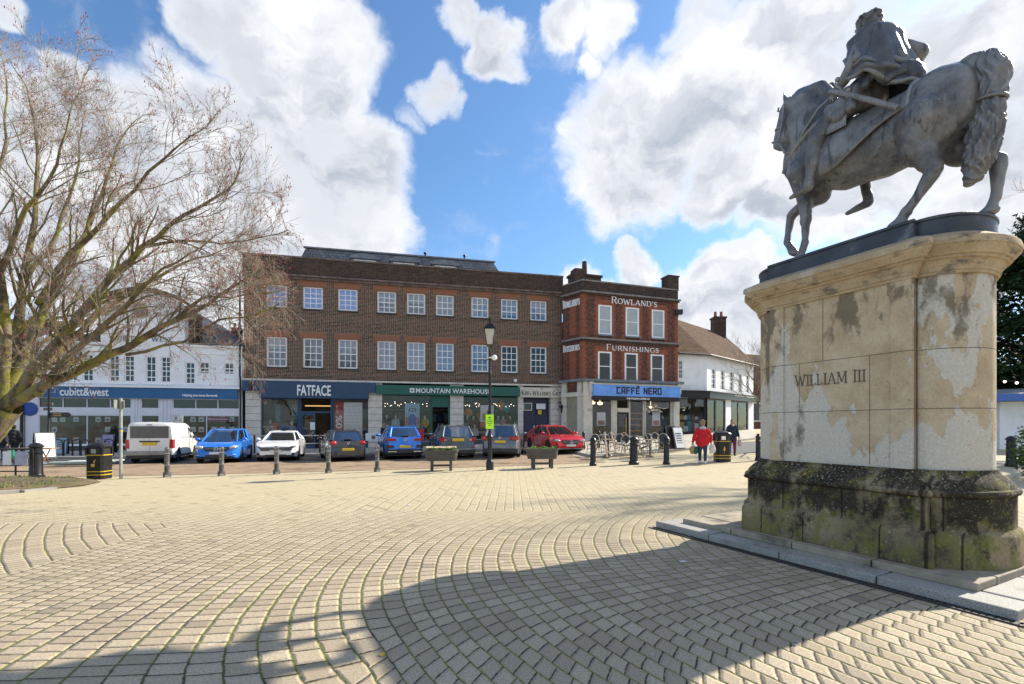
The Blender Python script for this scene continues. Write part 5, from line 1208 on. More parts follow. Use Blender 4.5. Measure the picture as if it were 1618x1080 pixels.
# head: poll, cheeks, long face tucked in, muzzle
H += [('e', (.32,1.55,2.29), (.115,.17,.20), (-15,0,0)), ('e', (.30,1.55,2.11), (.11,.165,.18), (-10,0,0)), c((.30,1.645,2.27), .082, (.24,1.705,1.93), .068), c((.29,1.58,2.06), .095, (.235,1.65,1.87), .07), c((.22,1.71,1.87), .058, (.23,1.66,1.78), .05), c((.225,1.715,1.90), .055, (.222,1.715,1.84), .055), c((.225,1.64,1.77), .038, (.24,1.66,1.82), .045),
      c((.26,1.62,2.50), .035, (.24,1.62,2.62), .012), c((.38,1.62,2.50), .035, (.40,1.62,2.61), .012), c((.30,1.655,2.42), .05, (.30,1.69,2.34), .05), ('e', (.225,1.655,2.27), (.03,.045,.03)), c((.21,1.73,1.87), .018, (.20,1.74,1.86), .012)]
# hind quarters and legs
H += [('e', (.24,-.10,1.28), (.19,.36,.44), (8,0,0)), ('e', (.60,-.16,1.28), (.19,.36,.44), (0,0,0))]
H += [c((.20,-.04,1.18), .27, (.19,.04,.86), .175), c((.19,.02,.95), .19, (.18,-.06,.68), .115), c((.18,-.05,.72), .125, (.18,-.125,.56), .085), c((.18,-.15,.60), .065, (.18,-.10,.50), .078), c((.18,-.11,.53), .082, (.165,.02,.31), .056), c((.165,.02,.31), .056, (.155,.11,.19), .056), c((.155,.12,.185), .064, (.15,.15,.13), .055), c((.15,.15,.13), .05, (.15,.19,.07), .062), ('e', (.15,.205,.05), (.085,.105,.055)), c((.15,.10,.17), .03, (.15,.075,.13), .022)]
H += [c((.62,-.14,1.15), .26, (.63,-.20,.86), .18), c((.63,-.22,.92), .17, (.63,-.38,.68), .115), c((.63,-.38,.68), .11, (.63,-.50,.57), .08), c((.63,-.52,.60), .06, (.63,-.49,.48), .07), c((.63,-.50,.53), .075, (.63,-.49,.27), .055), c((.63,-.49,.27), .055, (.63,-.48,.18), .062), c((.63,-.47,.17), .056, (.63,-.44,.08), .06), ('e', (.63,-.43,.05), (.08,.10,.06))]
# front legs
H += [c((.24,1.36,1.30), .19, (.25,1.34,1.02), .13), c((.25,1.34,1.05), .12, (.23,1.30,.72), .082), c((.23,1.30,.72), .082, (.225,1.29,.56), .074), ('e', (.225,1.30,.55), (.07,.08,.085)), c((.22,1.295,.50), .058, (.21,1.30,.28), .05), c((.21,1.30,.26), .06, (.205,1.32,.18), .052), c((.205,1.32,.18), .05, (.20,1.35,.09), .058), ('e', (.20,1.36,.05), (.08,.095,.055))]
H += [c((.58,1.30,1.26), .20, (.56,1.30,1.00), .14), c((.56,1.28,1.00), .13, (.55,1.52,.94), .095), c((.55,1.50,.945), .09, (.55,1.68,.89), .072), ('e', (.55,1.70,.86), (.068,.075,.08)), c((.55,1.71,.84), .062, (.53,1.74,.60), .046), c((.53,1.74,.60), .046, (.51,1.735,.46), .056), c((.51,1.735,.46), .05, (.50,1.68,.35), .045), c((.50,1.68,.36), .05, (.50,1.64,.28), .062), ('e', (.50,1.63,.26), (.07,.09,.05), (25,0,0))]
def hdisp(co, no):
    n = mnoise.noise(co*3.1)*.010+mnoise.noise(co*9)*.004
    # muscle grooves on the quarters
    n += .006*math.sin(co.y*17+co.z*9)*(1 if co.z > .9 and co.y < .2 else 0)
    return co+no*n
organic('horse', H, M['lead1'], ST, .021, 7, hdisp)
# tail: arched dock, bound knot, long wavy fall
TL = [c((.42,-.34,1.66), .12, (.42,-.46,1.60), .13), c((.42,-.46,1.60), .13, (.41,-.535,1.44), .135), c((.41,-.535,1.44), .135, (.40,-.52,1.22), .115), c((.40,-.51,1.20), .09, (.40,-.50,1.14), .09), c((.40,-.50,1.12), .12, (.40,-.47,.86), .15), c((.40,-.47,.86), .15, (.40,-.42,.60), .14), c((.40,-.42,.60), .14, (.39,-.38,.42), .09), c((.38,-.37,.42), .08, (.37,-.35,.36), .05)]
def tdisp(co, no):
    a = math.atan2(co.y+.47, co.x-.40); w_ = math.sin(a*9+3.2*math.sin(co.z*13)+co.z*6)*.011+math.sin(a*17+4*math.sin(co.z*17))*.006
    return co+no*w_
organic('tail', TL, M['lead1'], ST, .014, 4, tdisp)
MB().tube([(.40+.13*math.cos(q), -.505+.13*math.sin(q), 1.17+.02*math.sin(q)) for q in [i*math.pi/8 for i in range(17)]], [.018]*17, 8).build('tail_binding', M['lead2'], ST, smooth=180)
# mane: falls on the near side as heavy locks
def mdisp(co, no): return co+no*(math.sin(co.y*55+co.z*22)*.008)
organic('mane', [c((.40,1.50,2.50), .035, (.46,1.32,2.54), .05), c((.46,1.32,2.54), .05, (.50,1.12,2.42), .06), c((.62,1.3,2.42), .06, (.66,1.3,2.0), .08), c((.50,1.3,2.52), .06, (.62,1.3,2.35), .07)], M['lead1'], ST, .016, 3, mdisp)
# rider
RD = []
RD += [c((.42,.62,1.95), .20, (.42,.60,2.12), .18), c((.42,.59,2.15), .175, (.42,.56,2.45), .21), c((.27,.60,2.60), .105, (.58,.50,2.60), .105), c((.42,.56,2.6), .13, (.42,.60,2.76), .075), c((.42,.62,2.76), .07, (.43,.64,2.84), .07)]
# near thigh, shin, boot
RD += [c((.26,.66,1.90), .16, (.10,.96,1.70), .115), c((.10,.96,1.70), .12, (.035,1.04,1.52), .105), c((.035,1.04,1.52), .112, (.03,1.05,1.46), .108), c((.03,1.05,1.46), .095, (.01,1.09,1.24), .085), c((.01,1.09,1.22), .095, (.01,1.09,1.19), .09), c((.01,1.09,1.22), .076, (.0,1.115,1.02), .055), c((0,1.12,1.0), .058, (0,1.13,.92), .064), c((0,1.13,.90), .058, (-.01,1.25,.875), .05), c((-.01,1.25,.875), .05, (-.02,1.36,.85), .028)]
# far thigh, shin, foot
RD += [c((.58,.66,1.90), .16, (.78,.92,1.68), .11), c((.78,.92,1.68), .10, (.82,.88,1.20), .085), c((.82,.88,1.20), .075, (.84,.85,.88), .055), c((.84,.84,.86), .062, (.85,.83,.76), .058), c((.85,.84,.745), .055, (.85,.98,.73), .05), c((.85,.98,.73), .05, (.85,1.10,.71), .03)]
# near arm: shoulder down, forearm forward to the reins hand
RD += [c((.24,.62,2.58), .10, (.10,.62,2.30), .088), c((.10,.62,2.30), .085, (.13,.78,2.14), .066), c((.13,.78,2.14), .064, (.16,.88,2.08), .05)]
# far arm holding a baton back at the hip
RD += [c((.62,.48,2.58), .11, (.84,.27,2.42), .10), c((.84,.27,2.42), .09, (.86,.38,2.22), .07), c((.86,.38,2.2), .06, (.86,.36,2.3), .055)]
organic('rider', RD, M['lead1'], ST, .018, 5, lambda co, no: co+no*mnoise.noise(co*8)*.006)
# head turned to the left-front, with laurel and curls
HD = [('e', (.42,.645,2.925), (.085,.108,.125)), ('e', (.41,.705,2.89), (.06,.055,.085)), c((.42,.60,2.97), .075, (.42,.60,2.90), .085), ('e', (.405,.755,2.905), (.018,.028,.032), (-20,0,0)), ('e', (.40,.735,2.845), (.032,.026,.018)), ('e', (.40,.735,2.80), (.035,.035,.028)), ('e', (.405,.745,2.95), (.05,.02,.014)), c((.42,.66,2.80), .055, (.42,.62,2.74), .06), ('e', (.325,.66,2.90), (.018,.03,.035))]
for i in range(18):
    q = 2*math.pi*i/18; HD.append(('e', (.42+.080*math.cos(q), .605+.098*math.sin(q) if math.sin(q) < .5 else .64, 2.93+.03*math.sin(i*2.1)), (.036, .036, .032)))
    HD.append(('e', (.42+.095*math.cos(q), .635+.115*math.sin(q), 2.99+.012*math.sin(i*1.7)), (.026, .026, .016), (0, 0, math.degrees(q))))
for i in range(12):
    q = 2.6+3.9*i/12; HD.append(('e', (.42+.075*math.cos(q), .585+.08*math.sin(q), 2.84-.07*(i % 2)), (.040, .040, .042)))
hd = organic('head', HD, M['lead1'], ST, .0085, 2)
# cloak: a heavy folded sheet from the shoulders round the back, hem swept up at the near side and down over the croup
def prof_l(tab, x):
    for (x0, v0), (x1, v1) in zip(tab, tab[1:]):
        if x0 <= x <= x1: f = (x-x0)/(x1-x0); return v0+(v1-v0)*smooth(f)
    return tab[-1][1] if x > tab[0][0] else tab[0][1]
b = MB(); NA, NT = 150, 44
for i in range(NA+1):
    u_ = i/NA; th = R(28+282*u_)         # 0 = forwards, 90 = near side, 180 = back
    hem = prof_l([(28,2.30),(60,2.12),(95,2.02),(125,1.88),(155,1.76),(185,1.72),(225,1.80),(270,1.95),(310,2.2)], math.degrees(th))
    rh = prof_l([(28,.26),(60,.37),(95,.41),(130,.42),(165,.46),(190,.47),(225,.43),(270,.42),(310,.28)], math.degrees(th))
    for j in range(NT+1):
        t_ = j/NT; z = 2.73+(hem-2.73)*t_
        k = min(1, t_/.16); sh_ = .12+.165*math.sin(k*math.pi/2); r_ = sh_+(rh-sh_)*smooth((t_-.1)/.9)
        sx = -math.sin(th); cy = math.cos(th)
        wx = 1.12 if t_ < .3 else 1.12-.12*(t_-.3)/.7
        f = math.sin(u_*21+t_*3.2+1.4*math.sin(t_*4+u_*5))*.040*t_**.7+math.sin(u_*47-t_*6)*.016*t_+mnoise.noise(Vector((u_*6, t_*2.5, 0)))*.05*min(1, t_*2)
        f += .045*math.exp(-((t_-.55-.30*math.sin(u_*4.2))/.035)**2)+.035*math.exp(-((t_-.80-.2*math.sin(u_*5+1))/.03)**2)    # rolled cross folds
        rr_ = r_+f; b.v.append((.42+sx*rr_*wx, .555+cy*rr_*.92-.02*t_, z+.02*math.sin(u_*30)*t_))
n_ = NT+1
b.f = [(i*n_+j, (i+1)*n_+j, (i+1)*n_+j+1, i*n_+j+1) for i in range(NA) for j in range(NT)]; b.m = [0]*len(b.f)
o = b.build('cloak', M['lead2'], ST, smooth=180); q_ = o.modifiers.new('solid', 'SOLIDIFY'); q_.thickness = .03; q_.offset = 0
hem_pts = [b.v[i*n_+NT] for i in range(NA+1)]
MB().tube(hem_pts, [.026]*len(hem_pts), 7).build('cloak_hem', M['lead1'], ST, smooth=180)
b2_ = MB(); b2_.tube([(.26,.66,2.70),(.20,.56,2.62),(.17,.44,2.48),(.22,.32,2.30),(.34,.20,2.10),(.42,.08,1.92)], [.04,.05,.045,.04,.04,.03], 8)
b2_.tube([(.60,.62,2.70),(.52,.44,2.62),(.40,.34,2.48),(.26,.28,2.30),(.14,.30,2.14)], [.04,.045,.04,.035,.03], 8)
b2_.tube([(.12,.66,2.40),(.07,.56,2.30),(.10,.42,2.22),(.22,.26,2.10),(.34,.12,1.98)], [.035,.045,.045,.04,.03], 8)
b2_.build('cloak_folds', M['lead2'], ST, smooth=180)
organic('cloak_tail', [c((.36,.22,1.98), .12, (.34,.10,1.86), .09), c((.14,.46,2.08), .07, (.08,.50,1.90), .05), c((.12,.40,2.06), .08, (.12,.30,1.84), .05), c((.30,.20,1.95), .10, (.14,.30,1.86), .06)], M['lead2'], ST, .016, 4, sdisp0 if 0 else (lambda co, no: co+no*(math.sin(co.y*45+co.x*30)*.010)))
# tunic skirt / leather straps over the thigh, sword, saddle cloth
def sdisp(co, no): return co+no*(math.sin(co.y*38+co.z*12)*.010+mnoise.noise(co*9)*.010)
organic('tunic_skirt', [c((.28,.64,2.0), .15, (.08,.86,1.80), .09), c((.14,.70,1.92), .12, (.03,.78,1.66), .07), c((.08,.88,1.82), .09, (.02,.96,1.62), .05), c((.10,.60,1.90), .09, (.02,.62,1.68), .06), c((.60,.64,2.0), .15, (.76,.86,1.80), .09), c((.05,.9,1.72), .06, (.03,1.0,1.6), .05)], M['lead1'], ST, .015, 3, sdisp)
HN = MB()
for i, (dx, dz, dy) in enumerate(((0, 0, 0), (.004, -.026, .004), (.0, -.052, .004), (-.006, -.076, .0))):
    HN.tube([(.15+dx, .86+dy, 2.09+dz), (.12, .915+dy, 2.08+dz), (.15, .935+dy, 2.06+dz), (.18, .92+dy, 2.05+dz)], [.021, .019, .017, .014], 8)
HN.tube([(.17, .86, 2.12), (.14, .90, 2.13), (.12, .93, 2.12)], [.022, .02, .015], 8); HN.sph((.16, .875, 2.06), (.042, .05, .052), 12, 8)
HN.build('hand', M['lead1'], ST, smooth=180)
organic('pommel_scroll', [c((.26,.98,2.05), .075, (.30,.98,1.96), .10), ('e', (.20,.985,2.0), (.05,.06,.06)), c((.3,.9,1.95), .1, (.3,1.0,1.9), .1)], M['lead1'], ST, .015, 3)
sw = MB(); sw.tube([(-.0,.80,1.985), (.0,.70,1.90), (-.01,.45,1.66), (-.02,.15,1.375), (-.02,.125,1.35)], [.028,.034,.034,.030,.036], 10)
sw.tube([(-.01,.80,2.09), (-.01,.70,1.91), (-.01,.64,1.86), (-.015,.66,1.80)], [.014]*4, 8); sw.tube([(-.0,.80,1.985), (.03,.86,2.04)], [.022,.026], 8); sw.sph((.04,.88,2.055), .032, 10, 8); sw.sph((-.01,.64,1.90), .03, 8, 6); sw.sph((-.01,.77,2.12), .03, 8, 6)
sw.build('sword', M['lead1'], ST, smooth=60)
# saddle cloth: shell hugging the near and far flank with a thick fringed border
b = MB(); NY, NZ = 26, 14
def flank(y, t):       # t 0 top .. 1 lower edge
    rx = .345+.03*smooth((y-.1)/.8); zc_ = 1.22+.12*max(0, y-.6); zt_ = 1.72; 
    low = 1.36-.34*smooth((y-.1)/.85)
    z = zt_+(low-zt_)*t; u_ = max(-1, min(1, (z-zc_)/.48)); x = .42-rx*math.sqrt(max(0, 1-u_*u_))-.018
    return x, z
for i in range(NY+1):
    y = .06+(1.04-.06)*i/NY
    for j in range(NZ+1):
        x, z = flank(y, j/NZ); e = .012 if (j > NZ-4 or i < 3) else 0; e += .004*math.sin(y*90+j)*(1 if e else 0)
        b.v.append((x-e, y, z))
b.f = [(i*(NZ+1)+j, (i+1)*(NZ+1)+j, (i+1)*(NZ+1)+j+1, i*(NZ+1)+j+1) for i in range(NY) for j in range(NZ)]; n0 = len(b.v)
b.v += [(.84-x, y, z) for x, y, z in b.v[:n0]]; b.f += [tuple(reversed([k+n0 for k in f])) for f in b.f[:]]; b.m = [0]*len(b.f)
o = b.build('saddle_cloth', M['lead1'], ST, smooth=50); s_ = o.modifiers.new('solid', 'SOLIDIFY'); s_.thickness = .03; s_.offset = 0
# girth strap round the croup, bridle, reins, breast collar
b = MB()
for k, (yy, r0) in enumerate(((.045, .0),)):
    pts = []
    for i in range(25):
        q = math.pi*(-.42+1.84*i/24); rx, ru = .362, .475
        pts.append((.42-rx*math.cos(q-math.pi/2+math.pi/2) if 0 else .42+rx*math.cos(q), yy-.10*math.sin(q)*(-.3)+.10*(1-math.sin(q))*.4, 1.30+ru*math.sin(q)))
    b.tube(pts, [.026]*25, 6)
b.build('crupper_strap', M['lead1'], ST, smooth=60)
b = MB()
b.tube([(.205,1.60,2.40), (.185,1.60,2.20), (.175,1.625,2.02), (.172,1.665,1.86)], [.013]*4, 6); b.tube([(.165,1.665,1.88), (.20,1.77,1.92), (.26,1.775,1.93)], [.013]*3, 6); b.tube([(.20,1.67,2.38), (.28,1.735,2.40), (.36,1.70,2.40)], [.013]*3, 6)
b.tube([(.175,1.60,2.06), (.20,1.72,2.09), (.26,1.76,2.1)], [.011]*3, 6)
for i in range(7): b.sph((.175, 1.645-.012*i, 1.83-.026*i), .016, 8, 6)
b.tube([(.172,1.665,1.85), (.17,1.55,1.62), (.155,1.40,1.60), (.07,1.24,1.74), (.08,1.05,1.95), (.14,.92,2.05)], [.013,.015,.017,.017,.016,.014], 6)
b.build('bridle', M['lead1'], ST, smooth=60)
b = MB(); b.tube([(.10,1.02,1.80), (.085,1.20,1.70), (.12,1.38,1.60), (.22,1.56,1.52), (.36,1.70,1.48), (.46,1.70,1.48), (.62,1.56,1.52)], [.028]*7, 6); b.build('breast_strap', M['lead1'], ST, smooth=60)
b = MB()
for i in range(13): b.tube([(.06+.0*i, .70+.018*i, 1.70-.03*abs(i-6)/6), (.035, .705+.018*i, 1.58-.02*math.sin(i)), (.03, .70+.018*i, 1.50)], [.014,.013,.009], 5)
b.build('lappets', M['lead1'], ST, smooth=60)
# ================================================================= VEHICLES
def lerp_prof(pr, x):
    for (x0, z0), (x1, z1) in zip(pr, pr[1:]):
        if x0 <= x <= x1: return z0+(z1-z0)*(x-x0)/(x1-x0)
    return pr[0][1] if x < pr[0][0] else pr[-1][1]
M['tail'] = pm('tail_lamp', (.45,.012,.015), .15, 0, .1, 20, coat=1); M['head'] = pm('head_lamp', (.55,.58,.6), .1, .3, .25, 30, coat=1)
M['plasticg'] = pm('bumper_plastic', (.035,.036,.04), .6); M['platey'] = pm('plate_yellow', (.72,.50,.03), .5, 0, .05); M['platew'] = pm('plate_white', (.75,.75,.75), .5, 0, .05)
M['rim'] = pm('alloy_rim', (.42,.43,.45), .3, .8); M['interior'] = pm('car_seat', (.05,.05,.055), .8)
def vehicle(name, label, cat, sp, px, py, yaw, group='vehicles parked along the shops'):
    """x forward, y left, z up; sp: L W H top profile (hood/belt), glasshouse x positions"""
    L, W, H_, belt = sp['L'], sp['W'], sp['H'], sp['belt']; hw = W/2; R_ = sp.get('R', .33)
    xf, xr = sp['xf'], sp['xr']; p = ground(px, py); t = thing(name, label, cat, p+Vector((0,0,.018)), yaw, group)
    body = paint('paint_'+cat+str(px), sp['col'], sp.get('met', .3)); top = sp['top']; N = 56
    rings = []; xs = sorted({-L/2+L*i/N for i in range(N+1)}|{xx+s*R_*1.14*k for xx in (xf, xr) for s in (-1, 1) for k in (1, .999, .9, .7)})
    plan = sp.get('plan', .20)
    def wfac(x):
        e = max(0, (abs(x)-(L/2-.75))/.75); return 1-plan*e**2.6
    def hwz(x, z):
        zt = lerp_prof(top, x); v = (z-.2)/max(.1, belt-.2)
        f = .965+.035*math.sin(min(1, max(0, v))*math.pi*.9+.25)
        if z > belt-.12: f -= .10*min(1, (z-(belt-.12))/.3)**1.4
        if sp.get('van') and z > belt: f = 1-.10*((z-belt)/(H_-belt))**1.5
        return hw*f*wfac(x)
    for x in xs:
        zt = lerp_prof(top, x); zb = .20+.10*max(0, (abs(x)-(L/2-.3))/.3)
        for xx in (xf, xr):
            d = abs(x-xx)
            if d < R_*1.14: zb = max(zb, R_+math.sqrt((R_*1.14)**2-d*d))
        zb = min(zb, zt-.06); row = []
        zz = [zb, zb+(zt-zb)*.15, zb+(zt-zb)*.35, zb+(zt-zb)*.55, zb+(zt-zb)*.72, zb+(zt-zb)*.86, zb+(zt-zb)*.95]
        for z in zz: row.append((x, -hwz(x, z), z))
        wt = hwz(x, zt)
        row += [(x, -wt*.93, zt-.004), (x, -wt*.6, zt+.018), (x, 0, zt+.03), (x, wt*.6, zt+.018), (x, wt*.93, zt-.004)]
        for z in reversed(zz): row.append((x, hwz(x, z), z))
        rings.append(row)
    b = MB(); b.loft(rings)
    # lower sides in dark plastic when clad
    clad = sp.get('clad', .0)
    for i, f in enumerate(b.f):
        if len(f) == 4 and max(b.v[k][2] for k in f) < .2+clad: b.m[i] = 1
    bd = b.build('body', [body, M['plasticg']], t, smooth=38)
    # underside
    MB().bx(-L/2+.25, L/2-.25, -hw*.86, hw*.86, .17, .5).build('underside', M['blackp'], t)
    # wheels
    for xx in (xf, xr):
        for s in (-1, 1):
            w = thing('wheel', None, None); w.parent = t; w.location = (xx, s*(hw-.115), R_)
            b = MB(); Mx = Matrix.Rotation(R(90), 4, 'X')
            b.lathe([(R_*.62, -.10), (R_*.94, -.105), (R_, -.07), (R_, .07), (R_*.94, .105), (R_*.62, .10)], (0,0,0), 24, 0, Mx); b.build('tyre', M['rubber'], w, smooth=40)
            b = MB(); b.lathe([(R_*.1, -.085), (R_*.60, -.07), (R_*.64, -.10), (R_*.64, .10), (R_*.60, .07), (R_*.1, .085)], (0,0,0), 20, 1, Mx)
            for k in range(5 if not sp.get('van') else 8):
                q = 2*math.pi*k/(5 if not sp.get('van') else 8); Mk = Matrix.Rotation(q, 4, 'Y')
                for sy in (-1, 1): b.bx(-.03, .03, sy*.088-.008, sy*.088+.008, .02, R_*.62, 0, Mk)
            b.cyl((0,-.10,0), (0,.10,0), .05, .05, 10, 0); b.build('rim', [M['rim'], M['blackp']], w)
    if sp.get('van'): gh = None
    else:
        # greenhouse: glass frustum, roof skin, pillars
        x0, x1, x2, x3 = sp['gh']            # rear base, rear top, front top, front base
        bw0 = hw*.89; tw0 = hw*sp.get('tw', .69); zt = H_-.035
        zbr, zbf = lerp_prof(top, x0)-.02, lerp_prof(top, x3)-.02
        def grow(u, s):                     # u 0..1 along, s 0 bottom..1 top
            xb_ = x0+(x3-x0)*u; xt_ = x1+(x2-x1)*u; x = xb_+(xt_-xb_)*s; zb_ = zbr+(zbf-zbr)*u; zr_ = zt-.05*abs(2*u-1)**2.2*1.2
            z = zb_+(zr_-zb_)*s; wd = bw0+(tw0-bw0)*s**1.15; wd *= 1-.10*abs(2*u-1)**4
            return x, wd, z
        NU, NS = 12, 5; b = MB(); rg = []
        for j in range(NS+1):
            s = j/NS; r_ = [];
            for i in range(NU+1): x, wd, z = grow(i/NU, s); r_.append((x, -wd, z))
            xq, wd, z = grow(1, s); r_ += [(xq+.05+.05*(1-s), -wd*.5, z+.008), (xq+.06+.07*(1-s), 0, z+.012), (xq+.05+.05*(1-s), wd*.5, z+.008)]
            for i in range(NU, -1, -1): x, wd, z = grow(i/NU, s); r_.append((x, wd, z))
            xq, wd, z = grow(0, s); r_ += [(xq-.04-.04*(1-s), wd*.5, z+.008), (xq-.05-.05*(1-s), 0, z+.012), (xq-.04-.04*(1-s), -wd*.5, z+.008)]
            rg.append(r_)
        b.loft(rg); b.build('windows', M['carglass'], t, smooth=50)
        b = MB(); top_r = rg[-1]; cxm = (x1+x2)/2
        rr_ = [[(cxm+(x-cxm)*k, y*k*1.01, z+dz) for x, y, z in top_r] for k, dz in ((1.012, -.04), (1.018, .0), (.96, .025), (.7, .042), (.3, .05))]
        b.loft(rr_)
        rp = b.build('roof', body if not sp.get('blackroof') else M['blackp'], t, smooth=50)
        def pil(u, r0, r1, du=0):
            for s in (-1, 1):
                pts = []; b = MB()
                for k in range(6): x, wd, z = grow(u, k/5); pts.append((x+du*(1-k/5), s*(wd-.012), z))
                b.tube(pts, [r0+(r1-r0)*k/5 for k in range(6)], 6); b.build('pillar', body, t, smooth=60)
        pil(1, .045, .040); pil(0, .085, .06); pil(.03, .07, .055); pil(sp.get('bp', .55), .035, .03); pil(sp.get('cp', .2), .04, .035)
        if sp.get('rails'):
            b = MB()
            for s in (-1, 1): b.tube([(x1+.15, s*tw0*.94, H_-.02), (x1+.3, s*tw0*.95, H_+.045), (x2-.4, s*tw0*.95, H_+.05), (x2-.2, s*tw0*.94, H_-.0)], [.018]*4, 6)
            b.build('roof_rails', M['chrome'] if sp['rails'] == 1 else M['blackp'], t)
        # door shut lines
        b = MB()
        for s in (-1, 1):
            for u in (sp.get('bp', .55), sp.get('cp', .2), .93):
                x, wd, z = grow(u, 0); 
                for k in range(5):
                    za, zb2 = .34+(belt-.40)*k/5, .34+(belt-.40)*(k+1)/5; y = s*hwz(x, (za+zb2)/2); b.bx(x-.006, x+.006, min(y-s*.01, y+s*.003), max(y-s*.01, y+s*.003), za, zb2)
        b.build('door_gaps', M['blackp'], t)
        b = MB()
        for s in (-1, 1):
            for u in (sp.get('bp', .55)-.04, sp.get('cp', .2)+.02):
                x, wd, z = grow(u, 0); y = s*hwz(x, belt-.12); b.bx(x-.02, x+.16, min(y, y+s*.03), max(y, y+s*.03), belt-.14, belt-.11)
        b.build('door_handles', body, t)
    # mirrors
    for s in (-1, 1):
        mx = sp.get('mx', (sp['gh'][3]-.42 if not sp.get('van') else sp['mir'])); b = MB(); b.sph((mx, s*(hw+.06), belt+.06), (.07, .11, .075)); b.cyl((mx, s*(hw-.12), belt), (mx, s*(hw+.05), belt+.04), .03)
        b.build('wing_mirror', body if not sp.get('van') else M['plasticg'], t, smooth=60)
    def endx(y, z, fr):
        # x of the end face at lateral y: last ring is flat, plan rounding comes from the width; keep pieces just proud
        return (L/2) if fr else -L/2
    for it in sp['bits']:
        kind = it[0]
        if kind == 'box':      # name, mat, end(+1/-1), y0,y1,z0,z1, depth
            _, nm, mt, e, y0, y1, z0, z1, *rest = it; dd = rest[0] if rest else .02; xx = rest[1] if len(rest) > 1 else 0
            a, c_ = e*(L/2+dd+xx), e*(L/2-.35+xx); MB().bx(min(a, c_), max(a, c_), y0, y1, z0, z1).build(nm, mt if not isinstance(mt, str) else M[mt], t, bevel=.012)
        elif kind == 'ell':
            _, nm, mt, e, y, z, rx, ry, rz_, *rest = it; xx = rest[0] if rest else 0
            for s in (-1, 1): b = MB(); b.sph((0,0,0), (rx, ry, rz_), 14, 10); o = b.build(nm, mt if not isinstance(mt, str) else M[mt], t, smooth=180); o.location = (e*(L/2+xx), s*y, z); o.rotation_euler = (R(rest[1])*s if len(rest) > 1 else 0, 0, -s*e*R(rest[2] if len(rest) > 2 else 20))
        elif kind == 'poly':   # pts on end face (y,z) as a thin slab
            _, nm, mt, e, pts, dd, *rest = it; xx = rest[0] if rest else 0
            for s in ((-1, 1) if (len(rest) > 1 and rest[1]) else (1,)):
                lean = rest[2] if len(rest) > 2 else 0
                b = MB(); z_0 = min(z for y, z in pts)
                b.prism([(e*(L/2+dd+xx-lean*(z-z_0)), s*y, z) for y, z in pts], (-e*.3, 0, 0)); b.build(nm, mt if not isinstance(mt, str) else M[mt], t)
        elif kind == 'star':
            _, e, z, r, dd = it; b = MB(); x = e*(L/2+dd)
            b.tube([(x, r*math.cos(q), z+r*math.sin(q)) for q in [i*math.pi/8 for i in range(17)]], [r*.13]*17, 5)
            for k in range(3): q = math.pi/2+k*2*math.pi/3; b.cyl((x, 0, z), (x, r*math.cos(q), z+r*math.sin(q)), r*.14, r*.05, 5)
            b.build('emblem', M['chrome'], t)
        elif kind == 'ring':
            _, e, z, r, dd = it; b = MB(); x = e*(L/2+dd); b.tube([(x, r*math.cos(q), z+r*math.sin(q)) for q in [i*math.pi/8 for i in range(17)]], [r*.18]*17, 5)
            b.cyl((x, -r*.6, z+r*.6), (x, -r*.15, z-r*.7), r*.12); b.cyl((x, r*.6, z+r*.6), (x, r*.15, z-r*.7), r*.12); b.cyl((x, -r*.15, z-r*.7), (x, 0, z), r*.1); b.cyl((x, r*.15, z-r*.7), (x, 0, z), r*.1); b.build('emblem', M['chrome'], t)
    return t
def yawf(deg, fwd=True):      # nose towards the square (fwd) or towards the shops
    a = math.atan2(FN.y, FN.x) if fwd else math.atan2(-FN.y, -FN.x); return a+R(deg)
plate_r = lambda z, w_=.26: ('box', 'number_plate', 'platey', -1, -w_, w_, z, z+.12, .035)
plate_f = lambda z, w_=.26, xx=0: ('box', 'number_plate', 'platew', 1, -w_, w_, z, z+.11, .04, xx)
# van, rear towards us
vehicle('panel_van', 'white panel van with grey rear window and beige rear doors, parked tail out', 'van', dict(L=4.3, W=1.80, H=1.83, belt=1.05, col=(.80,.79,.76), met=0, R=.32, xf=1.35, xr=-1.32, van=1, mir=1.02, plan=.06,
    top=[(-2.15,1.70),(-2.10,1.80),(-1.9,1.83),(.2,1.82),(.55,1.74),(1.25,1.15),(1.45,1.06),(2.0,.90),(2.12,.78),(2.15,.6)], gh=None,
    bits=[('box','rear_window',pm('grey_tinted_window',(.13,.125,.12),.3),-1,-.72,.72,1.12,1.66,.012), ('box','bumper',pm('van_bumper',(.30,.28,.26),.6),-1,-.86,.86,.36,.54,.08), ('box','number_plate','platey',-1,-.27,.27,.80,.94,.03), ('box','plate_trim','blackp',-1,-.38,.38,.942,1.0,.035), ('box','door_gap','blackp',-1,-.006,.006,.56,1.1,.006),
        ('poly','tail_lamp','tail',-1,[(.74,.66),(.885,.66),(.885,1.06),(.76,1.06)],.012,0,1), ('box','brake_lamp','blackp',-1,-.1,.1,1.71,1.74,.02), ('box','light_strip','plasticg',-1,-.86,.86,.22,.355,.03), ('box','tow_ball','blackp',-1,-.05,.05,.28,.36,.14)]), 262, 727, yawf(8, False))
v = [o for o in bpy.data.objects if o.name == 'panel_van'][0]
b = MB()
for s in (-1, 1):
    y = s*.885; b.prism([(.40, y, 1.10), (1.18, y, 1.08), (.75, y*.965, 1.52), (.42, y*.95, 1.60)], (0, s*.012, 0))
b.build('side_window', M['carglass'], v)
b = MB(); b.prism([(1.28, -.76, 1.14), (1.28, .76, 1.14), (.60, .68, 1.72), (.60, -.68, 1.72)], (.03, 0, .03)); b.build('windscreen', M['carglass'], v)
b = MB()
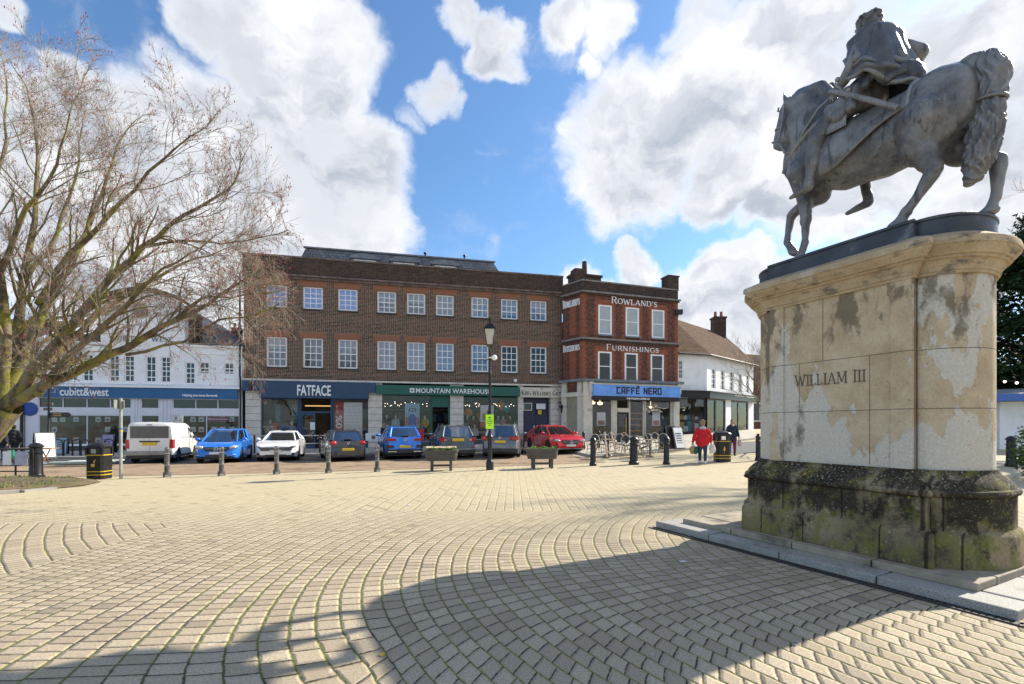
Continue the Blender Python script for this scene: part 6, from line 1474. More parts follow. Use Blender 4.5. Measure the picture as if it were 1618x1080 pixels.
for s in (-1, 1): b.bx(-1.9, 1.95, min(s*.89, s*.915), max(s*.89, s*.915), .24, .34); b.bx(.28, .30, min(s*.86, s*.903), max(s*.86, s*.903), .36, 1.6); b.bx(-.9, .25, min(s*.86, s*.90), max(s*.86, s*.90), 1.12, 1.14)
b.build('side_trim', M['plasticg'], v)
vehicle('parked_car', 'bright blue hatchback with a star badge on its grille, nose towards the square', 'car', dict(L=4.36, W=1.80, H=1.56, belt=1.0, col=(.03,.24,.85), R=.32, xf=1.36, xr=-1.34, gh=(-2.0,-1.65,.45,1.55), tw=.70, bp=.56, cp=.26,
    top=[(-2.18,.80),(-2.12,.98),(-1.9,1.03),(.9,1.0),(1.35,.96),(1.9,.84),(2.1,.70),(2.16,.55),(2.18,.42)], clad=.03, plan=.30,
    bits=[('poly','grille','plasticg',1,[(-.42,.55),(.42,.55),(.50,.72),(-.50,.72)],.015,0,0,.25), ('box','grille_bar','chrome',1,-.42,.42,.64,.655,.03), ('star',1,.64,.085,.05), plate_f(.40), ('poly','air_intake','plasticg',1,[(-.45,.26),(.45,.26),(.40,.38),(-.40,.38)],.01), ('ell','headlamp','head',1,.66,.70,.22,.17,.09,-.17,12,34), ('ell','fog_lamp','head',1,.66,.36,.06,.14,.025,-.10), ('box','lip','blackp',1,-.75,.75,.20,.25,.02)]), 358, 727, yawf(8))
vehicle('parked_car', 'white low saloon car with slanted headlights, nose towards the square', 'car', dict(L=4.8, W=1.87, H=1.44, belt=.96, col=(.88,.88,.88), met=0, R=.34, xf=1.45, xr=-1.40, gh=(-2.1,-1.0,.35,1.35), tw=.66, bp=.55, cp=.25,
    top=[(-2.40,.80),(-2.30,1.0),(-2.0,1.02),(.9,.98),(1.4,.93),(2.1,.80),(2.32,.68),(2.38,.5),(2.40,.40)], plan=.28,
    bits=[('poly','grille','plasticg',1,[(-.62,.50),(.62,.50),(.74,.66),(-.74,.66)],.012,0,0,.2), ('box','grille_bar','chrome',1,-.70,.70,.60,.61,.022), ('box','grille_bar','chrome',1,-.66,.66,.55,.56,.022), ('ring',1,.62,.06,.04), plate_f(.42), ('poly','air_intake','plasticg',1,[(.50,.26),(.80,.28),(.80,.40),(.62,.40)],.012,-.03,1), ('poly','air_intake','plasticg',1,[(-.45,.26),(.45,.26),(.45,.32),(-.45,.32)],.01), ('ell','headlamp','head',1,.74,.69,.20,.15,.045,-.13,14,34)]), 447, 724, yawf(6))
vehicle('parked_car', 'dark grey hatchback with round red tail lamps, tail towards the square', 'car', dict(L=4.2, W=1.76, H=1.48, belt=.98, col=(.045,.045,.055), R=.32, xf=1.32, xr=-1.27, gh=(-1.92,-1.45,.45,1.45), tw=.72, clad=.0,
    top=[(-2.10,.50),(-2.08,.80),(-2.0,.96),(-1.85,1.0),(.9,.98),(1.35,.94),(1.9,.80),(2.05,.62),(2.10,.42)], plan=.18,
    bits=[('ell','tail_lamp','tail',-1,.64,.86,.12,.17,.11,-.10), ('ring',-1,.86,.06,.04), ('box','number_plate','platey',-1,-.27,.27,.50,.62,.05), ('box','bumper_line','blackp',-1,-.72,.72,.66,.675,.01), ('box','wiper','blackp',-1,-.16,.16,1.02,1.04,-.02), ('box','diffuser','plasticg',-1,-.70,.70,.22,.30,.02)]), 540, 725, yawf(15, False))
vehicle('parked_car', 'bright blue SUV with roof rails, tail towards the square', 'car', dict(L=4.32, W=1.81, H=1.61, belt=1.08, col=(.03,.22,.80), R=.36, xf=1.35, xr=-1.28, gh=(-2.0,-1.55,.45,1.45), tw=.72, clad=.18, rails=1,
    top=[(-2.16,.55),(-2.14,.85),(-2.08,1.06),(-1.95,1.10),(.9,1.08),(1.35,1.04),(1.95,.92),(2.1,.72),(2.16,.5)], plan=.16,
    bits=[('poly','tail_lamp','tail',-1,[(.42,.92),(.86,.90),(.88,1.04),(.46,1.02)],.02,0,1), ('ring',-1,.96,.06,.05), ('box','number_plate','platey',-1,-.27,.27,.56,.68,.045), ('box','bumper','plasticg',-1,-.84,.84,.30,.50,.03), ('poly','bumper_vent','plasticg',-1,[(.50,.58),(.86,.54),(.86,.70),(.56,.70)],.014,0,1), ('ell','reflector','tail',-1,.70,.63,.05,.06,.02,0), ('box','skid_plate','chrome',-1,-.80,-.40,.36,.41,.05), ('box','skid_plate','chrome',-1,.40,.80,.36,.41,.05), ('box','wiper','blackp',-1,-.16,.16,1.12,1.14,-.03)]), 630, 722, yawf(9, False))
vehicle('parked_car', 'dark grey estate-like SUV with yellow plate high on its tailgate, behind the left planter', 'car', dict(L=4.38, W=1.84, H=1.62, belt=1.07, col=(.075,.085,.10), R=.35, xf=1.35, xr=-1.28, gh=(-2.02,-1.7,.45,1.45), tw=.72, clad=.10, rails=1,
    top=[(-2.18,.55),(-2.16,.85),(-2.10,1.04),(-1.95,1.08),(.9,1.07),(1.35,1.03),(1.95,.92),(2.12,.72),(2.18,.5)], plan=.16,
    bits=[('poly','tail_lamp','tail',-1,[(.50,.86),(.86,.84),(.88,1.02),(.56,.98)],.02,0,1), ('poly','tail_lamp_clear','head',-1,[(.52,.88),(.66,.87),(.66,.93),(.54,.94)],.026,0,1), ('box','number_plate','platey',-1,-.27,.27,.84,.96,.045), ('box','bumper','plasticg',-1,-.84,.84,.26,.42,.03), ('box','bumper_chrome','chrome',-1,-.80,.80,.46,.48,.03), ('ell','reflector','tail',-1,.72,.56,.05,.08,.02,0)]), 712, 721, yawf(4, False))
vehicle('parked_car', 'mid grey SUV with wide red tail lamps, tail out behind the street lamp', 'car', dict(L=4.49, W=1.84, H=1.62, belt=1.05, col=(.17,.18,.20), R=.35, xf=1.4, xr=-1.3, gh=(-2.1,-1.65,.45,1.5), tw=.72, clad=.08, rails=2,
    top=[(-2.24,.55),(-2.22,.82),(-2.14,1.02),(-2.0,1.06),(.9,1.05),(1.4,1.01),(2.0,.90),(2.18,.70),(2.24,.5)], plan=.18,
    bits=[('poly','tail_lamp','tail',-1,[(.44,.88),(.86,.84),(.90,1.0),(.48,1.0)],.02,0,1), ('ring',-1,.95,.055,.04), ('box','number_plate','platey',-1,-.27,.27,.70,.82,.045), ('box','bumper','plasticg',-1,-.84,.84,.26,.44,.03), ('box','bumper_chrome','chrome',-1,-.70,.70,.46,.475,.03), ('box','tow_bar','blackp',-1,-.04,.04,.26,.34,.14)]), 797, 719, yawf(-17, False))
vehicle('parked_car', 'red executive saloon with chrome star grille, nose towards the square at the right end', 'car', dict(L=4.92, W=1.85, H=1.47, belt=.97, col=(.70,.016,.022), R=.34, xf=1.55, xr=-1.38, gh=(-2.0,-1.15,.35,1.35), tw=.66, bp=.55, cp=.22,
    top=[(-2.46,.80),(-2.36,.98),(-2.0,1.01),(.9,.98),(1.4,.95),(2.1,.84),(2.36,.72),(2.43,.55),(2.46,.42)], plan=.26,
    bits=[('poly','grille','plasticg',1,[(-.40,.48),(.40,.48),(.48,.68),(-.48,.68)],.015,0,0,.2), ('box','grille_bar','chrome',1,-.44,.44,.60,.615,.03), ('box','grille_bar','chrome',1,-.42,.42,.54,.555,.03), ('star',1,.58,.10,.05), plate_f(.36), ('poly','air_intake','plasticg',1,[(.46,.24),(.82,.28),(.80,.42),(.56,.38)],.012,-.02,1), ('box','lip','chrome',1,-.7,.7,.24,.255,.02), ('ell','headlamp','head',1,.70,.66,.20,.16,.075,-.15,10,34)]), 874, 713, yawf(4))
# ================================================================= STREET FURNITURE
M['worn'] = pm('worn_bollard_paint', (.10,.10,.105), .5, .3, .4, 5, dirt=(.55,.53,.48), dscale=6, dlo=.57, dhi=.63)
def slim_bollard(label, px, py, first=None):
    p = ground(px, py)
    if first: return dup(first, p, 0, label)
    t = thing('bollard', label, 'bollard', p, 0, 'slim worn bollards along the kerb')
    MB().lathe([(.115,0),(.115,.14),(.10,.155),(.075,.16),(.073,.90),(.078,.93),(.06,.97),(.02,.985)], n=14).build('post', M['worn'], t, smooth=40)
    for z in (.40, .78, .93): MB().lathe([(.074,z-.012),(.086,z-.008),(.086,z+.008),(.074,z+.012)], n=14).build('band', M['steel'], t, smooth=40)
    return t
s0 = slim_bollard('slim worn metal bollard in front of the white van', 264, 753.5)
for px, py, lb in ((350,751.5,'slim worn metal bollard in front of the blue hatchback'),(437,749,'slim worn metal bollard in front of the white saloon'),(519,747,'slim worn metal bollard in front of the dark grey hatchback'),(596,745,'slim worn metal bollard just left of the blue SUV')): slim_bollard(lb, px, py, s0)
def fat_bollard(label, px, py, r=.13, h=1.12, ball=False, group='black cast bollards'):
    t = thing('bollard', label, 'bollard', ground(px, py), 0, group)
    pr = [(r*1.25,0),(r*1.25,.10),(r*1.05,.13),(r,.15),(r*.92,h*.70),(r*1.12,h*.715),(r*1.12,h*.735),(r*.9,h*.75),(r*.88,h*.86),(r*1.15,h*.875),(r*1.15,h*.90)]
    pr += [(r*.7,h*.915),(r*.55,h*.93),(r*.7,h*.955),(r*.5,h*.99),(.01,h)] if ball else [(r*1.0,h*.92),(r*.85,h*.955),(r*.4,h*.99),(.01,h)]
    MB().lathe(pr, n=18).build('post', M['black'], t, smooth=35)
    MB().lathe([(r*1.3,0),(r*1.3,.03)], n=18).build('foot', M['black'], t)
    return t
for px, py, r, lb, bl in ((57,756,.17,'thick black domed bollard beside the grassy tree bed',0),(937,735.5,.11,'black bollard right of the red saloon, front row',0),(1001.5,733.5,.16,'thickest black bollard in front of the coffee shop chairs',0),(1053,733.5,.11,'black bollard left of the red coated walker',0),(1198,727.5,.10,'black ball-topped bollard left of the statue plinth',1),(1597.5,737,.14,'dark bollard right of the pedestal by the cafe',0),
        (906,709,.08,'slim dark post left of the coffee shop chairs, front',0),(922,714,.08,'slim dark post at the coffee shop kerb corner',0),(946,712,.08,'slim dark post among the chairs, left',0),(1043,714,.07,'slim dark post right of the rattan chairs',0),(1077,711,.08,'slim dark post beside the coffee shop A-board',0)):
    fat_bollard(lb, px, py, r, 1.12 if px != 57 else 1.15, bl)
# lamp post
p = ground(774, 742); LP = thing('street_lamp', 'tall black lamp post with a four-sided lantern in front of the brick building', 'street lamp', p)
ps = p.y/FPX; lz = lambda py: (742-py)*ps
MB().lathe([(.14,0),(.14,.28),(.12,.33),(.10,.36),(.085,.40),(.08,1.10),(.11,1.16),(.12,1.22),(.09,1.28),(.06,1.34),(.05,lz(592)),(.065,lz(590)),(.05,lz(588)),(.038,lz(560)),(.05,lz(558)),(.03,lz(551))], n=16).build('post', M['black'], LP, smooth=35)
b = MB(); za, zb_, zc_ = lz(545), lz(520), lz(509)
b.tube([(-.30,0,lz(568)),(.20,0,lz(568))], [.02]*2, 8); b.sph((-.30,0,lz(568)), .03); b.build('ladder_bar', M['black'], LP)
tag(MB().sph((0,0,0), (.10,.08,.10)).cyl((0,0,0),(-.2,0,0),.02,.02,6).build('camera_globe', M['wframe'], LP, loc=(.17,-.06,lz(565))), None)
b = MB()
for i in range(4):
    q = math.pi/4+i*math.pi/2; c0, s0_ = math.cos(q), math.sin(q)
    b.cyl((.15*c0*1.0,.15*s0_,za), (.27*c0,.27*s0_,zb_), .014, .014, 6)
    q2 = q+math.pi/2; b.cyl((.27*c0,.27*s0_,zb_), (.27*math.cos(q2),.27*math.sin(q2),zb_), .016, .016, 6); b.cyl((.15*c0,.15*s0_,za), (.15*math.cos(q2),.15*math.sin(q2),za), .016, .016, 6)
b.tube([(-.12,0,za),(0,0,lz(551))], [.012]*2, 5); b.tube([(.12,0,za),(0,0,lz(551))], [.012]*2, 5); b.build('lantern_frame', M['black'], LP)
q4 = [(math.cos(math.pi/4+i*math.pi/2), math.sin(math.pi/4+i*math.pi/2)) for i in range(4)]
b = MB(); b.loft([[(x*.145, y*.145, za+.005) for x, y in q4], [(x*.262, y*.262, zb_-.005) for x, y in q4]]); b.build('lantern_glass', pm('lantern_glass', (.55,.52,.46), .3, 0, .1, 6), LP)
b = MB(); b.loft([[(x*.31, y*.31, zb_+.0) for x, y in q4], [(x*.12, y*.12, zb_+.20) for x, y in q4], [(x*.06, y*.06, zb_+.22) for x, y in q4], [(x*.07, y*.07, zb_+.28) for x, y in q4], [(x*.01, y*.01, zb_+.36) for x, y in q4]]); b.sph((0,0,zb_+.40), .05, 8, 6); b.build('lantern_roof', M['black'], LP)
ns = thing('notice', 'fluorescent yellow-green notice fixed to the lamp post', 'sign', p+Vector((0,-.13,lz(666))))
MB().bx(-.145,.145,0,.02,-.26,.26).build('panel', emit('fluo', (.42,.80,.03), .12), ns); b = MB()
for i, (w_, z) in enumerate(((.05,.16),(.10,.06),(.11,0),(.09,-.06),(.05,-.13))): b.bx(-w_, w_, -.004, 0, z-.012, z+.012)
b.prism([(-.045,-.004,.12),(.045,-.004,.12),(0,-.004,.20)], (0,.003,0)); b.build('print', pm('print_green', (.10,.25,.02), .6), ns)
# planters
M['planter'] = pm('planter_plastic', (.075,.07,.068), .6, 0, .2, 3); M['leafy'] = pm('primrose_leaf', (.12,.22,.03), .7, 0, .35, 14); M['flower'] = pm('primrose_petal', (.75,.68,.30), .7, 0, .1); M['flower2'] = pm('pale_pink_petal', (.72,.42,.42), .7)
def planter(label, px, py, flowers):
    p = ground(px, py); t = thing('planter', label, 'planter', p, .12, 'trough planters on legs')
    b = MB(); q = [(.50, -.14), (.62, -.05), (.66, .0)]
    def rr_(hx, hy, z, n=8):
        o = []
        for sx, sy in ((1,-1),(1,1),(-1,1),(-1,-1)):
            for k in range(n):
                a = {(1,-1):-90,(1,1):0,(-1,1):90,(-1,-1):180}[(sx,sy)]+90*k/(n-1); o.append((sx*(hx-hy*.75)+hy*.75*math.cos(R(a)), sy*hy*.25+hy*.75*math.sin(R(a)), z))
        return o
    b.loft([rr_(.53,.24,.36), rr_(.545,.25,.38), rr_(.58,.27,.56), rr_(.585,.275,.565), rr_(.59,.275,.60), rr_(.575,.265,.605), rr_(.61,.285,.70), rr_(.635,.30,.705), rr_(.64,.305,.745), rr_(.60,.27,.75), rr_(.59,.26,.70)]); b.build('trough', M['planter'], t, smooth=30)
    b = MB()
    for s in (-1, 1): b.bx(s*.34-.05, s*.34+.05, -.20, -.12, 0, .37); b.bx(s*.34-.05, s*.34+.05, .12, .20, 0, .37); b.bx(s*.34-.045, s*.34+.045, -.12, .12, .29, .36)
    b.bx(-.34+.05, .34-.05, -.04, .04, .15, .22); b.build('legs', M['planter'], t, bevel=.01)
    rr = random.Random(px); b = MB(); b2 = MB(); b3 = MB()
    for i in range(1100 if flowers else 500):
        x, y = rr.uniform(-.56,.56), rr.uniform(-.23,.23); z = .74+rr.uniform(-.01, .11 if flowers else .06)+.03*math.sin(x*17); a = rr.uniform(0,6.28); r_ = rr.uniform(.02,.045)
        b.add([(x,y,z), (x+r_*math.cos(a), y+r_*math.sin(a), z+rr.uniform(-.01,.03)), (x+r_*1.5*math.cos(a+.4), y+r_*1.5*math.sin(a+.4), z+.01), (x+r_*math.cos(a+.9), y+r_*math.sin(a+.9), z+rr.uniform(-.01,.03))], [(0,1,2,3)])
    b.bx(-.56,.56,-.25,.25,.69,.735); b.build('foliage', M['leafy'], t)
    if flowers:
        for i in range(150):
            x, y = rr.uniform(-.54,.54), rr.uniform(-.24,.2); B_ = b2 if rr.random() < .7 else b3; z = .85+.02*rr.random()
            B_.add([(x+.032*math.cos(k*1.256), y+.032*math.sin(k*1.256)-.01, z+(.022*math.sin(k*1.256))) for k in range(5)], [(0,1,2,3,4)])
        b2.build('petals', M['flower'], t); b3.build('petals_pink', M['flower2'], t)
    return t
planter('grey trough planter full of yellow primroses, left of the street lamp', 697.5, 743, True)
planter('grey trough planter with only short greenery, in front of the red saloon', 856.5, 739.5, False)
# litter bins
def bin_(label, px, py, w_, h, octo=False, rz=0):
    t = thing('litter_bin', label, 'litter bin', ground(px, py), rz, 'black and gold litter bins'); hw = w_/2; dz = hw*.92
    def rg(k, z, ch=.22): c_ = hw*ch*(1 if not octo else 1.6); a, d_ = hw*k, dz*k; return [(a-c_,-d_,z),(a,-d_+c_,z),(a,d_-c_,z),(a-c_,d_,z),(-a+c_,d_,z),(-a,d_-c_,z),(-a,-d_+c_,z),(-a+c_,-d_,z)]
    b = MB(); b.loft([rg(.95,0), rg(.97,.03), rg(.98,h*.66), rg(.99,h*.665)]); b.build('body', M['black'], t)
    b = MB(); b.loft([rg(.86,h*.66), rg(.86,h*.86)]); b.build('liner', M['blackp'], t)
    for sx in (-1, 1):
        for sy in (-1, 1): MB().bx(sx*hw*.97-.06*(sx > 0), sx*hw*.97+.06*(sx < 0), sy*dz*.97-.06*(sy > 0), sy*dz*.97+.06*(sy < 0), h*.66, h*.86).build('corner_post', M['black'], t)
    b = MB(); b.loft([rg(1.03,h*.855), rg(1.03,h*.89), rg(.9,h*.93), rg(.45,h*.985), rg(.3,h)]); b.build('lid', M['black'], t)
    for z in (.11, .20, .645): b = MB(); b.loft([rg(1.005,h*z), rg(1.005,h*z+.025)]); b.build('gold_band', M['yellow'], t)
    b = MB(); y = -dz-.004; k = w_*.12
    if not octo:
        b.prism([(-k,y,h*.34),(k*.5,y,h*.34),(k*.7,y,h*.42),(-k*1.2,y,h*.42)], (0,.003,0)); b.prism([(0,y,h*.44),(k*.5,y,h*.44),(k*.8,y,h*.53),(k*.2,y,h*.50)], (0,.003,0)); b.sph((k*.9,y,h*.52), (k*.22,.004,k*.22), 8, 6)
    else: b.prism([(0,y,h*.33),(k*.6,y,h*.40),(0,y,h*.51),(-k*.6,y,h*.40)], (0,.003,0)); b.bx(-.006,.006,y,y+.003,h*.28,h*.33)
    b.build('emblem', M['gold'], t)
    MB().bx(-hw*.35, hw*.2, -dz*.87-.006, -dz*.86, h*.70, h*.82).build('ash_plate', M['steel'] if not octo else M['wframe'], t); return t
bin_('black square litter bin with gold bands and litter emblem, left foreground', 157, 756, .52, 1.16, rz=.1)
bin_('black square litter bin with gold bands and a flame shaped emblem, beside the walkers', 1141, 729, .60, 1.28, True, -.1)
# sign pole, fingerpost, parking sign
p = ground(191, 756.5); k = p.y/FPX; t = thing('sign_pole', 'tall thin grey pole right of the left litter bin', 'pole', p)
MB().lathe([(.045,0),(.045,(756-629)*k),(.02,(756-628)*k)], n=10).build('pole', pm('galvanised', (.36,.37,.37), .5, .5), t); MB().bx(-.075,-.05,-.2,.2,(756-645)*k,(756-631)*k).bx(-.04,.1,-.01,.01,(756-645)*k,(756-633)*k).build('plate', pm('plate_grey', (.2,.22,.2), .6), t)
MB().lathe([(.05,0),(.05,.05)], (0,0,(756-678)*k), 10).build('blue_band', M['pblue2'], t); MB().lathe([(.051,0),(.051,.05)], (0,0,(756-681)*k), 10).build('yellow_band', M['yellow'], t)
p = ground(77, 727); k = p.y/FPX; t = thing('fingerpost', 'dark fingerpost with one pointed arm to the right, at the left by the agency', 'fingerpost', p)
MB().lathe([(.08,0),(.08,1.0),(.05,1.05),(.045,(727-600)*k),(.07,(727-598)*k),(.02,(727-593)*k)], n=10).build('post', M['black'], t, smooth=40)
z = (727-655)*k; MB().prism([(.05,0,z-.12),(.95,0,z-.12),(1.08,0,z),(.95,0,z+.12),(.05,0,z+.12)], (0,.04,0)).build('arm', M['black'], t)
b = MB()
for i in range(2): b.bx(.2,.62,-.004,0,z-.06+i*.09,z-.03+i*.09)
b.build('arm_text', M['gold'], t)
for zz in (612, 638, 646): MB().bx(-.25,.2,-.02,.02,(727-zz)*k-.07,(727-zz)*k+.07).build('side_arm', fab('arm_brown', (.16,.13,.11)), t)
p = FP(FS(282, 3.9), 3.9, None, .13); t = thing('parking_sign', 'small grey parking sign on a short dark post behind the white van', 'sign', p); MB().lathe([(.03,0),(.03,2.1)], n=8).build('post', M['black'], t); MB().bx(-.27,.27,-.04,-.02,1.75,2.15).build('plate', pm('plate_pale', (.5,.5,.48), .6, 0, .3, 6), t); btext('lettering', 'P', .2, M['textk'], t, (-.12,-.043,1.96), 0, .12, .004)
# kerb railing
def railing(label, s0_, s1_, d, n, rails=(.55, 1.0), h=1.05):
    a = FP(s0_, d, None, .13); t = thing('railing', label, 'railing', a, FRZ); b = MB(); c_ = MB()
    for i in range(n+1):
        x = (s1_-s0_)*i/n; q = FP(s0_+x, d, None, .13); dz = q.z-a.z; b.lathe([(.05,-.05),(.05,h-.1),(.03,h-.08),(.055,h-.02),(.01,h+.03)], (x,0,dz), 8)
    z1 = FP(s1_, d, None, .13).z-a.z
    for r_ in rails: c_.cyl((0,0,r_), (s1_-s0_,0,z1+r_), .02, .02, 6)
    b.build('posts', M['black'], t); c_.build('rails', pm('rail_grey', (.35,.35,.35), .5), t); return t
railing('black posts with two thin rails along the shop pavement behind the cars', FS(402, 4.3), FS(603, 4.3), 4.3, 4)
railing('black posts with thin rails in front of the green shop', FS(664, 4.3), FS(828, 4.3), 4.3, 3)
# red dog-waste bin and white notice on railing
t = thing('post_box_bin', 'small red bin on a post right of the blue SUV', 'bin', FP(FS(664, 4.45), 4.45, None, .13)); MB().lathe([(.03,0),(.03,1.1)], n=8).build('post', M['black'], t); MB().bx(-.2,.2,-.15,.12,.78,1.3).build('box', pm('bin_red', (.6,.02,.03), .4), t, bevel=.04)
t = thing('notice', 'white notice board fixed to the railing left of the blue SUV', 'sign', FP(FS(590, 4.5), 4.5, None, .9)); MB().bx(-.45,.45,-.03,0,-.1,.35).build('panel', M['posterw'], t); b = MB(); b.bx(-.1,.12,-.035,-.031,0,.22); b.build('print', CL['grey'], t)
# bike hoops
h0 = None
for i, px in enumerate((92, 108, 121, 133, 172, 196)):
    p = FP(FS(px, 4.0), 4.0, None, .13)
    if h0 is None:
        h0 = thing('bike_stand', 'black hoop bike stand, one of a row in front of the agency', 'bike stand', p, FRZ, 'hoop bike stands'); pts = [(0,-.38,0),(0,-.38,.65)]+[(0,-.38+.38*(1-math.cos(q)),.65+.22*math.sin(q)) for q in [math.pi*j/8 for j in range(1,8)]]+[(0,.38,.65),(0,.38,0)]
        MB().tube(pts, [.028]*len(pts), 8).build('hoop', M['black'], h0)
        h0.rotation_euler.z = FRZ+1.0
    else: dup(h0, p, FRZ+1.0)
for o in bpy.data.objects:
    if o.get('category') == 'bike stand': o['label'] = 'black hoop bike stand, one of a row in front of the agency'
# ---- left edge: stall clutter
def aboard(label, px, py, w_, h, mat, rz, lie=False, txt=None):
    t = thing('a_board', label, 'sign board', ground(px, py)+Vector((0,0,.13 if px < 1000 else .13)), rz)
    for s in (-1, 1):
        b = MB(); b.prism([(-w_/2, s*.30, 0), (w_/2, s*.30, 0), (w_/2, s*.03, h), (-w_/2, s*.03, h)], (0, s*.03, 0)); b.build('frame', M['black'] if s > 0 else CL['grey'], t)
    b = MB(); b.prism([(-w_/2+.05, -.33, .08), (w_/2-.05, -.33, .08), (w_/2-.05, -.075, h-.05), (-w_/2+.05, -.075, h-.05)], (0, -.012, 0)); b.build('panel', mat, t)
    if txt:
        b = MB()
        for i in range(5): z = .3+i*.12; b.bx(-w_*.3, w_*.25, -.35+.28*(z/h)*.9-.0, -.30+.28*(z/h), z, z+.05)
        b.build('print', CL['grey'], t)
    return t
aboard('large blank white A-board standing at the kerb, left', 70, 728, .75, 1.25, M['wframe'], 1.0)
aboard('blue and red printed A-board among the bike stands', 98, 722, .5, .95, fab('board_mix', (.35,.5,.65)), .6, txt=1)
aboard('white A-board menu beside the coffee shop chairs', 1068, 713, .7, 1.15, M['posterw'], .5, txt=1)
aboard('dark folded A-board next to the coffee shop chairs', 1058, 713, .6, 1.2, M['blackp'], .3)
aboard('purple and white A-board behind the left litter bin', 172, 720, .6, 1.1, fab('board_purple', (.35,.3,.5)), .3, txt=1)
p = ground(105, 737); t = thing('stacked_boards', 'pale green boards lying flat on the kerb', 'boards', p+Vector((0,0,.12)), .35); MB().bx(-.8,1.3,-.25,.25,0,.05).bx(-.5,1.7,-.3,.15,.055,.09).build('board', fab('pale_green', (.35,.45,.42)), t); MB().bx(.1,1.9,-.2,.2,.095,.12).build('board', M['wframe'], t)
# left railing with paper signs
p = ground(-30, 757); q = ground(52, 757); t = thing('railing', 'low black barrier rail with paper notices at the left edge', 'railing', p); L_ = (q-p).length; rz_ = math.atan2((q-p).y, (q-p).x); t.rotation_euler = (0,0,rz_)
b = MB(); b.cyl((0,0,.95),(L_,0,.95),.03,.03,8); b.cyl((0,0,.25),(L_,0,.25),.02,.02,8)
for i in range(4): b.cyl((L_*i/3,0,0),(L_*i/3,0,.95),.025,.025,8)
b.build('rail', M['black'], t)
for px, w_, c_, lb in ((13.5, .13, M['wframe'], 'white paper notice tied to the low barrier rail'), (35.5, .19, pm('lilac_paper', (.48,.48,.62), .7), 'lilac paper notice tied to the low barrier rail')):
    q2 = ground(px, 757); tag(MB().bx(-w_, w_, -.05, -.035, .45, .88).build('paper_notice', c_, None, loc=q2, rz=rz_), lb, 'notice')
t = thing('folding_table', 'wooden trestle table behind the seated people at the left edge', 'table', ground(45, 735)+Vector((0,0,0)), .3)
MB().bx(-.9,.9,-.35,.35,.70,.74).build('top', fab('trestle_wood', (.30,.16,.09)), t)
for x in (-.6,.6): MB().cyl((x,-.3,0),(x,.3,.7),.025).cyl((x,.3,0),(x,-.3,.7),.025).build('trestle', fab('trestle_leg', (.2,.1,.06)), t)
tag(organic('shopping_bag', [('c',(0,0,.15),.12,(0,0,.34),.08)], fab('bag_green', (.03,.35,.18)), None, .03, 2, loc=ground(22, 740)+Vector((0,0,.35))), 'small green bag beside the seated people at the left edge', 'bag')
# ---- rattan chairs and tables outside the coffee shop
M['rattan'] = pm('rattan', (.42,.36,.24), .7, 0, .25, 20); M['weave'] = pm('chair_weave', (.05,.055,.07), .8, 0, .4, 40)
ch = thing('bistro_chair', 'x', 'chair', (0,0,0), 0, 'rattan chairs outside the coffee shop')
b = MB(); arch = [(-.22,-.02,.45),(-.23,-.08,.62)]+[(-.22*math.cos(q), -.10-.02*math.sin(q), .68+.24*math.sin(q)) for q in [math.pi*i/8 for i in range(9)]]+[(.23,-.08,.62),(.22,-.02,.45)]
b.tube(arch, [.02]*len(arch), 6); b.tube([(-.23,-.06,.60),(-.27,.15,.64),(-.24,.34,.62),(-.22,.36,.45)], [.018]*4, 6); b.tube([(.23,-.06,.60),(.27,.15,.64),(.24,.34,.62),(.22,.36,.45)], [.018]*4, 6); b.build('arm_frame', M['rattan'], ch, smooth=60)
MB().lathe([(.16,0),(.16,.02)], (0,0,0), 14, 0, Matrix.Translation((0,-.075,.72)) @ Matrix.Diagonal((1,1,1.25,1)) @ Matrix.Rotation(R(90),4,'X')).build('back_panel', M['weave'], ch)
MB().lathe([(.20,.43),(.225,.44),(.225,.465),(.20,.475)], (0,.17,0), 16).build('seat', M['weave'], ch)
for sx in (-1, 1):
    for y, y2 in ((-.02,-.10),(.34,.40)): MB().tube([(sx*.19,y,.44),(sx*.23,y2,0)], [.018,.015], 6).build('leg', M['rattan'], ch)
b = MB(); b.tube([(-.21,.0,.2),(0,.17,.3),(.21,.0,.2)], [.012]*3, 5); b.tube([(-.21,.36,.2),(0,.17,.3),(.21,.36,.2)], [.012]*3, 5); b.build('brace', M['rattan'], ch)
spots = [(939,716,2.6,'leftmost, beside the slim posts'),(966,713,3.3,'left of the wooden screen pair'),(955,717,.4,'just right of the leftmost one'),(979,716,3.0,'behind the thick bollard, left'),(990,719,3.3,'directly left of the thickest bollard'),(984,712,.3,'close to the shop door'),(1012,718,1.9,'tipped towards the thickest bollard from the right'),(1022,716,2.4,'in the middle of the right group'),(1030,718,1.4,'front of the right group'),(1036,713,3.4,'at the back of the right group'),(1048,716,2.9,'rightmost, beside the dark A-board')]
for i, (px, py, a, w_) in enumerate(spots):
    p = ground(px, py, .13)
    lb = 'rattan bistro chair with dark round back, '+w_
    if i == 0: ch.location = p; ch.rotation_euler.z = a; ch['label'] = lb
    else:
        c_ = dup(ch, p, a, lb)
        if i in (6, 8): c_.rotation_euler = (R(-24), 0, a)
tb = None
for px, py, w_ in ((961,719,'left group'),(1003,714,'behind the thickest bollard'),(1027,721,'right group')):
    p = ground(px, py, .13)
    if tb is None:
        tb = thing('bistro_table', 'small round bistro table among the rattan chairs, '+w_, 'table', p, 0, 'bistro tables'); MB().lathe([(.30,.72),(.30,.745)], n=20).build('top', M['rattan'], tb); MB().lathe([(.20,0),(.18,.03),(.03,.05),(.03,.72)], n=12).build('pedestal', M['black'], tb)
    else: dup(tb, p, 0, 'small round bistro table among the rattan chairs, '+w_)
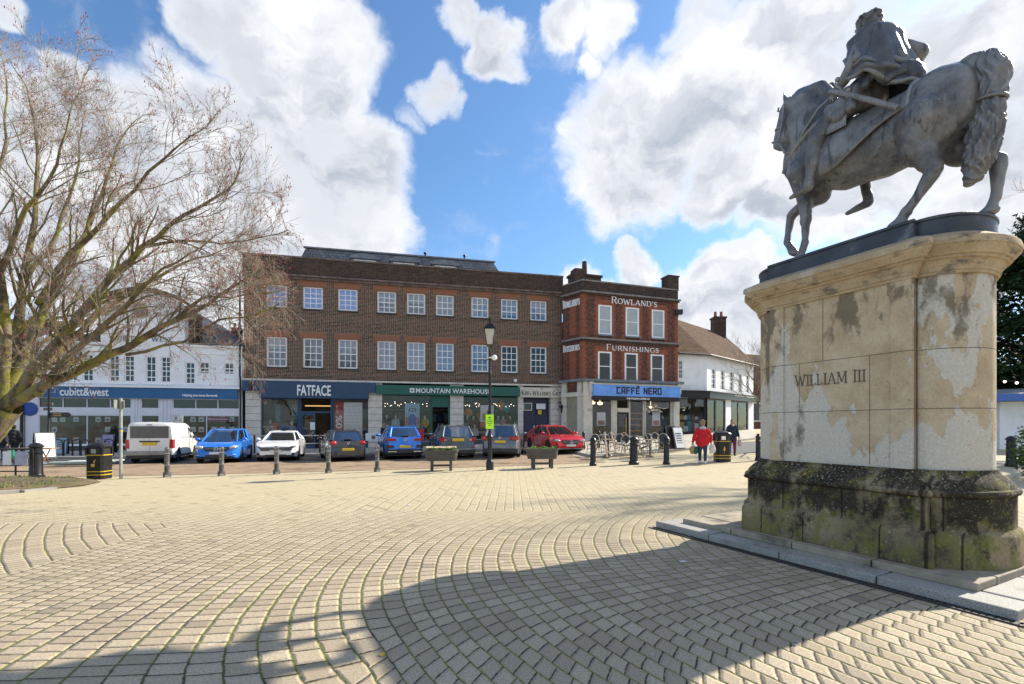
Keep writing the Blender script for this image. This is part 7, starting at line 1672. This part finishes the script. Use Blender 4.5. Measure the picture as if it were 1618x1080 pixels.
t = thing('wooden_screen', 'narrow leaning wooden frame with blank panels beside the leftmost rattan chairs', 'screen', ground(961, 721, .13), .6)
b = MB(); b.prism([(-.35,-.25,0),(-.28,-.25,0),(-.16,0,1.1),(-.23,0,1.1)], (0,.05,0)); b.prism([(.35,-.25,0),(.28,-.25,0),(.16,0,1.1),(.23,0,1.1)], (0,.05,0)); b.bx(-.3,.3,-.2,-.15,.2,.26); b.build('frame', fab('screen_wood', (.45,.34,.26)), t)
# ================================================================= PEOPLE
SKIN = pm('skin', (.42,.24,.17), .6)
def person(label, p, rz, top, legs, shoe, hair, h=1.68, stride=.18, hood=None, long_=.0, lean=0, arms=((.26,.02,.86),(-.26,.02,.86)), wide=1.0, hairlen=.0, bun=False):
    t = thing('person', label, 'person', p, rz); k = h/1.7; W_ = wide; c = lambda a, r0, b_, r1: ('c', a, r0, b_, r1)
    fl, bl = stride, -stride*1.1
    # body (skin): one continuous surface from head to feet
    B_ = [('e', (0,.02,1.59), (.073,.092,.112)), ('e', (0,.085,1.545), (.04,.03,.045)), ('e', (0,.112,1.585), (.012,.016,.02)), ('e', (-.075,.01,1.585), (.012,.02,.028)), ('e', (.075,.01,1.585), (.012,.02,.028)), c((0,0,1.50), .052, (0,-.01,1.40), .06), c((0,0,1.36), .12, (0,0,1.02), .13), c((-.12,0,1.36), .07, (.12,0,1.36), .07)]
    for s, y in ((-1, fl), (1, bl)): B_ += [c((s*.09,0,.92), .10, (s*.095,y*.55,.50), .062), c((s*.095,y*.55,.50), .06, (s*.09,y,.10), .04), c((s*.09,y-.03,.05), .045, (s*.095,y+.13,.035), .035)]
    for s, (ax, ay, az) in zip((1, -1), arms):
        e = (s*.235, -.04, 1.10); B_ += [c((s*.18,0,1.37), .055, e, .045), c(e, .042, (ax, ay, az), .03)]
        hx, hy, hz = ax, ay, az; B_ += [c((hx,hy,hz), .03, (hx,hy+.005,hz-.06), .036)]
        for f_ in range(4): B_.append(c((hx+.0, hy-.027+.018*f_, hz-.07), .011, (hx-s*.014, hy-.024+.018*f_, hz-.135-.01*(f_ in (1, 2))), .009))
        B_.append(c((hx-s*.005, hy+.035, hz-.03), .012, (hx-s*.012, hy+.055, hz-.085), .010))
    sc_ = Matrix.Diagonal((k*1, k, k))
    def org(nm, parts, mt, vox, sm, disp=None):
        o = organic(nm, parts, mt, t, vox, sm, disp); o.scale = (k, k, k); return o
    org('body', B_, SKIN, .016, 2)
    V_ = min(W_, 1.1)
    J = [c((-.12*V_,0,1.37), .085, (.12*V_,0,1.37), .085), c((0,-.01,1.30), .16*V_, (0,0,1.05), .165*W_), c((0,0,1.05), .165*W_, (0,0,.88-long_), .17*W_), c((-.08*W_,0,1.0), .12*W_, (-.09*W_,0,.86-long_), .11*W_), c((.08*W_,0,1.0), .12*W_, (.09*W_,0,.86-long_), .11*W_)]
    for s, (ax, ay, az) in zip((1, -1), arms):
        e = (s*.235*W_, -.04, 1.10); J += [c((s*.16*V_,0,1.36), .08, e, .07), c(e, .068, (ax*1.0, ay, az+.03), .048)]
    if hood: J += []
    org('coat', J, top, .022, 4, lambda co, no: co+no*(mnoise.noise(co*9)*.014+.006*math.sin(co.z*40+co.x*20)))
    if hood: org('hood', [c((-.07,-.07,1.43), .06, (.07,-.07,1.43), .06), ('e', (0,-.10,1.42), (.10,.06,.09))], hood, .02, 3)
    T_ = [c((-.06,0,.93), .13, (.06,0,.93), .13)]
    for s, y in ((-1, fl), (1, bl)): T_ += [c((s*.085,0,.88), .115, (s*.095,y*.55,.50), .075), c((s*.095,y*.55,.50), .073, (s*.09,y,.12), .055)]
    org('trousers', T_, legs, .02, 3, lambda co, no: co+no*.006*mnoise.noise(co*14))
    for s, y in ((-1, fl), (1, bl)): org('shoe', [c((s*.09,y-.04,.055), .05, (s*.095,y+.15,.04), .042), c((s*.09,y-.03,.05), .052, (s*.09,y-.03,.10), .05)], shoe, .016, 3)
    Hh = [('e', (0,-.015,1.625), (.088,.098,.095)), ('e', (0,-.035,1.57), (.083,.08,.09))]
    if hairlen: Hh.append(c((0,-.05,1.56), .08, (0,-.055,1.56-hairlen), .06))
    if bun: Hh += [('e', (0,-.04,1.735), (.07,.07,.045)), ('e', (.08,-.03,1.68), (.04,.05,.04)), ('e', (-.08,-.03,1.68), (.04,.05,.04))]
    org('hair', Hh, hair, .014, 2, lambda co, no: co+no*(.006*math.sin(co.z*90+co.x*60)))
    return t
H_br, H_gr, H_bk = fab('hair_brown', (.10,.05,.03)), fab('hair_fair', (.28,.18,.11)), fab('hair_dark', (.02,.016,.014))
redc = fab('coat_red', (.52,.01,.02)); WHT = CL['white']
dirR = math.atan2(17, 6.9)-math.pi/2
p = ground(1110, 732.5); person('person in a bright red jacket and blue jeans walking away with bags, seen from behind', p, dirR+.1, redc, fab('jeans', (.02,.045,.10)), WHT, H_gr, 1.68, .10, fab('hood_grey', (.42,.45,.52)), wide=1.32, arms=((.33,.08,.84),(-.36,.02,.84)), bun=True)
fwd = Vector((math.sin(-dirR), math.cos(-dirR), 0)); side = Vector((fwd.y, -fwd.x, 0))
def bag(label, loc, mat, r=(.13,.07,.17)):
    t = thing('carrier_bag', label, 'bag', loc, dirR); organic('bag_body', [('e', (0,0,-.18), r), ('e', (0,0,-.10), (r[0]*.8, r[1]*.8, .10))], mat, t, .018, 2, lambda co, no: co+no*.02*mnoise.noise(co*12)); MB().tube([(-.05,0,-.02),(-.03,0,.09),(.03,0,.09),(.05,0,-.02)], [.008]*4, 5).build('handles', mat, t)
bag('tan shopping bag in the left hand of the red jacket walker', p-side*.36+Vector((0,0,.72)), fab('bag_tan', (.4,.28,.14))); bag('white carrier bag in the right hand of the red jacket walker', p+side*.36+Vector((0,0,.76)), fab('bag_white', (.62,.62,.62)))
bag('dark green bag beside the tan one held by the red jacket walker', p-side*.26+Vector((0,-.05,.70)), fab('bag_dgreen', (.02,.12,.06)), (.09,.06,.15))
p2 = ground(1157, 719); person('person in a dark navy coat and maroon leggings walking beside the right litter bin', p2, math.pi*.9, fab('coat_navy', (.018,.025,.045)), fab('leggings', (.16,.02,.05)), M['blackp'], H_br, 1.66, .14, fab('fur_hood', (.16,.13,.12)), long_=.12, arms=((.27,.10,.88),(-.28,.05,.86)), hairlen=.1)
bag('pale pink bag held by the navy coat walker', p2+Vector((.33,-.05,.74)), fab('bag_pink', (.6,.45,.45)), (.10,.06,.15))
p3 = FP(FS(607, 4.0), 4.0, None, .13); person('person in dark blue standing at the railing behind the blue SUV', p3, .9, fab('coat_dblue', (.02,.025,.05)), M['blackp'], M['blackp'], H_gr, 1.7, .05)
p4 = ground(23, 725); person('person in a black hooded jacket standing with back turned at the left edge', p4, .2, fab('coat_black', (.016,.016,.02)), fab('trs_black', (.02,.02,.03)), M['blackp'], H_bk, 1.74, .06, fab('hood_black', (.016,.016,.02)), wide=1.2)
p5 = ground(5, 727); person('person with grey hair and dark coat at the far left edge', p5, -.3, fab('coat_dk', (.02,.02,.03)), fab('trs_navy', (.02,.025,.06)), M['blackp'], fab('hair_grey', (.4,.4,.42)), 1.62, .05, wide=1.15)
p6 = FP(FS(514, 3.6), 3.6, None, .13); person('small child in a red coat on the pavement left of the dark hatchback', p6, 2.6, CL['red'], CL['navy'], M['blackp'], H_br, 1.15, .05)
# ================================================================= TREES
M['bark'] = None
def barkmat():
    m, g, b = newmat('mossy_bark'); c = g.coord(); x, y, z = g.xyz(c)
    n = g.noise(g.vm('MULTIPLY', c, (1, 1, .5)), 3.2, 6, .7); n2 = g.noise(c, 22, 4, .7)
    col = g.mix(g.ss(n, .35, .65), (.09,.07,.047), (.23,.19,.135)); col = g.mix(g.ss(g.noise(c, 1.9, 5, .65), .46, .60)*.8, col, (.27,.26,.05)); col = g.mix(g.ss(n2, .55, .7)*.5, col, (.03,.025,.018))
    g.link(col, b.inputs['Base Color']); b.inputs['Roughness'].default_value = .9; b.inputs['Specular IOR Level'].default_value = .2; g.link(g.bump(n*.5+n2*.7, 1, .04), b.inputs['Normal']); return m
M['bark'] = barkmat(); M['twig'] = pm('twig_bark', (.27,.23,.18), .85, 0, .35, 3, spec=.2); M['bud'] = pm('red_bud', (.30,.035,.05), .7, 0, .3, 4)
rt = random.Random(21)
LIM = -5.75
def grow(out, p, d, L, r, depth, droop, tips, k=.72):
    """one branch as a polyline, recursing"""
    n = 4 if depth > 2 else 3; pts = [p.copy()]; rs_ = [r]; q = p.copy(); dd = d.copy()
    for i in range(n):
        dd = (dd+Vector((rt.uniform(-.20,.20), rt.uniform(-.20,.20), rt.uniform(-.14,.16)+droop*(i+1)/n))).normalized()
        if LIM and q.x > LIM: break
        q = q+dd*(L/n); pts.append(q.copy()); rs_.append(r*(1-.55*(i+1)/n))
    n = len(pts)-1
    if n < 1: return
    out.append((pts, rs_, depth))
    if depth <= 0: tips.append((pts[-1], dd)); tips.append((pts[-2], dd)); return
    nb = 4 if depth > 1 else 7
    for j in range(nb):
        t = .25+.75*(j+rt.random())/nb; i = min(n-1, int(t*n)); f = t*n-i; pp = pts[i].lerp(pts[i+1], min(1, f)); dl = (pts[i+1]-pts[i]).normalized()
        ax = dl.orthogonal().normalized(); ax.rotate(Matrix.Rotation(rt.uniform(0, 6.28), 3, dl)); a = rt.uniform(.35, .85)
        nd = (dl*math.cos(a)+ax*math.sin(a)); nd.z += .10 if droop >= 0 else -.05; nd.normalize()
        grow(out, pp, nd, L*k*rt.uniform(.7, 1.1), max(.0035, rs_[i]*.55), depth-1, droop*1.3, tips, k)
def emit_tree(segs, tips, root, bark, twig, bud=None, budn=1.0, thick=.02):
    b = MB(); b2 = MB()
    for pts, rs_, dp in segs:
        big = rs_[0] > thick; (b if big else b2).tube(pts, rs_, 9 if rs_[0] > .08 else 6 if big else 3, cap=False)
    b.build('trunk', bark, root, smooth=180); b2.build('branches', twig, root, smooth=180)
    if bud:
        b3 = MB()
        for p_, d_ in tips:
            if rt.random() > budn: continue
            for k in range(1):
                o = p_+Vector((rt.uniform(-.05,.05), rt.uniform(-.05,.05), rt.uniform(-.05,.05))); s = rt.uniform(.012,.026)
                b3.add([o+Vector((-s*.6,0,0)), o+Vector((0,-s*.6,0)), o+Vector((s*.6,0,0)), o+Vector((0,s*.6,0)), o+Vector((0,0,s*2)), o+Vector((0,0,-s))], [(0,1,4),(1,2,4),(2,3,4),(3,0,4),(1,0,5),(2,1,5),(3,2,5),(0,3,5)])
        b3.build('buds', bud, root)
TR = thing('bare_tree', 'large bare spreading tree with red buds and mossy limbs over the left side', 'tree', (0, 0, 0))
tb0 = Vector((-15.2, 12.4, .2)); TD = 12.4
def tp(px, py, Y): return Vector(((px-809)/FPX*Y, Y, CAMH-(py-HOR)/FPX*Y))
segs, tips = [], []
fork = tp(10, 640, 12.4)
segs.append(([tb0-Vector((0,0,.3)), tb0+Vector((.05,0,.5)), tp(-60, 720, 12.4), tp(-25, 680, 12.4), fork], [.62,.50,.44,.42,.36], 9))
limbs = [  # list of (px,py,Y), start radius
 ([(0,650,12.4),(60,614,12.2),(130,582,12.0),(200,550,11.8),(262,512,11.6),(330,480,11.5),(392,438,11.4)], .17),
 ([(5,650,12.4),(50,585,12.1),(110,520,11.9),(165,450,11.8),(225,390,11.7),(290,340,11.6),(360,300,11.6)], .17),
 ([(0,645,12.4),(40,560,12.6),(75,480,12.8),(120,400,13.0),(160,310,13.2),(185,230,13.3)], .17),
 ([(0,640,12.4),(25,550,12.8),(35,450,13.2),(55,350,13.5),(60,250,13.7),(45,150,13.8)], .16),
 ([(0,640,12.4),(10,540,12.2),(0,430,12.0),(-20,320,11.9),(-10,200,11.8)], .16),
 ([(-10,640,12.4),(-40,560,12.8),(-90,470,13),(-150,380,13.2)], .16),
 ([(20,630,12.4),(90,560,13.2),(150,500,13.8),(215,455,14.3),(290,415,14.8),(350,395,15)], .13),
 ([(60,622,12.2),(110,560,11.4),(180,500,10.9),(240,440,10.5),(300,400,10.3)], .11),
 ([(60,480,12.7),(110,400,12.4),(190,320,12.0),(260,250,11.8),(300,215,11.7)], .09),
 ([(225,390,11.7),(290,380,11.7),(350,385,11.8),(410,375,11.9)], .05),
 ([(200,560,11.8),(290,540,11.2),(345,505,11.0),(400,500,10.9),(440,480,10.9)], .045),
 ([(262,515,11.6),(320,470,11.6),(365,470,11.6),(430,462,11.6)], .05),
 ([(35,450,13.2),(90,370,13.5),(120,280,13.6),(130,200,13.8)], .08),
 ([(0,430,12),(40,330,11.5),(90,260,11.2),(110,180,11)], .08),
 ([(-20,320,11.9),(10,220,12.4),(10,120,12.7)], .06)]
for pts, r in limbs:
    r *= .92
    P_ = [tp(*q) for q in pts]; n = len(P_)
    # subdivide with slight wander
    Q = []
    for i in range(n-1):
        for k in range(3): Q.append(P_[i].lerp(P_[i+1], k/3)+Vector((rt.uniform(-.04,.04), rt.uniform(-.04,.04), rt.uniform(-.04,.04)))*(1 if k else 0))
    Q.append(P_[-1]); m_ = len(Q); RS = [max(.018, r*(1-.85*(i/(m_-1))**.9)) for i in range(m_)]; segs.append((Q, RS, 5))
    for i in range(max(2, m_//5), m_):
        dl = (Q[i]-Q[i-1]).normalized()
        for _ in range(2 if i % 2 else 1):
            ax = dl.orthogonal().normalized(); ax.rotate(Matrix.Rotation(rt.uniform(0, 6.28), 3, dl)); a = rt.uniform(.35, .9); nd = dl*math.cos(a)+ax*math.sin(a); nd.z += .12; nd.normalize()
            low = Q[i].x > -9 and Q[i].z < 6.5
            grow(segs, Q[i], nd, rt.uniform(.9, 1.7)*(1.0 if i < m_-2 else .9), RS[i]*.42, 3, -.16 if low and rt.random() < .7 else rt.uniform(-.05, .10), tips, .62)
    grow(segs, Q[-1], (Q[-1]-Q[-2]).normalized(), 1.0, RS[-1], 3, .02, tips, .62)
print('tree segs', len(segs), 'tips', len(tips))
emit_tree(segs, tips, TR, M['bark'], M['twig'], M['bud'], .12)
# bare tree behind the pedestal and one beyond the right edge whose shadow crosses the paving
LIM = None
def baretree(label, base, h, spread, seed, lim=9, r0=.22, top=.34, bl=.36):
    rt.seed(seed); t = thing('bare_tree', label, 'tree', base); s_, tp_ = [], []
    s_.append(([Vector((0,0,-.3)), Vector((0,0,h*top*.5)), Vector((.1,0,h*top))], [r0, r0*.7, r0*.3 if top > .5 else r0*.7], 6))
    for i in range(lim):
        a = 2.4*i+rt.uniform(-.3,.3); up = rt.uniform(.6, 1.6); d = Vector((math.cos(a)*spread, math.sin(a)*spread, up)).normalized(); z = h*(rt.uniform(.2,.36) if top < .5 else .3+(top-.3)*i/lim); grow(s_, Vector((.05,0,z)), d, h*bl, r0*.45*(1-.6*z/h), 4, .04, tp_, .66)
    emit_tree(s_, tp_, t, M['bark'], M['twig'], None); return t
baretree('small bare tree just left of the pedestal, behind it', Vector((13.0, 23.5, gz(13.0, 23.5))), 6.4, .9, 5, 8, .12)
baretree('tall bare tree beyond the right edge of the square', Vector((30.0, 23.0, 0)), 21.5, .7, 8, 34, .45, .9, .12)
# evergreen at the right edge
def leafmat(n, a, b_):
    m, g, b = newmat(n); c = g.coord(); g.link(g.mix(g.ss(g.noise(c, 1.3, 5, .7), .35, .65), a, b_), b.inputs['Base Color']); b.inputs['Roughness'].default_value = .75; b.inputs['Specular IOR Level'].default_value = .15; return m
def evergreen(label, base, h, rad, seed, mat, n=15000, name='evergreen_tree', ls=.14, zlo=.12):
    rt.seed(seed); t = thing(name, label, 'tree' if h > 3 else 'hedge', base); b = MB()
    b.tube([(0,0,-.3),(0,0,h*.5),(.1,.1,h*.85)], [h*.03, h*.02, h*.006], 8)
    cl = []
    for i in range(int(40+h*4)):
        a = rt.uniform(0,6.28); z = h*(zlo+(1-zlo)*rt.random()); rr_ = rad*(1-((z/h-.35)/.72)**2 if z/h > .35 else .9)*rt.uniform(.4,1.0); cl.append((Vector((math.cos(a)*rr_, math.sin(a)*rr_, z)), rt.uniform(.10,.20)*rad+.15))
        b.tube([(0,0,z*.7), cl[-1][0]], [.05,.02], 5)
    b.build('trunk', M['bark'], t); b = MB()
    for i in range(n):
        c_, r_ = cl[rt.randrange(len(cl))]; v_ = Vector((rt.gauss(0,1), rt.gauss(0,1), rt.gauss(0,1))).normalized()*r_*rt.uniform(.5,1.5); o = c_+v_; s = ls*rt.uniform(.6,1.4)
        a = Vector((rt.uniform(-1,1), rt.uniform(-1,1), rt.uniform(-1,1))).normalized()*s; e = a.orthogonal().normalized()*s*.6
        b.add([o-a, o+e, o+a, o-e], [(0,1,2,3)])
    b.build('crown', mat, t); return t
M['ever'] = leafmat('evergreen_leaf', (.012,.030,.010), (.035,.065,.018)); M['box'] = leafmat('hedge_leaf', (.06,.10,.02), (.13,.18,.045))
evergreen('tall dark evergreen tree behind the pedestal at the right edge', Vector((38.5, 33.5, .8)), 16.0, 5.6, 31, M['ever'], 30000, ls=.2)
evergreen('dark evergreen tree further right and lower, beside the tall one', Vector((36.5, 37, .8)), 11, 3.6, 33, M['ever'], 12000, ls=.2)
evergreen('clipped light green bush beside the bollard at the right edge', Vector((15.9, 13.9, 0)), 1.9, .7, 35, M['box'], 6000, 'garden_bush', .05, .05)
# small litter scraps and leaves on the paving
rr = random.Random(4)
for i, (px, py, c_, lb) in enumerate(((647,797,'white','small white scrap lying far out on the sunny paving'),(1078,887,'white','small white scrap in the pedestal shadow near the step'),(604,1034,'must','yellow leaf in the shadow at the bottom of the picture'),(1256,1018,'grey','grey-green leaf in the sun right of the shadow'),(1052,866,'white','white scrap on the shadow edge left of the step'))):
    p = ground(px, py, .006); b = MB(); s = .022 if py > 900 else .04
    b.add([(-s,-s*.6,0),(s*.9,-s*.8,.004),(s,s*.5,.012),(.2*s,s,.002),(-s*.8,s*.7,.008)], [(0,1,2,3,4)]); tag(b.build('litter_scrap', CL[c_], None, loc=p, rz=rr.uniform(0,3)), lb, 'litter')
for o in bpy.data.objects:
    if o.parent is None and o.type in ('MESH', 'EMPTY') and not o.get('kind') and not o.get('category'): print('UNTAGGED', o.name)
bpy.data.scenes.remove(WS)
